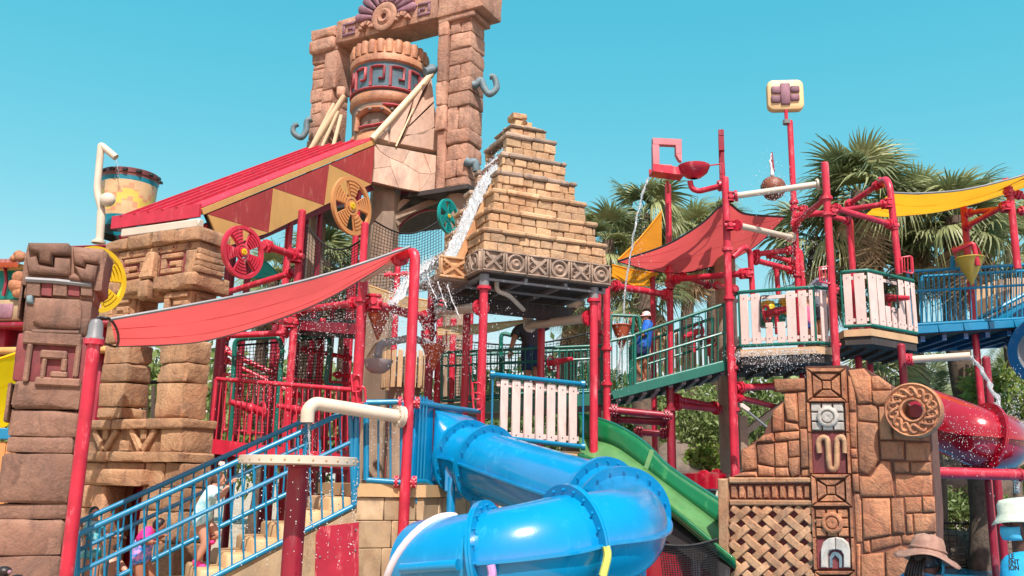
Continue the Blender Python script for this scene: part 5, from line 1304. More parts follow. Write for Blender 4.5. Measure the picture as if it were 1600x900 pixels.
pipe([(1373, 288, 15.6), (1384, 279, 15.2), (1390, 290, 15.0), (1405, 428, 15.0)], .06, k=.15)
for p_, d_ in ((at(1377, 285, 15.5), V(1, -.4, .4)),): flange_part(p_, d_, .11, RED, rf)
for a, b, r in (((1322, 322, 16.3), (1376, 286, 15.5), .05), ((1244, 339, 16), (1390, 318, 15.0), .05), ((1300, 324, 14.4), (1396, 352, 15.0), .05), ((1240, 352, 16), (1292, 308, 14.4), .05), ((1249, 326, 16), (1330, 346, 16.4), .05),
                ((1175, 398, 15.8), (1240, 390, 16), .05), ((1174, 405, 15.4), (1242, 423, 16), .05), ((1050, 437, 16), (1168, 427, 15), .055), ((956, 446, 15.2), (1046, 461, 16), .06), ((1062, 430, 16.4), (1110, 447, 17), .045),
                ((1149, 452, 15), (1118, 446, 16.6), .045), ((1195, 396, 16), (1243, 411, 16), .045)): beam(rf, at(*a), at(*b), r)
pipe([(1145, 402, 14.9), (1162, 385, 15), (1172, 392, 15.2), (1176, 460, 15.2)], .05)
pipe([(1243, 391, 16), (1250, 393, 16), (1256, 460, 16)], .05)
pipe([(1205, 412, 16), (1213, 420, 16), (1216, 460, 16)], .045)
for x, y, Y in ((1140, 308, 14.8), (1140, 352, 14.7), (1300, 330, 14.3), (1244, 345, 16), (1047, 445, 16.1), (1168, 427, 15.1), (1396, 352, 15), (1388, 318, 15)): ball_joint(at(x, y, Y), .1, rf, RED)
for a, b in (((1150, 306, 14.8), (1278, 288, 14.5)), ((1152, 352, 14.7), (1236, 371, 15.9))):
    p, q = at(*a), at(*b); rod('cross_pipe', p, q, .055, WHITEP, rf, 14); d = (q - p).normalized(); flange_part(p, d, .1, RED, rf); flange_part(q, d, .1, WHITEP, rf)
# lower right framing
post(rf, 1147, 650, 14.9, 560, collars=(640, 575)); 
for a, b, r in (((1150, 606, 15), (1222, 603, 15.5), .06), ((1150, 620, 15), (1230, 640, 16.5), .05), ((1052, 632, 15.5), (1125, 640, 16.4), .06), ((1052, 622, 15.5), (1120, 636, 16.4), .055), ((1095, 745, 15), (1125, 742, 15.4), .06)): beam(rf, at(*a), at(*b), r)
for x, y in ((1140, 466), (1142, 545), (1303, 452), (1306, 539)): ball_joint(at(x, y, 14.9 if x < 1200 else 14.35), .085, rf, RED)
mb = MB(); mb.lathe([(.2, 0), (.2, at(1135, 385, 16.6).z)], V(at(1137, 560, 16.6).x, 16.6, 0), 10, None, None, True); o = mb.build('beige_column', COLUMN, None, 40); tag(o, 'beige support column behind the ramp bridge post', 'column')
br_ = thing('brace_column', at(1170, 640, 15.8) * V(1, 1, 0), 'pinkish steel brace leaning behind the stepped stone wall', 'brace')
mb = MB(); mb.bar(at(1158, 680, 15.8), at(1225, 630, 16), .1, .1, Z); mb.build('bar', COLUMN, br_); mb = MB(); mb.bar(at(1160, 650, 15.8), at(1164, 735, 15.8), .14, .14, V(0, 1, 0)); mb.build('bar', COLUMN, br_)
# ---------------------------------------------------------------- slatted balconies
def balcony(label, tops, bots, slats, deck_y, Ys, window=None):
    """tops/bots: picture points of rail bends with depths Ys"""
    th = thing('slatted_balcony', at(bots[0][0], bots[0][1], Ys[0]), label, 'balcony', 'slatted balconies on the red frame')
    T = [at(x, y, Y) for (x, y), Y in zip(tops, Ys)]; zt = sum(p.z for p in T) / len(T)
    B = [at(x, y, Y) for (x, y), Y in zip(bots, Ys)]; zb = sum(p.z for p in B) / len(B)
    T = [V(p.x, p.y, zt) for p in T]; B = [V(p.x, p.y, zb) for p in T]
    for pts, nm, r in ((T, 'top_rail', .03), (B, 'bottom_rail', .03)): mb = MB(); mb.tube(pts, r, 10); mb.build(nm, GREEN, th)
    for i in range(len(T)):
        rod('rail_post', B[i], T[i], .018, GREEN, th)
    for i in range(len(T) - 1):
        fr = Fr(T[i], math.degrees(math.atan2(T[i + 1].y - T[i].y, T[i + 1].x - T[i].x))); L = (T[i + 1] - T[i]).length
        for zc in (zt - .12, zb + .1):
            mb = MB(); mb.fb(fr, .02, L - .02, -.02, .0, zc - .03, zc + .03, .003); mb.build('cross_board', SLAT, th)
        for (x0, x1, short) in slats[i]:
            a = fr.px(x0, (tops[i][1] + bots[i][1]) / 2)[0]; b = fr.px(x1, (tops[i][1] + bots[i][1]) / 2)[0]
            zl = zb + .02 if True else 0; zh = zt - .05 if not short else lerp(zb, zt, .4)
            mb = MB(); mb.fb(fr, a, b, .002, .026, zl, zh, .005); o = mb.build('slat', SLAT, th)
            for zc in (zt - .12, zb + .1):
                if short and zc > zh: continue
                mb = MB(); mb.cyl(fr.P((a + b) / 2, .02, zc), fr.P((a + b) / 2, .032, zc), .009, n=6); mb.build('bolt', DARK, o)
    mb = MB(); poly = [(p.x, p.y) for p in B] + [(B[-1].x + .2, B[-1].y + 1.6), (B[0].x + .1, B[0].y + 1.5)]
    mb.prism(poly, lambda a, b, d: V(a, b, d), zb - .18, zb - .06); mb.build('deck_slab', SLATY, th)
    cx = sum(p[0] for p in poly) / len(poly); cy = sum(p[1] for p in poly) / len(poly)
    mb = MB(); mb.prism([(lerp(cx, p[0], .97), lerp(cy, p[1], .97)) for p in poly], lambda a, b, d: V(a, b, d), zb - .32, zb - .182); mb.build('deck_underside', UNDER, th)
    for k in range(5):
        q = lerp(B[0], B[-1], (k + .5) / 5); mb = MB(); mb.bar(q + V(0, .1, -.35), q + V(.1, 1.5, -.35), .05, .06, Z); mb.build('deck_joist', UNDER, th)
    return th, T, B
c7 = lambda x: 1120 + x * .311
b1_, T1, B1 = balcony('wide white slatted balcony on the red frame, left one', [(1142, 466), (1154, 458), (1271, 447), (1303, 452)], [(1145, 547), (1157, 542), (1275, 533), (1307, 539)],
    [[(c7(88), c7(100), 0)], [(c7(120), c7(160), 0), (c7(176), c7(220), 0), (c7(245), c7(280), 1), (c7(303), c7(343), 1), (c7(353), c7(400), 0), (c7(415), c7(456), 0), (c7(470), c7(488), 0)], [(c7(518), c7(550), 0), (c7(560), c7(578), 0)]], 0, [15.46, 15.0, 14.45, 14.6])
b2_, T2, B2 = balcony('narrow white slatted balcony beside the blue bridge', [(1313, 425), (1355, 421), (1427, 440)], [(1321, 511), (1360, 506), (1433, 522)],
    [[(c7(640), c7(680), 0), (c7(695), c7(748), 0)], [(c7(762), c7(800), 0), (c7(805), c7(835), 0), (c7(840), c7(862), 1), (c7(870), c7(892), 1), (c7(898), c7(912), 1), (c7(912), c7(935), 0), (c7(945), c7(965), 0), (c7(975), c7(992), 0)]], 0, [15.2, 15.0, 15.75])
def cannon(label, c, s=1.0, d=V(.3, -.9, .2)):
    th = thing('water_cannon', Vector(c) - Z * .35, label, 'water cannon', 'red water cannons'); c = Vector(c); d = d.normalized(); q = d.cross(Z).normalized()
    mb = MB(); mb.cyl(c - Z * .35 * s, c, .035 * s, n=10); mb.build('stand', RED, th)
    mb = MB(); mb.tube([c - d * .2 * s, c + d * .05 * s, c + d * .32 * s], [.06 * s, .06 * s, .035 * s], 12); mb.build('barrel', RED, th)
    mb = MB(); mb.tube([c - d * .16 * s + (q * math.cos(a) + Z * math.sin(a)) * .13 * s for a in [2 * PI * k / 18 for k in range(18)]], .018 * s, 6, closed=True); mb.build('hand_wheel', RED, th)
    mb = MB(); mb.ball(c, .075 * s, 7, 10); mb.build('swivel', RED, th, 179); return th
cannon('red water cannon in the window of wide balcony', at(1213, 487, 14.9) - Z * .0, 1.1, V(.6, -.5, .1)); cannon('red water cannon on the narrow balcony', at(1389, 466, 15.6), 1.1, V(.6, -.6, -.1)); cannon('red water cannon behind the ramp railing mesh', at(1083, 521, 16.2), 1.0, V(-.6, -.6, -.3))
cannon('small red water cannon on the ramp back rail', at(1107, 530, 16.6), .9, V(-.5, -.6, 0)); cannon('red water cannon by the man on level bridge', at(872, 565, 15.2), .9, V(.7, -.5, .1))
cannon('red water cannon behind the left balustrade', at(392, 638, 13.6), 1.1, V(-.7, -.5, .2)); cannon('red water cannon behind balustrade near hoops', at(462, 640, 13.8), 1.0, V(-.6, -.6, .1))
for k, (x0, x1, y0, y1, Y, lab) in enumerate(((1066, 1097, 495, 542, 15.02, 'black mesh panel in the ramp railing'), (1188, 1230, 462, 512, 14.78, 'black mesh window in the wide balcony'), (1380, 1402, 438, 488, 15.35, 'black mesh window in the narrow balcony'))):
    th = thing('mesh_panel', at((x0 + x1) / 2, y1, Y), lab, 'mesh', 'black mesh panels')
    A, B_, C_, D = at(x0, y1, Y), at(x1, y1, Y), at(x1, y0, Y), at(x0, y0, Y)
    mb = MB(); mb.tube(bend([lerp(A, B_, .5), B_, C_, D, A, lerp(A, B_, .499)], .05, 4), .012, 6); mb.build('frame', DARK, th)
    mb = MB()
    for i in range(1, 9): mb.tube([lerp(A, B_, i / 9), lerp(D, C_, i / 9)], .003, 3, False)
    for i in range(1, 12): mb.tube([lerp(A, D, i / 12), lerp(B_, C_, i / 12)], .003, 3, False)
    mb.build('mesh', NETM, th, 0)
# play things behind slats, timber fence, timber kiosk
kf = thing('timber_screen', at(1100, 590, 17.4), 'screen of pale timber boards behind the ramp bridge', 'screen')
KF = Fr(at(1030, 590, 17.4), 3)
for k in range(15):
    x = 1028 + k * 9; a = KF.px(x, 560)[0]; mb = MB(); mb.fb(KF, a, a + .075, 0, .02, KF.px(x, 600)[1], KF.px(x, 520 + (6 if k % 3 else 0))[1], .004); mb.build('board', SLATY, kf)
for i, (x, y, Y, c) in enumerate(((1200, 483, 16.6, YELLOW), (1214, 488, 16.6, TEAL), (1196, 495, 16.5, GREEN), (1228, 478, 16.6, YELLOW))):
    mb = MB(); mb.lathe([(.05, -.2), (.15, -.18), (.17, 0), (.12, .14), (.001, .18)], at(x, y, Y), 16); o = mb.build('play_drum', c, None, 60); tag(o, ['yellow toy drum behind mesh of wide balcony', 'teal toy drum behind mesh of wide balcony', 'green toy drum behind mesh of wide balcony', 'small yellow toy drum right of teal one'][i], 'toy', 'toy drums behind the balcony')
for i, (x, y, Y, dy) in enumerate(((1290, 438, 14.25, 0), (1419, 422, 14.9, 0))):
    mb = MB(); mb.tube(bend([at(x - 10, y - 20, Y), at(x + 6, y - 22, Y), at(x + 8, y + 6, Y), at(x - 9, y + 2, Y)], .05, 4), .016, 8, closed=True)
    for k in range(3): mb.tube([at(x - 6 + k * 5, y - 21, Y), at(x - 5 + k * 5, y + 3, Y)], .009, 5)
    o = mb.build('grab_handle', RED); tag(o, ['red grab loop on the post between two balconies', 'red grab loop at blue bridge corner'][i], 'handle', 'red grab loops')
# ---------------------------------------------------------------- blue bridge
bb = thing('blue_bridge', at(1510, 520, 16.5) * V(1, 1, 0), 'blue deck bridge with ribbed underside at right edge', 'bridge')
a, b = at(1424, 517, 16.3), at(1660, 502, 16.3); back = V(0, 1.9, 0)
mb = MB(); mb.hexa([p + d + Z * h for p in (a, b) for d in (V(0, 0, 0), back) for h in (-.1, -.01)]); mb.build('deck', UNDER, bb)
for k in range(6):
    p, q = lerp(a, b, k / 6), lerp(a, b, (k + 1) / 6 - .004); mb = MB(); mb.bar(p - V(0, .05, 0), q - V(0, .05, 0), .08, .14, Z, .008); mb.build('edge_beam', BLUE, bb)
for k in range(7):
    p = lerp(a, b, (k + .5) / 7) - Z * .16; mb = MB(); mb.bar(p, p + back, .08, .1, Z); mb.build('cross_rib', paint('rib blue', srgb(20, 84, 130)) if k == 0 else bpy.data.materials['rib blue'], bb)
mb = MB(); mb.bar(a + back - Z * .1, b + back - Z * .1, .06, .2, Z); mb.build('edge_beam', BLUE, bb)
railing('blue_railing', 'front blue railing of right edge bridge', [at(1418, 424, 16.3), at(1660, 410, 16.3)], [at(1424, 508, 16.3), at(1660, 494, 16.3)], BLUE, .092, .03, .011, .62)
railing('blue_railing', 'back blue railing of right edge bridge', [at(1440, 432, 18.1), at(1660, 420, 18.1)], [at(1440, 506, 18.1), at(1660, 492, 18.1)], BLUE, .11, .03, .011)
mb = MB(); mb.tube([at(1525, 500, 17.2), at(1610, 455, 17.2)], .04, 8); o = mb.build('blue_handrail', BLUE); tag(o, 'sloping blue handrail behind the right bridge railing', 'handrail')
mb = MB(); mb.bar(at(1525, 515, 17.3), at(1610, 475, 17.3), .06, .2, Z); o = mb.build('blue_stringer', BLUE); tag(o, 'sloping blue stair stringer behind the right bridge railing', 'stringer')
tsn = thing('pink_board_screen', at(1570, 500, 18.6), 'curved screen of pinkish boards behind right bridge', 'screen')
for k in range(12):
    x = 1520 + k * 9; p = at(x, 500 - k * 1.5, 18.6); mb = MB(); q = at(x, 452 - 18 * math.sin(k / 5), 18.6); mb.bar(p, q, .09, .03, V(0, -1, 0), .004); mb.build('board', SLATY, tsn)
fr2 = thing('climbing_structure', at(1560, 500, 15) * V(1, 1, 0), 'red pipe structure above the blue bridge at right edge', 'climbing frame')
post(fr2, 1509, 360, 16.6, 322, 398); post(fr2, 1584, 360, 15.4, 302, 420); post(fr2, 1527, 560, 16.6, 440)
for a, b in (((1509, 333, 16.6), (1576, 325, 15.5)), ((1506, 356, 16.6), (1574, 319, 15.4)), ((1583, 302, 15.4), (1640, 320, 15.4)), ((1590, 330, 15.4), (1650, 326, 15.4)), ((1565, 288, 15.8), (1640, 262, 15))): beam(fr2, at(*a), at(*b), .05)
ball_joint(at(1576, 300, 15.4), .1, fr2, RED); ball_joint(at(1572, 322, 15.4), .1, fr2, RED)
yf = funnel('ochre water cone hanging over the blue bridge', at(1515, 404, 15.9), .25, .5, OCHRE)
mb = MB(); mb.tube(bend([at(1488, 393, 15.9), at(1521, 379, 15.7), at(1528, 415, 15.7)], .08), .045, 10); mb.build('arm', RED, yf); 
mb = MB(); mb.tube([at(1488, 422, 16.2), at(1489, 400, 16.1)], .045, 8); mb.build('arm_post', BLUE, yf)
sailgrid('shade_sail', 'long yellow shade sail over the blue bridge', SAILY, [at(1392, 301, 15.1), at(1440, 302, 15.1), at(1520, 294, 15.1), at(1640, 263, 15.1)], [at(1352, 336, 17.2), at(1405, 338, 17.2), at(1510, 322, 17.2), at(1640, 279, 17.2)], 18, 8, .12, GREY)
# ---------------------------------------------------------------- red and orange sails of the middle
sailgrid('shade_sail', 'red shade sail between pyramid and the right red frame', SAILR, [at(966, 408, 15.4), at(1040, 383, 15.2), at(1095, 350, 15.0), at(1134, 318, 14.9), at(1165, 334, 15.3), at(1226, 339, 16)], [at(966, 409, 15.5), at(1015, 422, 16.2), at(1065, 427, 16.6), at(1125, 412, 16.7), at(1180, 385, 16.5), at(1222, 344, 16.1)], 26, 8, .0, DARK)
sailgrid('shade_sail', 'orange shade sail standing up behind the red sail', SAILO, [at(966, 406, 16.6), at(1000, 372, 17), at(1034, 330, 17.4)], [at(968, 409, 16.6), at(1000, 406, 17), at(1034, 398, 17.4)], 10, 6, .0, SAILY)
sailgrid('shade_sail', 'orange shade sail lower half beside the pyramid', SAILO, [at(957, 414, 16.0), at(990, 422, 16.4), at(1028, 428, 16.9)], [at(956, 432, 17), at(990, 446, 17.3), at(1020, 445, 17.5)], 10, 6, .05, SAILY)
# ---------------------------------------------------------------- signs, tipping tray, bowl, coconut
sg = thing('glyph_sign', at(1228, 190, 16) , 'rounded cream sign with mauve blocks on tall red pole', 'sign')
SGF = Fr(at(1228, 150, 16), -6)
def rrect(cu_, cz_, w, h, r, n=5):
    out = []
    for sx, sy, a0 in ((1, 1, 0), (-1, 1, PI / 2), (-1, -1, PI), (1, -1, 1.5 * PI)):
        for k in range(n + 1): a = a0 + PI / 2 * k / n; out.append((cu_ + sx * (w / 2 - r) + r * math.cos(a), cz_ + sy * (h / 2 - r) + r * math.sin(a)))
    return out
c_ = SGF.px(1227, 149); mb = MB(); mb.pillow(rrect(c_[0], c_[1], .68, .62, .12), lambda a, b, d: SGF.P(a, d, b), -.1, .04, .02, .8); mb.build('board', paint('cream sign', srgb(230, 196, 142), .5), sg, 40)
mb = MB(); mb.prism(rrect(c_[0], c_[1], .68, .62, .12), lambda a, b, d: SGF.P(a, d, b), -.1, -.09); mb.build('board_back', SLATY, sg)
for x0, x1, y0, y1 in ((1205, 1219, 135, 147), (1205, 1219, 149, 161), (1235, 1249, 134, 145), (1235, 1249, 147, 158), (1220, 1234, 130, 164)):
    a = SGF.px(x0, y1, .05); b = SGF.px(x1, y0, .05); mb = MB(); mb.fb(SGF, a[0] + .003, b[0] - .003, .03, .085, a[1] + .003, b[1] - .003, .018, .003); mb.build('glyph_block', MAUVE, sg, 60)
rod('stem', at(1229, 192, 16), at(1228, 172, 16), .035, RED, sg); rod('collar', at(1229, 194, 16), at(1229, 188, 16), .075, GREY, sg)
def barsign(label, pts, Y, wd, dp, mat, name, ang=0):
    th = thing(name, at(pts[0][0], pts[0][1], Y), label, 'sign')
    for p, q in zip(pts, pts[1:]):
        mb = MB(); P_, Q_ = at(*p, Y), at(*q, Y); d = (Q_ - P_).normalized() * wd * .5; mb.bar(P_ - d, Q_ + d * .98, wd, dp, V(0, -1, 0), .008); mb.build('bar', mat, th)
    return th
PINK = paint('faded pink panel', srgb(206, 124, 132), .5, .15, .4)
# keep the bars of the spiral from overlapping in one plane
sgc = thing('spiral_sign', at(1040, 262, 15.4), 'faded pink square spiral cut-out over the red trough', 'sign')
SC = Fr(at(1040, 240, 15.4), 4)
for x0, x1, y0, y1, n1 in ((1019, 1064, 219, 227, .06), (1019, 1029, 227.4, 258.6, .06), (1055, 1064, 227.4, 242, .06), (1019, 1049, 259, 266, .06)):
    a = SC.px(x0, y1); b = SC.px(x1, y0); mb = MB(); mb.fb(SC, a[0], b[0], -n1, n1, a[1], b[1], .006); mb.build('bar', PINK, sgc)
mb = MB(); a = SC.px(1055, 251); b = SC.px(1064, 242.3); c = SC.px(1055, 242.3); mb.prism([b, c, (lerp(a[0], b[0], .55), a[1]), (b[0], a[1] - .03)], lambda a, b, d: SC.P(a, d, b), -.06, .06); mb.build('bar', PINK, sgc)
sg2 = thing('spiral_sign', at(1128, 282, 15.3), 'maroon square spiral sign seen edge on above red post', 'sign')
SE = Fr(at(1128, 250, 15.3), 77)
u0 = 0.0; u1 = .45; zt3 = at(1127, 202, 15.3).z; zb3 = at(1127, 282, 15.3).z
for (a, b, c, d) in ((u0, u1, zt3 - .12, zt3), (u0, u0 + .12, zt3 - .4, zt3 - .125), (u1 - .12, u1, zb3 + .125, zt3 - .125), (u0, u1, zb3, zb3 + .12), (u0, u0 + .12, zb3 + .125, zb3 + .34)):
    mb = MB(); mb.fb(SE, a, b, -.05, .05, c, d, .006); mb.build('bar', DRED, sg2)
bw = thing('tipping_trough', at(1078, 300, 15.2), 'red spout bowl and trough spilling water above palms', 'fountain')
mb = MB(); c = at(1084, 260, 15.2); mb.lathe([(.06, -.23), (.14, -.2), (.24, -.12), (.275, -.04), (.285, 0), (.265, 0), (.24, -.04), (.16, -.12), (.001, -.15)], c, 36); mb.build('bowl', RED, bw, 60)
TRF = Fr(at(1045, 275, 15.3), 4); a = TRF.px(1017, 275); b = TRF.px(1066, 275); z_ = TRF.px(1040, 277)[1]
for (n0, n1, h0, h1) in ((-.16, .16, 0, .025), (.135, .16, .026, .14), (-.16, -.135, .026, .14)):
    mb = MB(); mb.hexa([TRF.P(u, n, z_ + h + (.0 if u > a[0] + .1 else .05)) for u in (a[0], b[0]) for n in (n1, n0) for h in (h0, h1)]); mb.build('trough', RED, bw)
mb = MB(); mb.tube(bend([at(1078, 283, 15.2), at(1081, 295, 15.2), at(1092, 299, 15.2), at(1136, 288, 14.9)], .12), .05, 12); mb.build('elbow_pipe', RED, bw)
for x in (1124, 1129): flange_part(at(x, 290.5 - (x - 1124) * .25, 15.0), V(1, 0, .2), .1, RED, bw)
mb = MB(); mb.tube(bend([at(1130, 282, 15), at(1129, 256, 15), at(1102, 259, 15.1)], .04), .014, 6); mb.build('feed_pipe', RED, bw)
rod('stem', at(1044, 300, 16.0), at(1043, 284, 15.4), .03, RED, bw)
cb = thing('coconut_bucket', at(1208, 310, 15.2), 'brown coconut shaped tipping bucket among spray', 'bucket')
mb = MB(); mb.lathe([(.001, -.22), (.1, -.2), (.19, -.11), (.225, 0), (.2, .1), (.15, .16), (.13, .12), (.18, .02), (.1, -.1), (.001, -.14)], at(1208, 294, 15.2), 24, Matrix.Rotation(.25, 3, 'Y')); mb.build('shell', rock('coconut', srgb(170, 88, 46), srgb(150, 70, 36), srgb(110, 50, 28), 4, .01, .5), cb, 60)
rod('pivot', at(1186, 300, 15.2), at(1236, 292, 15.2), .03, GREY, cb); mb = MB(); mb.tube([at(1208, 268, 15.4), at(1206, 238, 15.4)], [.03, .015], 6); mb.build('feed_nozzle', DRED, cb)
stream('white jet rising over the coconut bucket', [at(1208, 276, 15.3), at(1204, 255, 15.3), at(1205, 240, 15.3)], (.05, .015), WATER, .6)
stream('twisted stream falling from red trough past pyramid', [at(1013, 278, 15.2), at(1005, 300, 15.1), at(993, 350, 15.0), at(985, 400, 15.0), at(977, 450, 15.0), at(974, 500, 15.0), at(966, 590, 15.0)], (.032, .02), None, .7)
# white nozzle under blue bridge with jet
nz = thing('water_nozzle', at(1420, 562, 14.2), 'cream nozzle pipe on dark red post spraying to the right', 'spout')
np_, nq = at(1424, 562, 14.4), at(1516, 556, 14.0); rod('pipe', np_, nq, .06, WHITEP, nz, 14); flange_part(np_, nq - np_, .1, RED, nz); flange_part(np_ + V(-.06, 0, 0), nq - np_, .1, RED, nz)
o, _ = post(nz, 1411, 580, 14.6, 540, mat=DRED)
stream('arching clear jet from cream nozzle at far right', [nq, at(1535, 580, 13.9), at(1555, 620, 13.7), at(1572, 660, 13.5), at(1584, 700, 13.3), at(1590, 770, 13.2)], (.04, .07), None, .9, 10)
# blue half pipe at right edge, blue canopy corner
bs = thing('blue_chute', at(1590, 580, 16) , 'end of a blue and grey chute at right edge', 'slide')
bd = V(-.35, -.85, -.38).normalized(); bq = bd.to_track_quat('Z', 'Y').to_matrix(); bcn = at(1640, 548, 16)
mb = MB(); mb.lathe([(.6, -1.2), (.6, .0), (.68, .0), (.68, .06), (.52, .06), (.52, -1.2)], bcn, 40, bq); mb.build('shell', paint('navy gel coat', srgb(10, 66, 112), .25), bs, 40)
mb = MB(); mb.lathe([(.515, .05), (.4, -.15), (.001, -.25)], bcn, 32, bq); mb.build('liner', GREY, bs, 60)
# ================================================================ rust stone wall with glyph column and disc
WF = Fr(at(1290, 573, 11.0), -32)
wl = thing('stone_glyph_wall', WF.P(0, -.3, 0), 'rust orange sculpted stone wall with glyph column and lattice', 'wall')
c8 = lambda x, y: (1100 + x * .3776, 560 + y * .3776)
def wpoly(poly, n0, n1, name, mat, prnt=None):
    mb = MB(); mb.prism([WF.px(*c8(x, y), n1) for x, y in poly], lambda a, b, d: WF.P(a, d, b), n0, n1); return mb.build(name, mat, prnt or wl)
wpoly([(600, 45), (665, 40), (770, 108), (800, 160), (935, 260), (962, 640), (962, 1500), (635, 1500)], -.6, .012, 'wall_core', GROUTW)
wpoly([(120, 495), (165, 462), (158, 380), (245, 318), (290, 215), (335, 180), (335, 150), (300, 135), (295, 88), (425, 84), (450, 495)], -.35, -.015, 'wall_core', GROUTW)
wpoly([(60, 497), (455, 492), (470, 1500), (66, 1500)], -.35, -.03, 'wall_core', MAROON)
wpoly([(420, 33), (590, 28), (640, 1500), (462, 1500)], -.5, .0, 'wall_core', GROUTW)
relief(wl, WF, 'stone', ROCK_W, [
 [(598, 50), (662, 42), (690, 72), (695, 182), (640, 187)], [(690, 75), (722, 72), (772, 110), (774, 130), (697, 130)], [(695, 135), (788, 133), (785, 192), (720, 196), (700, 185)], [(632, 192), (718, 192), (722, 265), (635, 255)],
 [(635, 262), (720, 270), (725, 420), (685, 482), (640, 467)], [(724, 200), (768, 198), (782, 337), (728, 337)], [(728, 343), (828, 343), (829, 420), (735, 418)], [(833, 348), (936, 348), (938, 425), (834, 425)], [(785, 428), (850, 428), (852, 472), (788, 472)],
 [(855, 430), (940, 430), (942, 476), (857, 477)], [(692, 490), (735, 424), (772, 428), (787, 570), (645, 572), (642, 487)], [(790, 480), (945, 482), (946, 568), (792, 572)], [(655, 578), (770, 578), (775, 727), (660, 750)], [(775, 580), (825, 578), (832, 722), (780, 727)],
 [(830, 575), (900, 573), (901, 636), (833, 640)], [(905, 572), (955, 572), (957, 634), (905, 636)], [(837, 645), (863, 645), (866, 722), (840, 724)], [(868, 643), (960, 640), (961, 718), (870, 724)], [(690, 747), (815, 730), (816, 768), (692, 800)],
 [(818, 730), (880, 728), (882, 765), (820, 770)], [(660, 755), (686, 752), (688, 802), (662, 805)], [(650, 812), (745, 802), (750, 960), (650, 960)], [(752, 800), (815, 775), (852, 790), (852, 960), (755, 960)], [(856, 775), (960, 722), (962, 960), (856, 960)],
 [(788, 140), (800, 158), (935, 255), (935, 343), (785, 337), (772, 200)],
 [(595, 70), (629, 70), (629, 215), (600, 218)], [(600, 225), (631, 225), (633, 370), (606, 370)], [(606, 374), (634, 374), (636, 411), (609, 411)], [(610, 415), (638, 415), (638, 472), (612, 472)], [(613, 478), (641, 478), (645, 553), (618, 553)], [(620, 558), (651, 560), (655, 762), (628, 762)], [(630, 768), (648, 768), (648, 960), (635, 960)],
 ], -.02, .045, c8, .03, 50, .015)
relief(wl, WF, 'stone', ROCK_W, [
 [(290, 87), (420, 82), (425, 132), (302, 140), (292, 125)], [(335, 147), (385, 145), (390, 262), (345, 257), (332, 182)], [(388, 140), (428, 138), (436, 287), (393, 287)], [(285, 217), (330, 182), (331, 300), (285, 305)], [(335, 262), (386, 272), (396, 297), (335, 302)],
 [(398, 293), (436, 291), (443, 452), (402, 454)], [(155, 377), (215, 352), (218, 455), (165, 467), (155, 455)], [(219, 355), (289, 352), (293, 447), (225, 432)], [(293, 350), (345, 347), (348, 447), (296, 447)], [(216, 347), (245, 319), (290, 307), (292, 344)], [(294, 307), (395, 300), (396, 335), (294, 344)],
 [(349, 340), (396, 338), (399, 405), (351, 410)], [(351, 413), (399, 408), (396, 480), (366, 492), (353, 462)], [(222, 440), (292, 452), (292, 488), (225, 486)], [(297, 452), (350, 452), (356, 488), (297, 490)], [(118, 489), (165, 469), (218, 470), (221, 490)], [(405, 458), (445, 456), (447, 488), (402, 490)]],
 -.05, .03, c8, .024, 50, .015)
relief(wl, WF, 'frame_stone', ROCK_WP, [[(60, 497), (104, 497), (112, 960), (66, 960)], [(106, 491), (452, 492), (453, 517), (107, 519)], [(108, 584), (456, 586), (457, 611), (109, 611)]], -.08, .05, c8, .02)
for k in range(10):
    x = 112 + k * 33.6; relief(wl, WF, 'tooth_stone', ROCK_W, [[(x, 523), (x + 28, 523), (x + 29, 580), (x + 1, 580)]], -.08, .02, c8, .02)
# woven lattice: strips in two directions, passing over and under
lx0, lx1, ly0, ly1 = 112, 458, 616, 960
def clipseg(x, y, dx, dy):
    t0, t1 = -1e9, 1e9
    for p, d, a, b in ((x, dx, lx0, lx1), (y, dy, ly0, ly1)):
        ta, tb2 = (a - p) / d, (b - p) / d; t0 = max(t0, min(ta, tb2)); t1 = min(t1, max(ta, tb2))
    return t0, t1
S_ = 57.0
for dirn in (1, -1):
    dx, dy = .757, .653 * dirn
    for k in range(-12, 13):
        nx, ny = -dy, dx; ox = 285 + nx * k * S_ * 1.0; oy = 760 + ny * k * S_ * 1.0
        t0, t1 = clipseg(ox, oy, dx, dy)
        if t1 - t0 < 25: continue
        cr = S_ / (2 * .757 * .653); N_ = max(4, int((t1 - t0) / (cr / 4))); F_ = []
        for i in range(N_ + 1):
            t = lerp(t0, t1, i / N_); ph = math.cos(PI * (t / cr + k) ) * dirn
            F_.append((t, .0 + .013 * ph))
        vs = []
        for t, n in F_:
            for s, h in ((-14, 0), (-11, .022), (11, .022), (14, 0)):
                u, z = WF.px(*c8(ox + dx * t + nx * s, oy + dy * t + ny * s), 0); vs.append(WF.P(u, n + h, z))
        mb = MB(); mb.add(vs, [(i * 4 + j, i * 4 + j + 1, (i + 1) * 4 + j + 1, (i + 1) * 4 + j) if dirn else 0 for i in range(N_) for j in range(3)]); o = mb.build('lattice_strip', ROCK_WP, wl, 60)
        md_ = o.modifiers.new('thickness', 'SOLIDIFY'); md_.thickness = .02; md_.offset = 0
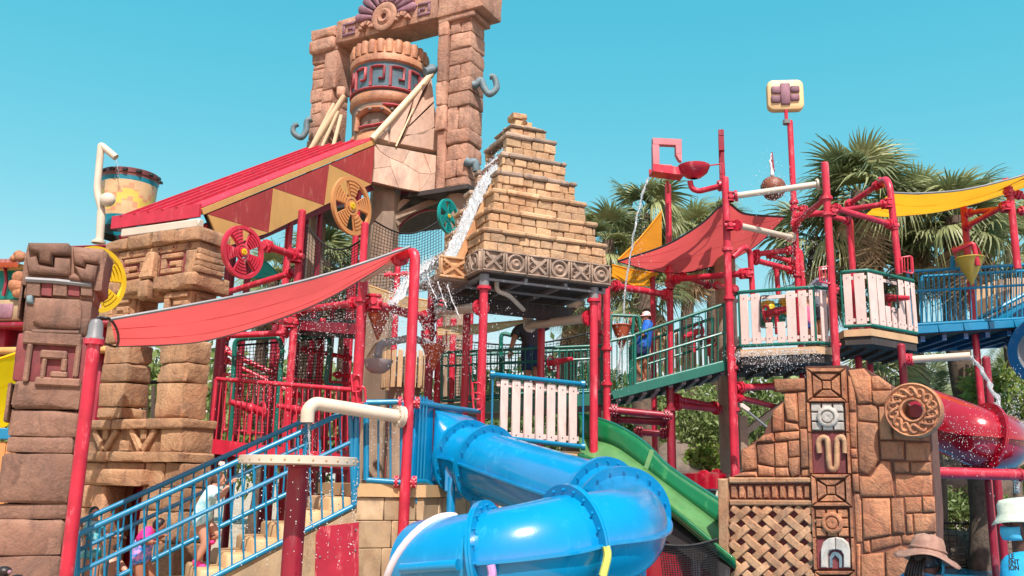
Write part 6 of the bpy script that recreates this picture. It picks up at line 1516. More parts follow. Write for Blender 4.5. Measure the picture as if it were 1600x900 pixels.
# glyph tiles on the centre column
def quad(x0, x1, y0, y1, dx0=0, dx1=None):
    k = lambda y: (y - 35) * .043
    return [(x0 + k(y0), y0), (x1 + k(y0), y0), (x1 + k(y1), y1), (x0 + k(y1), y1)]
def tile_x(y0, y1, mat):
    x0, x1 = 424, 586; xm, ym = (x0 + x1) / 2, (y0 + y1) / 2; k = lambda x, y: (x + (y - 35) * .043, y)
    for q in ([(x0, y0), (x1, y0), (x1 - 22, y0 + 16), (x0 + 22, y0 + 16)], [(x0, y1), (x1, y1), (x1 - 22, y1 - 16), (x0 + 22, y1 - 16)], [(x0, y0 + 2), (x0 + 20, y0 + 18), (x0 + 20, y1 - 18), (x0, y1 - 2)], [(x1, y0 + 2), (x1 - 20, y0 + 18), (x1 - 20, y1 - 18), (x1, y1 - 2)]):
        relief(wl, WF, 'tile_frame', mat, [[k(*p) for p in q]], -.02, .07, c8, .012)
    ix0, ix1, iy0, iy1 = x0 + 24, x1 - 24, y0 + 20, y1 - 20; c = 17
    for q in ([(ix0 + 6, iy0), (ix1 - 6, iy0), (xm + c, ym - c - 3), (xm - c, ym - c - 3)], [(ix0 + 6, iy1), (ix1 - 6, iy1), (xm + c, ym + c + 3), (xm - c, ym + c + 3)], [(ix0, iy0 + 5), (xm - c - 3, ym - c), (xm - c - 3, ym + c), (ix0, iy1 - 5)], [(ix1, iy0 + 5), (xm + c + 3, ym - c), (xm + c + 3, ym + c), (ix1, iy1 - 5)], [(xm - c, ym - c), (xm + c, ym - c), (xm + c, ym + c), (xm - c, ym + c)]):
        relief(wl, WF, 'tile_piece', mat, [[k(*p) for p in q]], -.02, .05, c8, .012)
def tile_ring(y0, y1, mat, fmat):
    x0, x1 = 434, 572; k = lambda x, y: (x + (y - 35) * .043, y); xm, ym = (x0 + x1) / 2, (y0 + y1) / 2; w, h = (x1 - x0) / 3, (y1 - y0) / 3
    for i in range(3):
        for j in range(3):
            if i == 1 and j == 1: continue
            a, b = x0 + i * w + 2, x0 + (i + 1) * w - 2; c, d = y0 + j * h + 2, y0 + (j + 1) * h - 2
            relief(wl, WF, 'tile_piece', mat, [[k(a, c), k(b, c), k(b, d), k(a, d)]], -.02, .045, c8, .012)
    u, z = WF.px(*c8(*k(xm, ym)), .05); r = (WF.px(*c8(*k(x1, ym)), .05)[0] - u) * .66; Q = WF.n.to_track_quat('Z', 'Y').to_matrix()
    mb = MB(); mb.lathe([(r, -.01), (r, .03), (r * .9, .045), (r * .68, .045), (r * .6, .02), (r * .52, .02), (r * .48, .045), (r * .2, .05), (.001, .04)], WF.P(u, .03, z), 32, Q); mb.build('ring', mat, wl, 60)
tile_x(42, 180, ROCK_W); tile_ring(184, 300, WSTONE, ROCK_W); tile_x(480, 612, ROCK_W); tile_ring(622, 738, ROCK_W, ROCK_W); tile_x(880, 1010, ROCK_W)
for x in (420, 578):
    relief(wl, WF, 'column_edge', ROCK_W, [quad(x, x + 12, 184, 304), quad(x, x + 12, 308, 476), quad(x, x + 12, 618, 740), quad(x, x + 12, 744, 874)], -.02, .06, c8, .008)
relief(wl, WF, 'tile_panel', MAROON, [quad(434, 574, 308, 476), quad(434, 574, 744, 872)], -.02, .015, c8, .008)
pts = [(478, 392), (474, 350), (484, 330), (500, 328), (512, 345), (518, 440), (533, 460), (549, 442), (550, 345), (560, 328), (574, 328), (584, 350), (584, 392)]
mb = MB(); mb.tube(spline([WF.at(*c8(*p), .03) for p in pts], 4), .035, 8); mb.build('hook_glyph', ROCK_WP, wl, 60)
arch = [(x, y) for x, y in ((484, 866), (484, 790), (494, 760), (515, 744), (545, 738), (575, 744), (597, 762), (606, 790), (606, 866))]; inn = [(578, 866), (578, 812), (568, 796), (545, 790), (522, 796), (514, 812), (514, 866)]
relief(wl, WF, 'arch_glyph', WSTONE, [arch[:5] + inn[::-1][:4][::-1][::1] if False else [arch[0], arch[1], arch[2], arch[3], arch[4], inn[3], inn[4], inn[5], inn[6]], [arch[4], arch[5], arch[6], arch[7], arch[8], inn[0], inn[1], inn[2], inn[3]]], -.01, .06, c8, .012)
relief(wl, WF, 'arch_glyph', BSTONE, [[(520, 866), (520, 820), (530, 803), (545, 798), (560, 803), (572, 820), (572, 866), (560, 866), (560, 830), (545, 815), (533, 830), (533, 866)]], -.01, .04, c8, .005)
# disc
dk = thing('carved_disc', WF.at(*c8(868, 330), .2), 'round carved stone disc with open centre on the wall', 'carving')
DF = Fr(WF.at(*c8(868, 215), .0), -36); dc_ = WF.at(*c8(868, 215), .2); Q = DF.n.to_track_quat('Z', 'Y').to_matrix(); R_ = 108 * .3776 / FPX * dc_.y * 1.03
mb = MB(); mb.lathe([(R_ * .36, -.09), (R_ * .96, -.1), (R_, -.07), (R_, .06), (R_ * .95, .085), (R_ * .9, .06), (R_ * .46, .055), (R_ * .43, .085), (R_ * .37, .08), (R_ * .36, -.09)], dc_, 56, Q); mb.build('disc', ROCK_W, dk, 40)
for s in (0, PI):
    mb = MB(); mb.tube([dc_ + Q @ V(math.cos(a) * R_ * (.68 + .15 * math.sin(a * 7 + s)), math.sin(a) * R_ * (.68 + .15 * math.sin(a * 7 + s)), .065 + .008 * math.cos(a * 7 + s)) for a in [2 * PI * k / 120 for k in range(120)]], R_ * .062, 6, closed=True); mb.build('serpent', ROCK_W, dk, 60)
for k in range(16):
    a = 2 * PI * (k + .3) / 16; mb = MB(); mb.ball(dc_ + Q @ V(math.cos(a) * R_ * .7, math.sin(a) * R_ * .7, .06), .018, 5, 8); mb.build('boss', ROCK_W, dk, 60)
rod('bracket', dc_ - DF.n * .09, dc_ - DF.n * .5, .08, DRED, dk)
# ================================================================ red tube slide and pipe at right
mat_parent = thing('red_tube_slide', at(1520, 720, 12.8) * V(1, 1, 0), 'red enclosed slide curving behind the carved disc', 'slide')
rp = spline([at(1440, 648, 13.6), at(1490, 668, 13.1), at(1530, 684, 12.8), at(1556, 690, 13.0), at(1566, 690, 13.6)], 6)
sec, F = tube_section(rp, .42, 32, 'tube_section', None, RSLIDE); seam(F, sec, RSLIDE, .42)
slide_flange(rp[13], (rp[14] - rp[12]).normalized(), .42, RSLIDE, mat_parent, .52)
mb = MB(); mb.box(at(1496, 645, 12.4) * 1.0, (.3, .02, .06), .005); 
post(mat_parent, 1546, 620, 14.4, 560, mat=DRED); post(mat_parent, 1552, 850, 13.4, 752, mat=DRED, r=.05)
hp = thing('red_pipe', at(1530, 745, 12.6), 'thick horizontal red pipe below the red slide', 'pipe')
p, q = at(1452, 738, 12.4), at(1660, 744, 12.4); rod('pipe', p, q, .075, RED, hp, 16); flange_part(lerp(p, q, .68), q - p, .09, RED, hp, .02); rod('pipe_post', V(at(1600, 745, 12.5).x, 12.5, 0), at(1640, 745, 12.5), .06, DRED, hp)
# small leaning mallet toy left of wall
tg = thing('lever_toy', at(1165, 650, 14.4), 'grey lever arm with paddle left of the rust wall', 'toy')
rod('arm', at(1160, 636, 14.2), at(1204, 672, 14.2), .018, GREY, tg); mb = MB(); mb.box(at(1164, 637, 14.2), (.16, .05, .07), .01, 0, Matrix.Rotation(.6, 3, 'Y')); mb.build('paddle', SLAT, tg)
# net and red drum under the green slide
net('black net curtain beside the tube slide elbow', netpx([(1040, 930), (1122, 930), (1122, 842), (1030, 850)], 11.6, 11.6, .05), 22, 22)
mb = MB(); mb.box(at(1080, 880, 13) , (1.6, .2, 1.0), .02); o = mb.build('dark_red_panel', DRED); tag(o, 'dark red panel behind the net under green slide', 'panel')
for i, (x, y, Y, wd, h) in enumerate(((1040, 880, 12.6, .5, .35), (1105, 752, 15.4, .45, .3), (722, 795, 12.6, .5, .3))):
    mb = MB(); mb.lathe([(wd * .6, -h * .5), (wd, -h * .4), (wd, h * .4), (wd * .6, h * .5)], at(x, y, Y), 24); o = mb.build('red_basin', RSLIDE, None, 60); tag(o, ['red plastic basin behind black net curtain', 'red basin rim under the ramp bridge', 'red basin below the blue slide entry'][i], 'basin')
# rock border and net by the pool
for i in range(5):
    x = 9.0 + i * 1.0; mb = MB(); mb.box(V(x + rnd.uniform(-.1, .1), 20.9 + rnd.uniform(-.2, .2), .4), (1.05, .8, rnd.uniform(.8, 1.1)), .18, .08); o = mb.build('border_rock', ROCK_B, None, 80); tag(o, ['border rock hidden mostly behind the floppy hat', 'border rock just right of the floppy hat', 'border rock between hat and maroon post', 'border rock behind the maroon post by the pool', 'border rock beside the lifeguard'][i], 'rock', 'rocks of the pool border')
net('black net hung before the pool border rocks', lambda a, b: V(5 + 12 * a, 20.2, .1 + .9 * b), 70, 7, .008)
for i, (x, y, Y, s) in enumerate(((1075, 722, 22, .8), (1060, 738, 21, .6), (1483, 770, 24, .9), (1520, 760, 25, 1.2), (1440, 760, 26, 1.2))):
    mb = MB(); c = at(x, y, Y); mb.ball(c, s, 7, 10, (1.1, .8, .7)); 
    mb.v = [p + (p - c).normalized() * noise.noise(p * 2.2) * .25 * s for p in mb.v]; o = mb.build('boulder', ROCK_B, None, 60); tag(o, ['boulder beside shrub under the ramp bridge', 'low boulder under the ramp bridge', 'boulder at palm foot right of the rust wall', 'large boulder right of palm foot', 'boulder behind the rust wall edge'][i], 'rock', 'boulders in the planting')
# ================================================================ palms, shrubs, trees
def fan_mesh(name, mat, seed, droop, spread=2.0, nseg=34, pl=.75):
    r = random.Random(seed); mb = MB()
    mb.tube([V(0, 0, 0), V(0, pl * .5, .03), V(0, pl, 0)], [.022, .016, .012], 5)
    for k in range(nseg):
        t = (k + .5) / nseg * 2 - 1; a = t * spread; L = (.98 - .22 * t * t) * r.uniform(.88, 1.06); d = V(math.sin(a), math.cos(a), 0); s = V(d.y, -d.x, 0)
        vs = []; dr = droop * r.uniform(.6, 1.5)
        for q, w in ((.03, .01), (.35, .034), (.62, .028), (.82, .015), (1.0, .003)):
            z = -dr * q ** 3 * .55 - .10 * abs(t) * q + .06 * q; p = V(0, pl, 0) + d * L * q * (1 - .12 * dr * q) + Z * z + s * .02 * q * r.uniform(-1, 1)
            vs += [p - s * w - Z * (.012 if k % 2 else 0), p + s * w - Z * (0 if k % 2 else .012)]
        mb.add(vs, [(i * 2, i * 2 + 1, i * 2 + 3, i * 2 + 2) for i in range(4)])
    return mb.mesh(name, mat, V(0, 0, 0), 0)
FANS = [fan_mesh('frond', PALM, 3 + i, .5 + .35 * i) for i in range(4)]
DRYF = [fan_mesh('dry_frond', PALMD, 30 + i, 1.2 + .3 * i, 1.3, 16, .6) for i in range(3)]
def feather_mesh(name, mat, seed, L=1.9):
    r = random.Random(seed); mb = MB(); rach = [V(0, L * t, .35 * L * (t - 1.35 * t * t)) for t in [i / 10 for i in range(11)]]
    mb.tube(rach, [.02 * (1 - .08 * i) for i in range(11)], 4)
    for i in range(60):
        t = .12 + .86 * i / 60; x = t * 10; j = min(9, int(x)); p = lerp(rach[j], rach[j + 1], x - j); ln = .42 * math.sin(PI * (.15 + .8 * t)) + .08
        for sd in (-1, 1):
            d = V(sd * .8, .55, r.uniform(-.35, .1)).normalized(); q = p + d * ln; w = V(0, .012, .006); m = p + d * ln * .5
            mb.add([p, m - w, q, m + w], [(0, 1, 2, 3)])
    return mb.mesh(name, mat, V(0, 0, 0), 0)
FEATH = [feather_mesh('frond', leafmat('date palm leaf', srgb(78, 96, 64), srgb(128, 142, 98), .25), 50), feather_mesh('frond', leafmat('date palm leaf b', srgb(90, 104, 70), srgb(140, 150, 108), .25), 51)]
def orient(c, az, el, s, twist=0.0):
    d = V(math.cos(az) * math.cos(el), math.sin(az) * math.cos(el), math.sin(el)); side = d.cross(Z).normalized(); up = side.cross(d)
    R = Matrix((side, d, up)).transposed().to_4x4() @ Matrix.Rotation(twist, 4, 'Y'); return Matrix.Translation(c) @ R @ Matrix.Scale(s, 4)
def palm(label, px, py, Y, s=1.0, nf=26, nd=26, tr=.17, kind='fan', skirt=1.0):
    c = at(px, py, Y); th = thing('fan_palm' if kind == 'fan' else 'date_palm', V(c.x, c.y, 0), label, 'palm', 'palms behind the water playground'); r = random.Random(int(px * 7 + py))
    mb = MB(); k = 14; mb.tube([V(c.x + .15 * math.sin(i * .5), c.y, c.z * i / k) for i in range(k + 1)], [tr * (1.25 - .3 * i / k) * (1 + .06 * (i % 2)) for i in range(k + 1)], 12); mb.build('trunk', BARK, th, 60)
    c = V(c.x + .15 * math.sin(k * .5), c.y, c.z)
    nf = int(nf * .62); s *= .78
    for i in range(nf):
        t = i / nf; el = lerp(1.35, -.45, t ** .8) + r.uniform(-.12, .12); az = i * 2.39996 + r.uniform(-.2, .2)
        inst(r.choice(FANS if kind == 'fan' else FEATH), 'frond', th, orient(c - Z * .3 * t * s, az, el, s * r.uniform(.85, 1.1), r.uniform(-.5, .5)))
    for i in range(nd):
        el = r.uniform(-1.45, -.75); az = r.uniform(0, 2 * PI)
        inst(r.choice(DRYF), 'dry_frond', th, orient(c - Z * (.25 + r.random() * .9 * skirt) * s, az, el, s * r.uniform(.7, 1.0), r.uniform(-.6, .6)))
    return th
palm('fan palm right of the pyramid, nearest to it', 945, 375, 23, 1.05); palm('fan palm whose crown rises behind the red trough stream', 1003, 335, 24, 1.2, 30, 30); palm('fan palm behind the orange standing sail', 1078, 372, 25, 1.1, 30, 24)
palm('fan palm behind the red sail and white pipes', 1118, 352, 25, .9); palm('tallest fan palm crown behind the bent red pipe', 1336, 300, 20.5, 1.3, 40, 34, .2); palm('fan palm behind posts left of the tallest palm', 1270, 372, 21.5, 1.25, 32, 40); palm('fan palm behind the yellow sail centre', 1420, 340, 21.5, 1.15, 34, 36, .2)
palm('fan palm with thick trunk right of the yellow sail', 1488, 340, 20, 1.25, 40, 40, .24); palm('fan palm at right edge behind the blue bridge', 1575, 385, 21, 1.15, 32, 34); palm('low fan palm behind the narrow balcony', 1370, 430, 21.5, 1.15, 30, 26, .18); palm('low fan palm under the balconies above rust wall', 1372, 590, 19.5, .8, 26, 4, .12)
palm('date palm left of the thick palm trunk below bridge', 1440, 640, 25, 1.5, 30, 0, .16, 'date'); palm('date palm right of the thick palm trunk below bridge', 1545, 640, 26, 1.6, 30, 0, .16, 'date')
palm('fan palm behind the left black net', 505, 408, 26, 1.2, 30, 16); palm('fan palm between the tower column and left red posts', 552, 418, 27, 1.2, 28, 20); palm('fan palm behind the teal sail', 425, 432, 26, 1.1, 28, 14); palm('fan palm behind the level bridge posts', 895, 470, 26, 1.0, 22, 34, .28); palm('fan palm trunk behind the boy on the ramp', 1008, 455, 22, 1.0, 22, 40, .24)
def leaves(mb, c, rad, n, size, r, clumps=14):
    C = []
    for _ in range(clumps):
        d = V(r.gauss(0, 1), r.gauss(0, 1), r.gauss(0, 1)).normalized() * r.uniform(.35, .85); C.append((V(d.x * rad[0], d.y * rad[1], d.z * rad[2]), r.uniform(.28, .5)))
    for _ in range(n):
        cc, k = r.choice(C); d = V(r.gauss(0, 1), r.gauss(0, 1), r.gauss(0, 1)).normalized() * (r.random() ** .4)
        p = c + cc + V(d.x * rad[0], d.y * rad[1], d.z * rad[2]) * k; a = V(r.gauss(0, 1), r.gauss(0, 1), r.gauss(0, .6)).normalized(); b = a.orthogonal().normalized(); b = b * math.cos(r.random() * 6) + a.cross(b) * math.sin(r.random() * 6)
        s = size * r.uniform(.6, 1.3); b2 = b.cross(a).normalized()
        mb.add([p, p + b * s * .5 + b2 * s * .26, p + b * s, p + b * s * .5 - b2 * s * .26], [(0, 1, 2, 3)])
def tree(label, px, py, Y, rad, n=2600, size=.16, mat=None, name='shrub_tree', trunk=.09, cat='tree', group='trees and shrubs behind the playground'):
    c = at(px, py, Y); r = random.Random(int(px * 3 + py)); th = thing(name, V(c.x, c.y, 0), label, cat, group)
    mb = MB(); leaves(mb, c, rad, n, size, r); mb.build('crown', mat or LEAF, th, 0)
    mb = MB(); mb.tube([V(c.x, c.y, 0), V(c.x + .1, c.y, c.z * .6), V(c.x, c.y, c.z)], [trunk * 1.3, trunk, trunk * .5], 8)
    for k in range(5):
        a = k * 1.26; mb.tube([V(c.x + .05, c.y, c.z * .55), c + V(math.cos(a) * rad[0] * .5, math.sin(a) * rad[1] * .5, rad[2] * .2)], [trunk * .5, trunk * .15], 5)
    mb.build('trunk', BARK, th, 60); return th
tree('round olive green shrub seen under the ramp bridge', 1092, 672, 22, (1.1, .9, 1.2), 3600, .13); tree('pale flowering bush low under the ramp bridge', 1105, 722, 21, (.8, .6, .55), 1400, .14, LEAFL); tree('shrub behind the beige column and red post', 1180, 655, 22, (1.0, .8, 1.2), 2600, .14)
tree('leafy tree at right edge behind the clear jet', 1572, 640, 19, (1.1, .9, 1.2), 2600, .22, LEAFL); tree('dark shrub behind red pipe at right', 1520, 800, 23, (2.0, 1, .9), 3200, .16); tree('hedge bush between rust wall and palm trunk', 1462, 790, 24, (1.2, .8, .8), 2000, .16)
for i, (x, Y, w, h, lab) in enumerate(((250, 34, 5, 3.0, 'dark green tree far behind the gateway pillars'), (420, 33, 4, 3.2, 'dark green tree far behind the left frame'), (560, 34, 4, 3.0, 'dark green tree far behind the maroon post'), (720, 35, 4.5, 2.8, 'dark green tree far behind the pyramid posts'), (880, 34, 4, 3.0, 'dark green tree far behind the level bridge'), (1010, 36, 4, 2.6, 'dark green tree far behind the ramp bridge foot'), (1250, 34, 5, 3.0, 'dark green tree far behind the balconies'), (1420, 36, 5, 2.4, 'dark green tree far behind the date palms'), (1600, 36, 5, 2.6, 'dark green tree far behind the right edge'), (80, 34, 5, 2.6, 'dark green tree far behind the totem'))):
    c = at(x, 700, Y); tree(lab, x, 748 - (h * .8) / Y * FPX, Y, (w, 1.5, h), 3600, .38, None, 'broad_tree', .2)
# ================================================================ people
SKINA = paint('skin light', srgb(206, 150, 122), .5, .06, 0, bump=.0); SKINB = paint('skin dark', srgb(92, 60, 46), .5, .06, 0, bump=.0); SKINC = paint('skin tan', srgb(168, 112, 84), .5, .06, 0, bump=.0)
HAIRD = paint('dark hair', srgb(40, 26, 22), .45, .2, 0, bump=.003); HAIRB = paint('brown hair', srgb(92, 62, 46), .5, .2, 0, bump=.003)
BONES = [('pelvis', 'spine', .085, .08), ('spine', 'chest', .08, .085), ('chest', 'neck', .085, .034), ('chest', 'shL', .085, .045), ('chest', 'shR', .085, .045), ('shL', 'elL', .042, .033), ('elL', 'wrL', .033, .023), ('shR', 'elR', .042, .033), ('elR', 'wrR', .033, .023),
         ('pelvis', 'hipL', .085, .068), ('pelvis', 'hipR', .085, .068), ('hipL', 'knL', .066, .043), ('knL', 'anL', .044, .027), ('anL', 'toL', .028, .02), ('hipR', 'knR', .066, .043), ('knR', 'anR', .044, .027), ('anR', 'toR', .028, .02), ('neck', 'head', .034, .05)]
def person(label, J, Y, H, look, skin, hair, clothes, hairlen=0.0, legs=True):
    """J: joint -> (px, py, depth offset). clothes: [(name, material, {bone: max t}, inflate)]"""
    W = {k: at(v[0], v[1], Y + v[2]) for k, v in J.items()}; names = list(W); rad = {}
    for a, b, ra, rb in BONES: rad.setdefault(a, ra); rad[b] = rb
    rad['shL'] = rad['shR'] = .046; rad['knL'] = rad['knR'] = .044; rad['pelvis'] = .082; rad['head'] = .045
    edges = [(names.index(a), names.index(b)) for a, b, _, _ in BONES if a in W and b in W]
    me = bpy.data.meshes.new('tmp'); me.from_pydata([W[k] for k in names], edges, []); ob = bpy.data.objects.new('tmp', me); COL.objects.link(ob)
    md = ob.modifiers.new('s', 'SKIN'); md.use_smooth_shade = True; ob.modifiers.new('d', 'SUBSURF').levels = 2
    sv = me.skin_vertices[0].data
    for i, k in enumerate(names): r = rad[k] * H; sv[i].radius = (r, r); sv[i].use_root = (k == 'pelvis')
    dg = bpy.context.evaluated_depsgraph_get(); ev = bpy.data.meshes.new_from_object(ob.evaluated_get(dg)); bpy.data.objects.remove(ob)
    vsA = [v.co.copy() for v in ev.vertices]; fsA = [tuple(p.vertices) for p in ev.polygons]; nrm = [v.normal.copy() for v in ev.vertices]
    base = W['pelvis'].copy(); base.z = min(p.z for p in W.values()) - .02
    th = thing('person', base, label, 'person')
    mb = MB(); mb.add(vsA, fsA)
    hd = W['head']; look = Vector(look).normalized(); Qh = Matrix((look.cross(Z).normalized() * 1, look, look.cross(Z).normalized().cross(look))).transposed(); hr = H * (.053 if H > 1.4 else .06)
    mb.ball(hd, hr, 12, 16, (.78, .95, 1.12), Qh); mb.ball(hd + Qh @ V(0, hr * .55, -hr * .55), hr * .52, 8, 10, (.9, .9, .85), Qh); mb.ball(hd + Qh @ V(0, hr * .98, -hr * .12), hr * .16, 6, 8, (.8, 1.2, 1.4), Qh)
    for s in (-1, 1): mb.ball(hd + Qh @ V(s * hr * .78, -hr * .05, -hr * .1), hr * .2, 6, 8, (.4, .8, 1.2), Qh)
    for s in 'LR':                                    # hands: palm, four fingers and thumb
        if 'wr' + s not in W: continue
        w_ = W['wr' + s]; d = (w_ - W['el' + s]).normalized(); sd = d.cross(Z); sd = sd.normalized() if sd.length > .1 else V(1, 0, 0); pn = sd.cross(d); hl = .1 * H
        mb.tube([w_, w_ + d * hl * .25, w_ + d * hl * .5], [.017 * H, .025 * H, .024 * H], 8, flat=.6)
        for k, ln in enumerate((.42, .5, .47, .36)):
            o = w_ + d * hl * .46 + sd * (k - 1.5) * .0125 * H; mb.tube([o, o + d * hl * ln * .5 - pn * .006 * H, o + d * hl * ln * .85 - pn * .022 * H], .0062 * H, 6)
        o = w_ + d * hl * .15 + sd * -.02 * H; mb.tube([o, o + d * hl * .2 - sd * .016 * H, o + d * hl * .42 - sd * .02 * H - pn * .01 * H], .0075 * H, 6)
    mb.build('body', skin, th, 179)
    segs = [(a, b) for a, b, _, _ in BONES if a in W and b in W]
    def near(p):
        best = (1e9, None, 0)
        for a, b in segs:
            A, B = W[a], W[b]; d = B - A; t = max(0, min(1, (p - A).dot(d) / max(d.length_squared, 1e-9))); q = (p - (A + d * t)).length / max(lerp(rad[a], rad[b], t), .02)
            if q < best[0]: best = (q, (a, b), t)
        return best
    cls = [near(sum((vsA[i] for i in f), V(0, 0, 0)) / len(f)) for f in fsA]
    for nm, mat, bones, infl in clothes:
        fs = [f for f, (q, bn, t) in zip(fsA, cls) if bn[0] + '-' + bn[1] in bones and bones[bn[0] + '-' + bn[1]][0] <= t <= bones[bn[0] + '-' + bn[1]][1]]
        if not fs: continue
        used = sorted({i for f in fs for i in f}); mp = {v: i for i, v in enumerate(used)}
        mb = MB(); mb.add([vsA[i] + nrm[i] * infl * H + V(noise.noise(vsA[i] * 14), noise.noise(vsA[i] * 14 + V(9, 0, 0)), 0) * .004 * H for i in used], [tuple(mp[i] for i in f) for f in fs]); o = mb.build(nm, mat, th, 179)
        m2 = o.modifiers.new('t', 'SOLIDIFY'); m2.thickness = .006 * H; m2.offset = 1
    if hair:
        mb = MB(); mb.ball(hd + Qh @ V(0, -hr * .16, hr * .16), hr * 1.02, 10, 14, (.86, .95, 1.08), Qh)
        if hairlen: mb.tube(spline([hd + Qh @ V(0, -hr * .8, hr * .2), hd + Qh @ V(0, -hr * 1.3, -hr * .6), hd + Qh @ V(0, -hr * 1.2, -hr * (.8 + hairlen))], 5), [hr * .4 * (1 - .05 * i) for i in range(11)], 8)
        mb.build('hair', hair, th, 179)
    for s in (-1, 1):
        mb = MB(); mb.ball(hd + Qh @ V(s * hr * .34, hr * .86, hr * .05), hr * .11, 5, 8); mb.build('eye', HAIRD, th, 179)
    ORG[th.name] = base; return th, W, hd, Qh, hr
TORSO = {'pelvis-spine': (0, 1), 'spine-chest': (0, 1), 'chest-neck': (0, .75), 'chest-shL': (0, 1), 'chest-shR': (0, 1)}
def shirt(slv): d = dict(TORSO); d.update({'shL-elL': (0, slv), 'shR-elR': (0, slv)}); return d
def longs(): d = shirt(1); d.update({'elL-wrL': (0, .92), 'elR-wrR': (0, .92)}); return d
def shorts(t): return {'pelvis-hipL': (0, 1), 'pelvis-hipR': (0, 1), 'hipL-knL': (0, t), 'hipR-knR': (0, t), 'pelvis-spine': (0, .35)}
SHOES = {'anL-toL': (0, 1), 'anR-toR': (0, 1), 'knL-anL': (.88, 1), 'knR-anR': (.88, 1)}
def cloth(name, c, c2=None):
    t = NT(name); t.b.inputs['Roughness'].default_value = .75
    t.l(t.mix(t.ramp(t.noise(18, 3), .42, .6), c, c2 or sc3(c, .85)), t.b.inputs['Base Color']); t.bump(t.noise(22, 3), .006); return t.m
# girl in pale swim dress on the steps
person('girl in pale aqua swim dress and pink shoes climbing stairs', dict(pelvis=(313, 812, 0), spine=(319, 795, 0), chest=(327, 776, 0), neck=(335, 762, 0), head=(342, 749, 0), shL=(331, 769, .11), shR=(331, 770, -.11), elL=(347, 772, .16), wrL=(357, 760, .2), elR=(345, 777, -.14), wrR=(358, 758, -.1),
    hipL=(317, 815, .06), hipR=(312, 815, -.06), knL=(344, 836, .06), anL=(328, 842, .08), toL=(334, 848, .08), knR=(322, 848, -.06), anR=(305, 880, -.06), toR=(320, 888, -.06)), 10.0, 1.15, V(.95, .2, -.05), SKINA, HAIRB,
    [('swim_dress', cloth('aqua dress', srgb(206, 232, 232), srgb(150, 206, 214)), {**shirt(.8), **{'pelvis-hipL': (0, 1), 'pelvis-hipR': (0, 1), 'hipL-knL': (0, .15), 'hipR-knR': (0, .15)}}, .008), ('shoes', cloth('pink shoe', srgb(240, 60, 140)), SHOES, .008)], 1.6)
person('girl in pink and blue swim dress stooping on lower stairs', dict(pelvis=(215, 872, 0), spine=(221, 855, 0), chest=(228, 840, 0), neck=(238, 828, 0), head=(249, 822, 0), shL=(230, 832, .1), shR=(230, 834, -.1), elL=(236, 850, .14), wrL=(248, 842, .16), elR=(225, 848, -.13), wrR=(241, 847, -.18),
    hipL=(222, 876, .06), hipR=(214, 876, -.06), knL=(238, 900, .06), anL=(228, 925, .06), toL=(238, 930, .06), knR=(220, 906, -.06), anR=(208, 932, -.06), toR=(220, 938, -.06)), 9.75, 1.1, V(.85, .1, -.35), SKINC, HAIRD,
    [('shirt', cloth('hot pink', srgb(240, 40, 130), srgb(220, 60, 150)), {'chest-neck': (0, .8), 'chest-shL': (0, 1), 'chest-shR': (0, 1), 'shL-elL': (0, .7), 'shR-elR': (0, .7), 'spine-chest': (.6, 1)}, .008), ('swim_dress', cloth('blue pattern', srgb(30, 120, 190), srgb(214, 150, 206)), {'pelvis-spine': (0, 1), 'spine-chest': (0, .62), 'pelvis-hipL': (0, 1), 'pelvis-hipR': (0, 1), 'hipL-knL': (0, .2), 'hipR-knR': (0, .2)}, .008)])
person('child in turquoise swimsuit and dark cap behind red post', dict(pelvis=(143, 862, 0), spine=(144, 845, 0), chest=(146, 828, 0), neck=(147, 815, 0), head=(147, 803, 0), shL=(153, 824, .05), shR=(138, 824, -.05), elL=(168, 838, .05), wrL=(184, 838, .05), elR=(131, 838, -.08), wrR=(128, 824, -.08),
    hipL=(148, 866, .04), hipR=(138, 866, -.04), knL=(148, 895, .02), anL=(146, 925, .05), toL=(152, 932, 0), knR=(134, 895, -.04), anR=(130, 925, 0), toR=(136, 932, -.05)), 10.2, 1.1, V(.6, -.75, -.1), SKINA, HAIRD,
    [('swimsuit', cloth('turquoise', srgb(40, 170, 180), srgb(170, 220, 220)), {**shirt(.4), **shorts(.2)}, .007)])
person('child with dark hair seated low behind the stair rails', dict(pelvis=(180, 905, 0), spine=(178, 893, 0), chest=(176, 880, 0), neck=(180, 870, 0), head=(184, 860, 0), shL=(186, 878, .05), shR=(168, 878, -.05), elL=(196, 892, 0), wrL=(205, 900, 0), elR=(160, 892, 0), wrR=(165, 905, 0), hipL=(186, 908, 0), hipR=(174, 908, 0), knL=(205, 915, -.1), anL=(208, 940, -.1), toL=(214, 944, -.1), knR=(190, 918, -.1), anR=(192, 942, -.1), toR=(198, 946, -.1)), 10.6, 1.05, V(.7, -.5, -.4), SKINA, HAIRD,
    [('shorts', cloth('grey shorts', srgb(120, 130, 140)), shorts(.6), .008)])
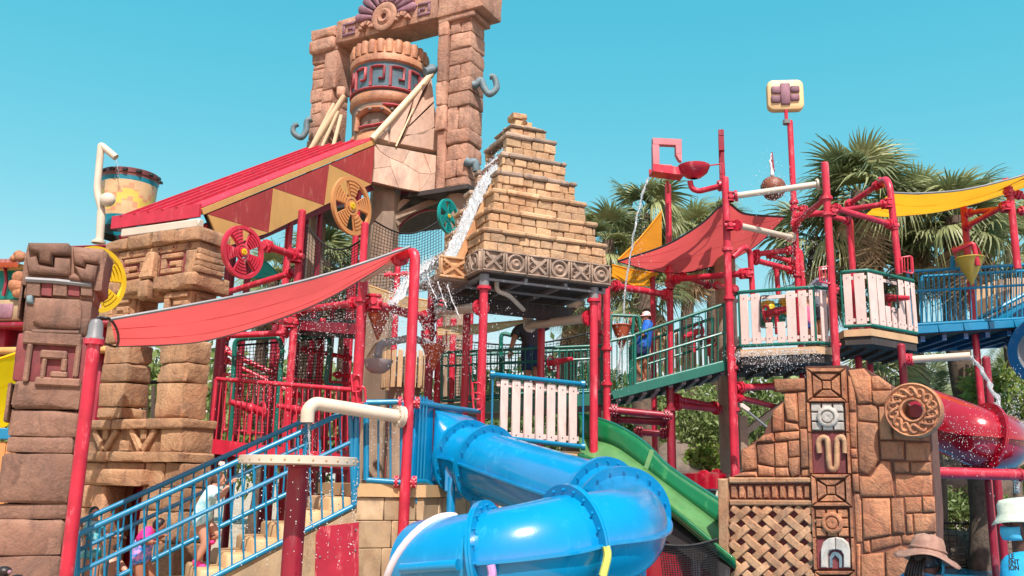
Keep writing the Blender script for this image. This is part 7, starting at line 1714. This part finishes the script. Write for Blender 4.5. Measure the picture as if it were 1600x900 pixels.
# man on level bridge
person('man in charcoal t-shirt and navy shorts on the level bridge', dict(pelvis=(830, 548, 0), spine=(829, 532, 0), chest=(827, 516, 0), neck=(822, 502, 0), head=(820, 488, 0), shL=(844, 512, .03), shR=(808, 516, -.03), elL=(862, 506, -.05), wrL=(880, 500, -.12), elR=(803, 530, -.1), wrR=(798, 548, -.2),
    hipL=(836, 552, .03), hipR=(824, 552, -.03), knL=(836, 580, -.02), anL=(836, 610, .05), toL=(838, 616, -.1), knR=(824, 582, -.06), anR=(823, 612, 0), toR=(824, 618, -.12)), 15.9, 1.6, V(.3, -.9, -.1), SKINA, HAIRB,
    [('t_shirt', cloth('charcoal tee', srgb(62, 62, 72)), shirt(.65), .012), ('shorts', cloth('navy shorts', srgb(30, 58, 100)), shorts(.85), .014)])
pth, W, hd, Qh, hr = person('boy in blue rash shirt and white peaked cap leaning on ramp rail', dict(pelvis=(1003, 545, 0), spine=(1007, 530, 0), chest=(1011, 513, 0), neck=(1012, 502, 0), head=(1010, 495, 0), shL=(1014, 509, .08), shR=(1012, 510, -.1), elL=(1006, 524, .1), wrL=(998, 520, .05), elR=(1005, 525, -.15), wrR=(996, 519, -.2),
    hipL=(1006, 548, .05), hipR=(1000, 548, -.05), knL=(1006, 570, .05), anL=(1011, 592, .06), toL=(1004, 597, .04), knR=(992, 570, -.05), anR=(1006, 590, -.06), toR=(998, 596, -.06)), 15.4, 1.3, V(-.95, -.2, -.1), SKINC, HAIRD,
    [('rash_shirt', cloth('royal blue', srgb(20, 96, 190)), shirt(.9), .012), ('shorts', cloth('dark blue shorts', srgb(24, 40, 80)), shorts(.5), .012)])
mb = MB(); mb.lathe([(hr * 1.04, -hr * .1), (hr * 1.02, hr * .35), (hr * .8, hr * .75), (hr * .3, hr * 1.0), (.001, hr * 1.02)], hd + Z * hr * .25, 16); mb.box(hd + Qh @ V(0, hr * 1.2, hr * .2), (hr * 1.5, hr * 1.0, hr * .1), hr * .03, 0, Qh); mb.build('cap', cloth('white cap', srgb(236, 220, 214), srgb(232, 150, 140)), pth, 60)
pth, W, hd, Qh, hr = person('adult in grey shirt and pale hat on the wide balcony', dict(pelvis=(1279, 482, 0), spine=(1280, 466, 0), chest=(1282, 449, 0), neck=(1287, 436, 0), head=(1290, 424, 0), shL=(1293, 446, -.08), shR=(1273, 446, .08), elL=(1294, 464, -.12), wrL=(1288, 478, -.16), elR=(1266, 462, .1), wrR=(1270, 476, .0),
    hipL=(1284, 486, -.04), hipR=(1276, 486, .04), knL=(1284, 508, -.06), anL=(1284, 530, 0), toL=(1288, 534, -.1), knR=(1275, 508, 0), anR=(1275, 530, .05), toR=(1278, 534, -.05)), 15.3, 1.5, V(.3, .8, -.3), SKINA, HAIRB,
    [('shirt', cloth('grey shirt', srgb(120, 124, 136)), shirt(.7), .012), ('shorts', cloth('dark shorts', srgb(46, 50, 62)), shorts(.7), .012)])
mb = MB(); mb.lathe([(hr * 1.6, -hr * .1), (hr * 1.1, hr * .1), (hr * 1.0, hr * .7), (hr * .4, hr * .95), (.001, hr * .97)], hd + Z * hr * .2, 18); mb.build('hat', cloth('pale hat', srgb(214, 208, 200)), pth, 60)
pth, W, hd, Qh, hr = person('child in pink and blue behind the wide balcony slats', dict(pelvis=(1263, 503, 0), spine=(1263, 494, 0), chest=(1263, 485, 0), neck=(1263, 477, 0), head=(1264, 469, 0), shL=(1268, 484, 0), shR=(1258, 484, 0), elL=(1270, 494, 0), wrL=(1270, 503, 0), elR=(1256, 494, 0), wrR=(1256, 503, 0), hipL=(1265, 506, 0), hipR=(1260, 506, 0), knL=(1265, 520, 0), anL=(1265, 532, 0), toL=(1266, 535, -.08), knR=(1260, 520, 0), anR=(1260, 532, 0), toR=(1260, 535, -.08)), 15.0, .95, V(.1, -1, -.1), SKINA, HAIRB,
    [('shirt', cloth('pink shirt', srgb(220, 90, 130)), shirt(.7), .01), ('shorts', cloth('blue shorts', srgb(50, 80, 150)), shorts(.6), .01)])
# woman with wide brown hat, seen from behind right
AQ = cloth('aqua rash guard', srgb(22, 150, 196)); MASKM = cloth('blue face mask', srgb(70, 176, 214))
YW = 6.1
pth, W, hd, Qh, hr = person('person in floppy brown sun hat, braids and blue face mask', dict(pelvis=(1445, 1060, 0), spine=(1446, 1010, 0), chest=(1446, 960, 0), neck=(1447, 897, 0), head=(1450, 873, 0), shL=(1480, 917, -.08), shR=(1418, 917, .08), elL=(1492, 985, -.08), wrL=(1490, 1040, -.2), elR=(1402, 985, .08), wrR=(1404, 1040, 0),
    hipL=(1462, 1075, 0), hipR=(1430, 1075, 0), knL=(1462, 1160, 0), anL=(1462, 1240, 0), toL=(1468, 1246, -.1), knR=(1430, 1160, 0), anR=(1430, 1240, 0), toR=(1434, 1246, -.1)), YW, 1.62, V(.8, .25, -.12), SKINB, None,
    [('rash_guard', AQ, longs(), .012), ('shorts', cloth('navy swim shorts', srgb(24, 40, 70)), shorts(.9), .012)])
HATB = cloth('brown hat cloth', srgb(150, 116, 100), srgb(134, 100, 86))
mb = MB(); n = 40; vs = []; Qt = Matrix.Rotation(math.radians(12), 3, 'Y') @ Matrix.Rotation(math.radians(-6), 3, 'X')
for (r, z) in ((.205, -.05), (.18, -.03), (.125, -.005), (.108, .02), (.104, .06), (.09, .1), (.05, .118), (.001, .12)):
    for j in range(n):
        a = 2 * PI * j / n; k = .02 * math.sin(3 * a + 1) * (r / .2) ** 2 if r > .11 else .008 * noise.noise(V(math.cos(a) * 3, math.sin(a) * 3, z * 40)); vs.append(hd + V(0, 0, hr * .4) + Qt @ V(math.cos(a) * (r + k * .3), math.sin(a) * (r + k * .3) * .92, z + k))
mb.add(vs, [(i * n + j, i * n + (j + 1) % n, (i + 1) * n + (j + 1) % n, (i + 1) * n + j) for i in range(7) for j in range(n)]); o = mb.build('hat', HATB, pth, 60); o.modifiers.new('t', 'SOLIDIFY').thickness = .004
mb = MB(); mb.tube([hd + V(0, 0, hr * .4) + Qt @ V(math.cos(a) * .112, math.sin(a) * .105, .022) for a in [2 * PI * k / 30 for k in range(30)]], .008, 6, closed=True); mb.build('hat_band', HATB, pth)
mb = MB(); mb.ball(hd + Qh @ V(0, -hr * .12, hr * .1), hr * 1.04, 10, 14, (.86, .95, 1.05), Qh)
for k in range(7):
    x = -.05 + k * .016; mb.tube(spline([hd + Qh @ V(x * 1.2, -hr * .85, 0), hd + Qh @ V(x * 1.5, -hr * 1.15, -.08), hd + Qh @ V(x * 2.0, -hr * 1.2, -.2 - .02 * (k % 3))], 6), .0085, 6)
mb.build('braids', HAIRD, pth, 179)
def mask(hd, Qh, hr, pth, mat):
    mb = MB(); mb.grid(lambda a, b: hd + Qh @ V(hr * .8 * math.sin((a - .5) * 2.6), hr * (1.12 + .16 * math.sin(PI * b)) * math.cos((a - .5) * 2.3) ** .8 if abs((a - .5) * 2.3) < 1.57 else 0, hr * lerp(-1.05, -.16, b)), 10, 5); o = mb.build('face_mask', mat, pth, 179); o.modifiers.new('t', 'SOLIDIFY').thickness = .003
    for s in (-1, 1): mb = MB(); mb.tube([hd + Qh @ V(s * hr * .75, hr * .2, -hr * .3), hd + Qh @ V(s * hr * .85, -hr * .1, 0)], .003, 5); mb.build('mask_strap', mat, pth)
mask(hd, Qh, hr, pth, MASKM)
mb = MB(); mb.tube([hd + Qh @ V(math.sin(a) * hr * 1.0, math.cos(a) * hr * 1.1, -hr * 1.25 - .01 * math.cos(a)) for a in [2 * PI * k / 20 for k in range(20)]], .008, 5, closed=True); mb.build('lanyard', BLUE, pth)
pth, W, hd, Qh, hr = person('lifeguard in pale bucket hat, blue mask and lettered aqua shirt', dict(pelvis=(1612, 1060, 0), spine=(1612, 1000, 0), chest=(1610, 935, 0), neck=(1600, 848, 0), head=(1590, 817, 0), shL=(1594, 880, -.16), shR=(1626, 875, .16), elL=(1592, 960, -.2), wrL=(1580, 1030, -.3), elR=(1640, 960, .2), wrR=(1630, 1030, .1),
    hipL=(1606, 1075, -.08), hipR=(1620, 1075, .08), knL=(1604, 1170, -.08), anL=(1604, 1260, -.08), toL=(1594, 1266, -.15), knR=(1622, 1170, .08), anR=(1622, 1260, .08), toR=(1612, 1266, .05)), 6.0, 1.78, V(-.95, -.22, -.1), SKINB, HAIRD,
    [('rash_guard', AQ, longs(), .014), ('shorts', cloth('navy guard shorts', srgb(24, 40, 70)), shorts(.9), .012)])
mb = MB(); n = 36; vs = []
for (r, z) in ((.165, -.04), (.135, -.015), (.112, .02), (.108, .075), (.09, .1), (.001, .108)):
    for j in range(n): a = 2 * PI * j / n; k = .012 * math.sin(2 * a) * (r / .16) ** 3; vs.append(hd + V(0, 0, hr * .55) + Matrix.Rotation(math.radians(-8), 3, 'Y') @ V(math.cos(a) * r, math.sin(a) * r * .9, z + k))
mb.add(vs, [(i * n + j, i * n + (j + 1) % n, (i + 1) * n + (j + 1) % n, (i + 1) * n + j) for i in range(5) for j in range(n)]); o = mb.build('bucket_hat', cloth('pale sage hat', srgb(190, 200, 184), srgb(172, 184, 170)), pth, 60); o.modifiers.new('t', 'SOLIDIFY').thickness = .005
mask(hd, Qh, hr, pth, MASKM)
mb = MB(); mb.tube(spline([hd + V(-.02, -.09, -.13), hd + V(-.03, -.17, -.2), hd + V(-.03, -.2, -.32)], 5), .005, 5); mb.build('lanyard', DARK, pth)
for i, (s_, y) in enumerate((('LE', 872), ('ENT', 881), ('ION', 890))):
    cu_ = bpy.data.curves.new('lettering', 'FONT'); cu_.body = s_; cu_.size = .042; cu_.offset = .0015; cu_.extrude = .001; cu_.align_x = 'LEFT'; tx = bpy.data.objects.new('tmp', cu_); COL.objects.link(tx)
    dg = bpy.context.evaluated_depsgraph_get(); me = bpy.data.meshes.new_from_object(tx.evaluated_get(dg)); bpy.data.objects.remove(tx); me.materials.clear(); me.materials.append(DARK)
    p = at(1576, y + 1, 5.66); inst(me, 'lettering', pth, Matrix.Translation(p) @ Matrix.Rotation(math.radians(14), 4, 'Z') @ Matrix.Rotation(math.radians(90), 4, 'X'))
pth, W, hd, Qh, hr = person('child with dark hair bunch and lilac tie at bottom left corner', dict(pelvis=(14, 1110, 0), spine=(16, 1060, 0), chest=(18, 1010, 0), neck=(22, 960, 0), head=(26, 926, 0), shL=(52, 985, 0), shR=(-10, 985, 0), elL=(62, 1050, 0), wrL=(60, 1110, 0), elR=(-20, 1050, 0), wrR=(-20, 1110, 0), hipL=(28, 1120, 0), hipR=(4, 1120, 0), knL=(28, 1190, 0), anL=(28, 1260, 0), toL=(28, 1266, .1), knR=(4, 1190, 0), anR=(4, 1260, 0), toR=(4, 1266, .1)), 5.0, 1.25, V(.2, .95, 0), SKINA, HAIRD,
    [('shirt', cloth('lilac tee', srgb(180, 150, 200)), shirt(.6), .01), ('shorts', cloth('denim shorts', srgb(60, 80, 120)), shorts(.7), .01)])
mb = MB(); mb.ball(at(6, 893, 4.95), .035, 8, 10, (1.2, 1, .8)); mb.build('hair_bunch', HAIRD, pth, 179); mb = MB(); mb.ball(at(15, 894, 4.92), .012, 6, 8); mb.build('hair_tie', MAUVE, pth, 179)
# ================================================================ spray
mb = MB()
OCT = [(0, 2, 4), (2, 1, 4), (1, 3, 4), (3, 0, 4), (2, 0, 5), (1, 2, 5), (3, 1, 5), (0, 3, 5)]
def drop(p, s):
    st = rnd.uniform(1.0, 2.2); mb.add([p + V(s, 0, 0), p - V(s, 0, 0), p + V(0, s, 0), p - V(0, s, 0), p + V(0, 0, s * st), p - V(0, 0, s * st)], OCT)
for (x, y, sx, sy, Y0, Y1, n) in ((640, 520, 45, 75, 10.8, 13, 700), (520, 500, 60, 60, 11.5, 14, 500), (690, 520, 40, 60, 11.5, 13.5, 450), (420, 600, 70, 50, 12, 14, 250), (1215, 300, 30, 25, 14.4, 15.5, 260), (1250, 400, 40, 70, 14, 15.5, 250), (1210, 560, 55, 18, 14.0, 14.6, 420), (965, 560, 14, 55, 14.6, 15.0, 160), (1520, 690, 60, 45, 11.8, 12.4, 220), (1585, 650, 14, 60, 12.8, 13.8, 260), (480, 760, 12, 60, 9.5, 10, 120), (760, 520, 50, 60, 11.5, 14.5, 260), (600, 700, 50, 40, 10.8, 11.4, 160), (665, 430, 14, 22, 12.2, 13.4, 260), (1000, 400, 12, 60, 14.8, 15.2, 60)):
    for _ in range(int(n * 1.7)):
        Y = rnd.uniform(Y0, Y1); drop(at(x + rnd.gauss(0, sx * .6), y + rnd.gauss(0, sy * .6), Y), rnd.uniform(.4, 1.25) * .55 / FPX * Y)
o = mb.build('water_spray', WATER, None, 0); tag(o, 'fine water drops hanging in the air over the playground', 'water', kind='stuff')
for k, (pts, lab) in enumerate((([(668, 428), (672, 445), (680, 462), (683, 468)], 'first ragged drip strand at the chute lip'), ([(684, 440), (692, 465), (698, 480)], 'second ragged drip strand at the chute lip'), ([(699, 445), (706, 468), (720, 500)], 'third ragged drip strand at the chute lip'))):
    stream(lab, [at(x, y, 12.9) for x, y in pts], .012, WATER, .8, 5)
mb = MB()
def wsh(a, b): return lerp(B1[0], B1[1], min(1, a * 3)) if a < .33 else lerp(B1[1], B1[2], (a - .33) / .67)
for _ in range(1100):
    a = rnd.random(); p = wsh(a, 0) + V(rnd.gauss(0, .06), rnd.gauss(0, .05) - .06, -.1 - abs(rnd.gauss(0, .06))); mb.ball(p, rnd.uniform(.003, .009), 3, 5)
o = mb.build('balcony_spill', WATER, None, 179); tag(o, 'white water spilling over the deck edge of wide balcony', 'water'); o['kind'] = 'stuff'
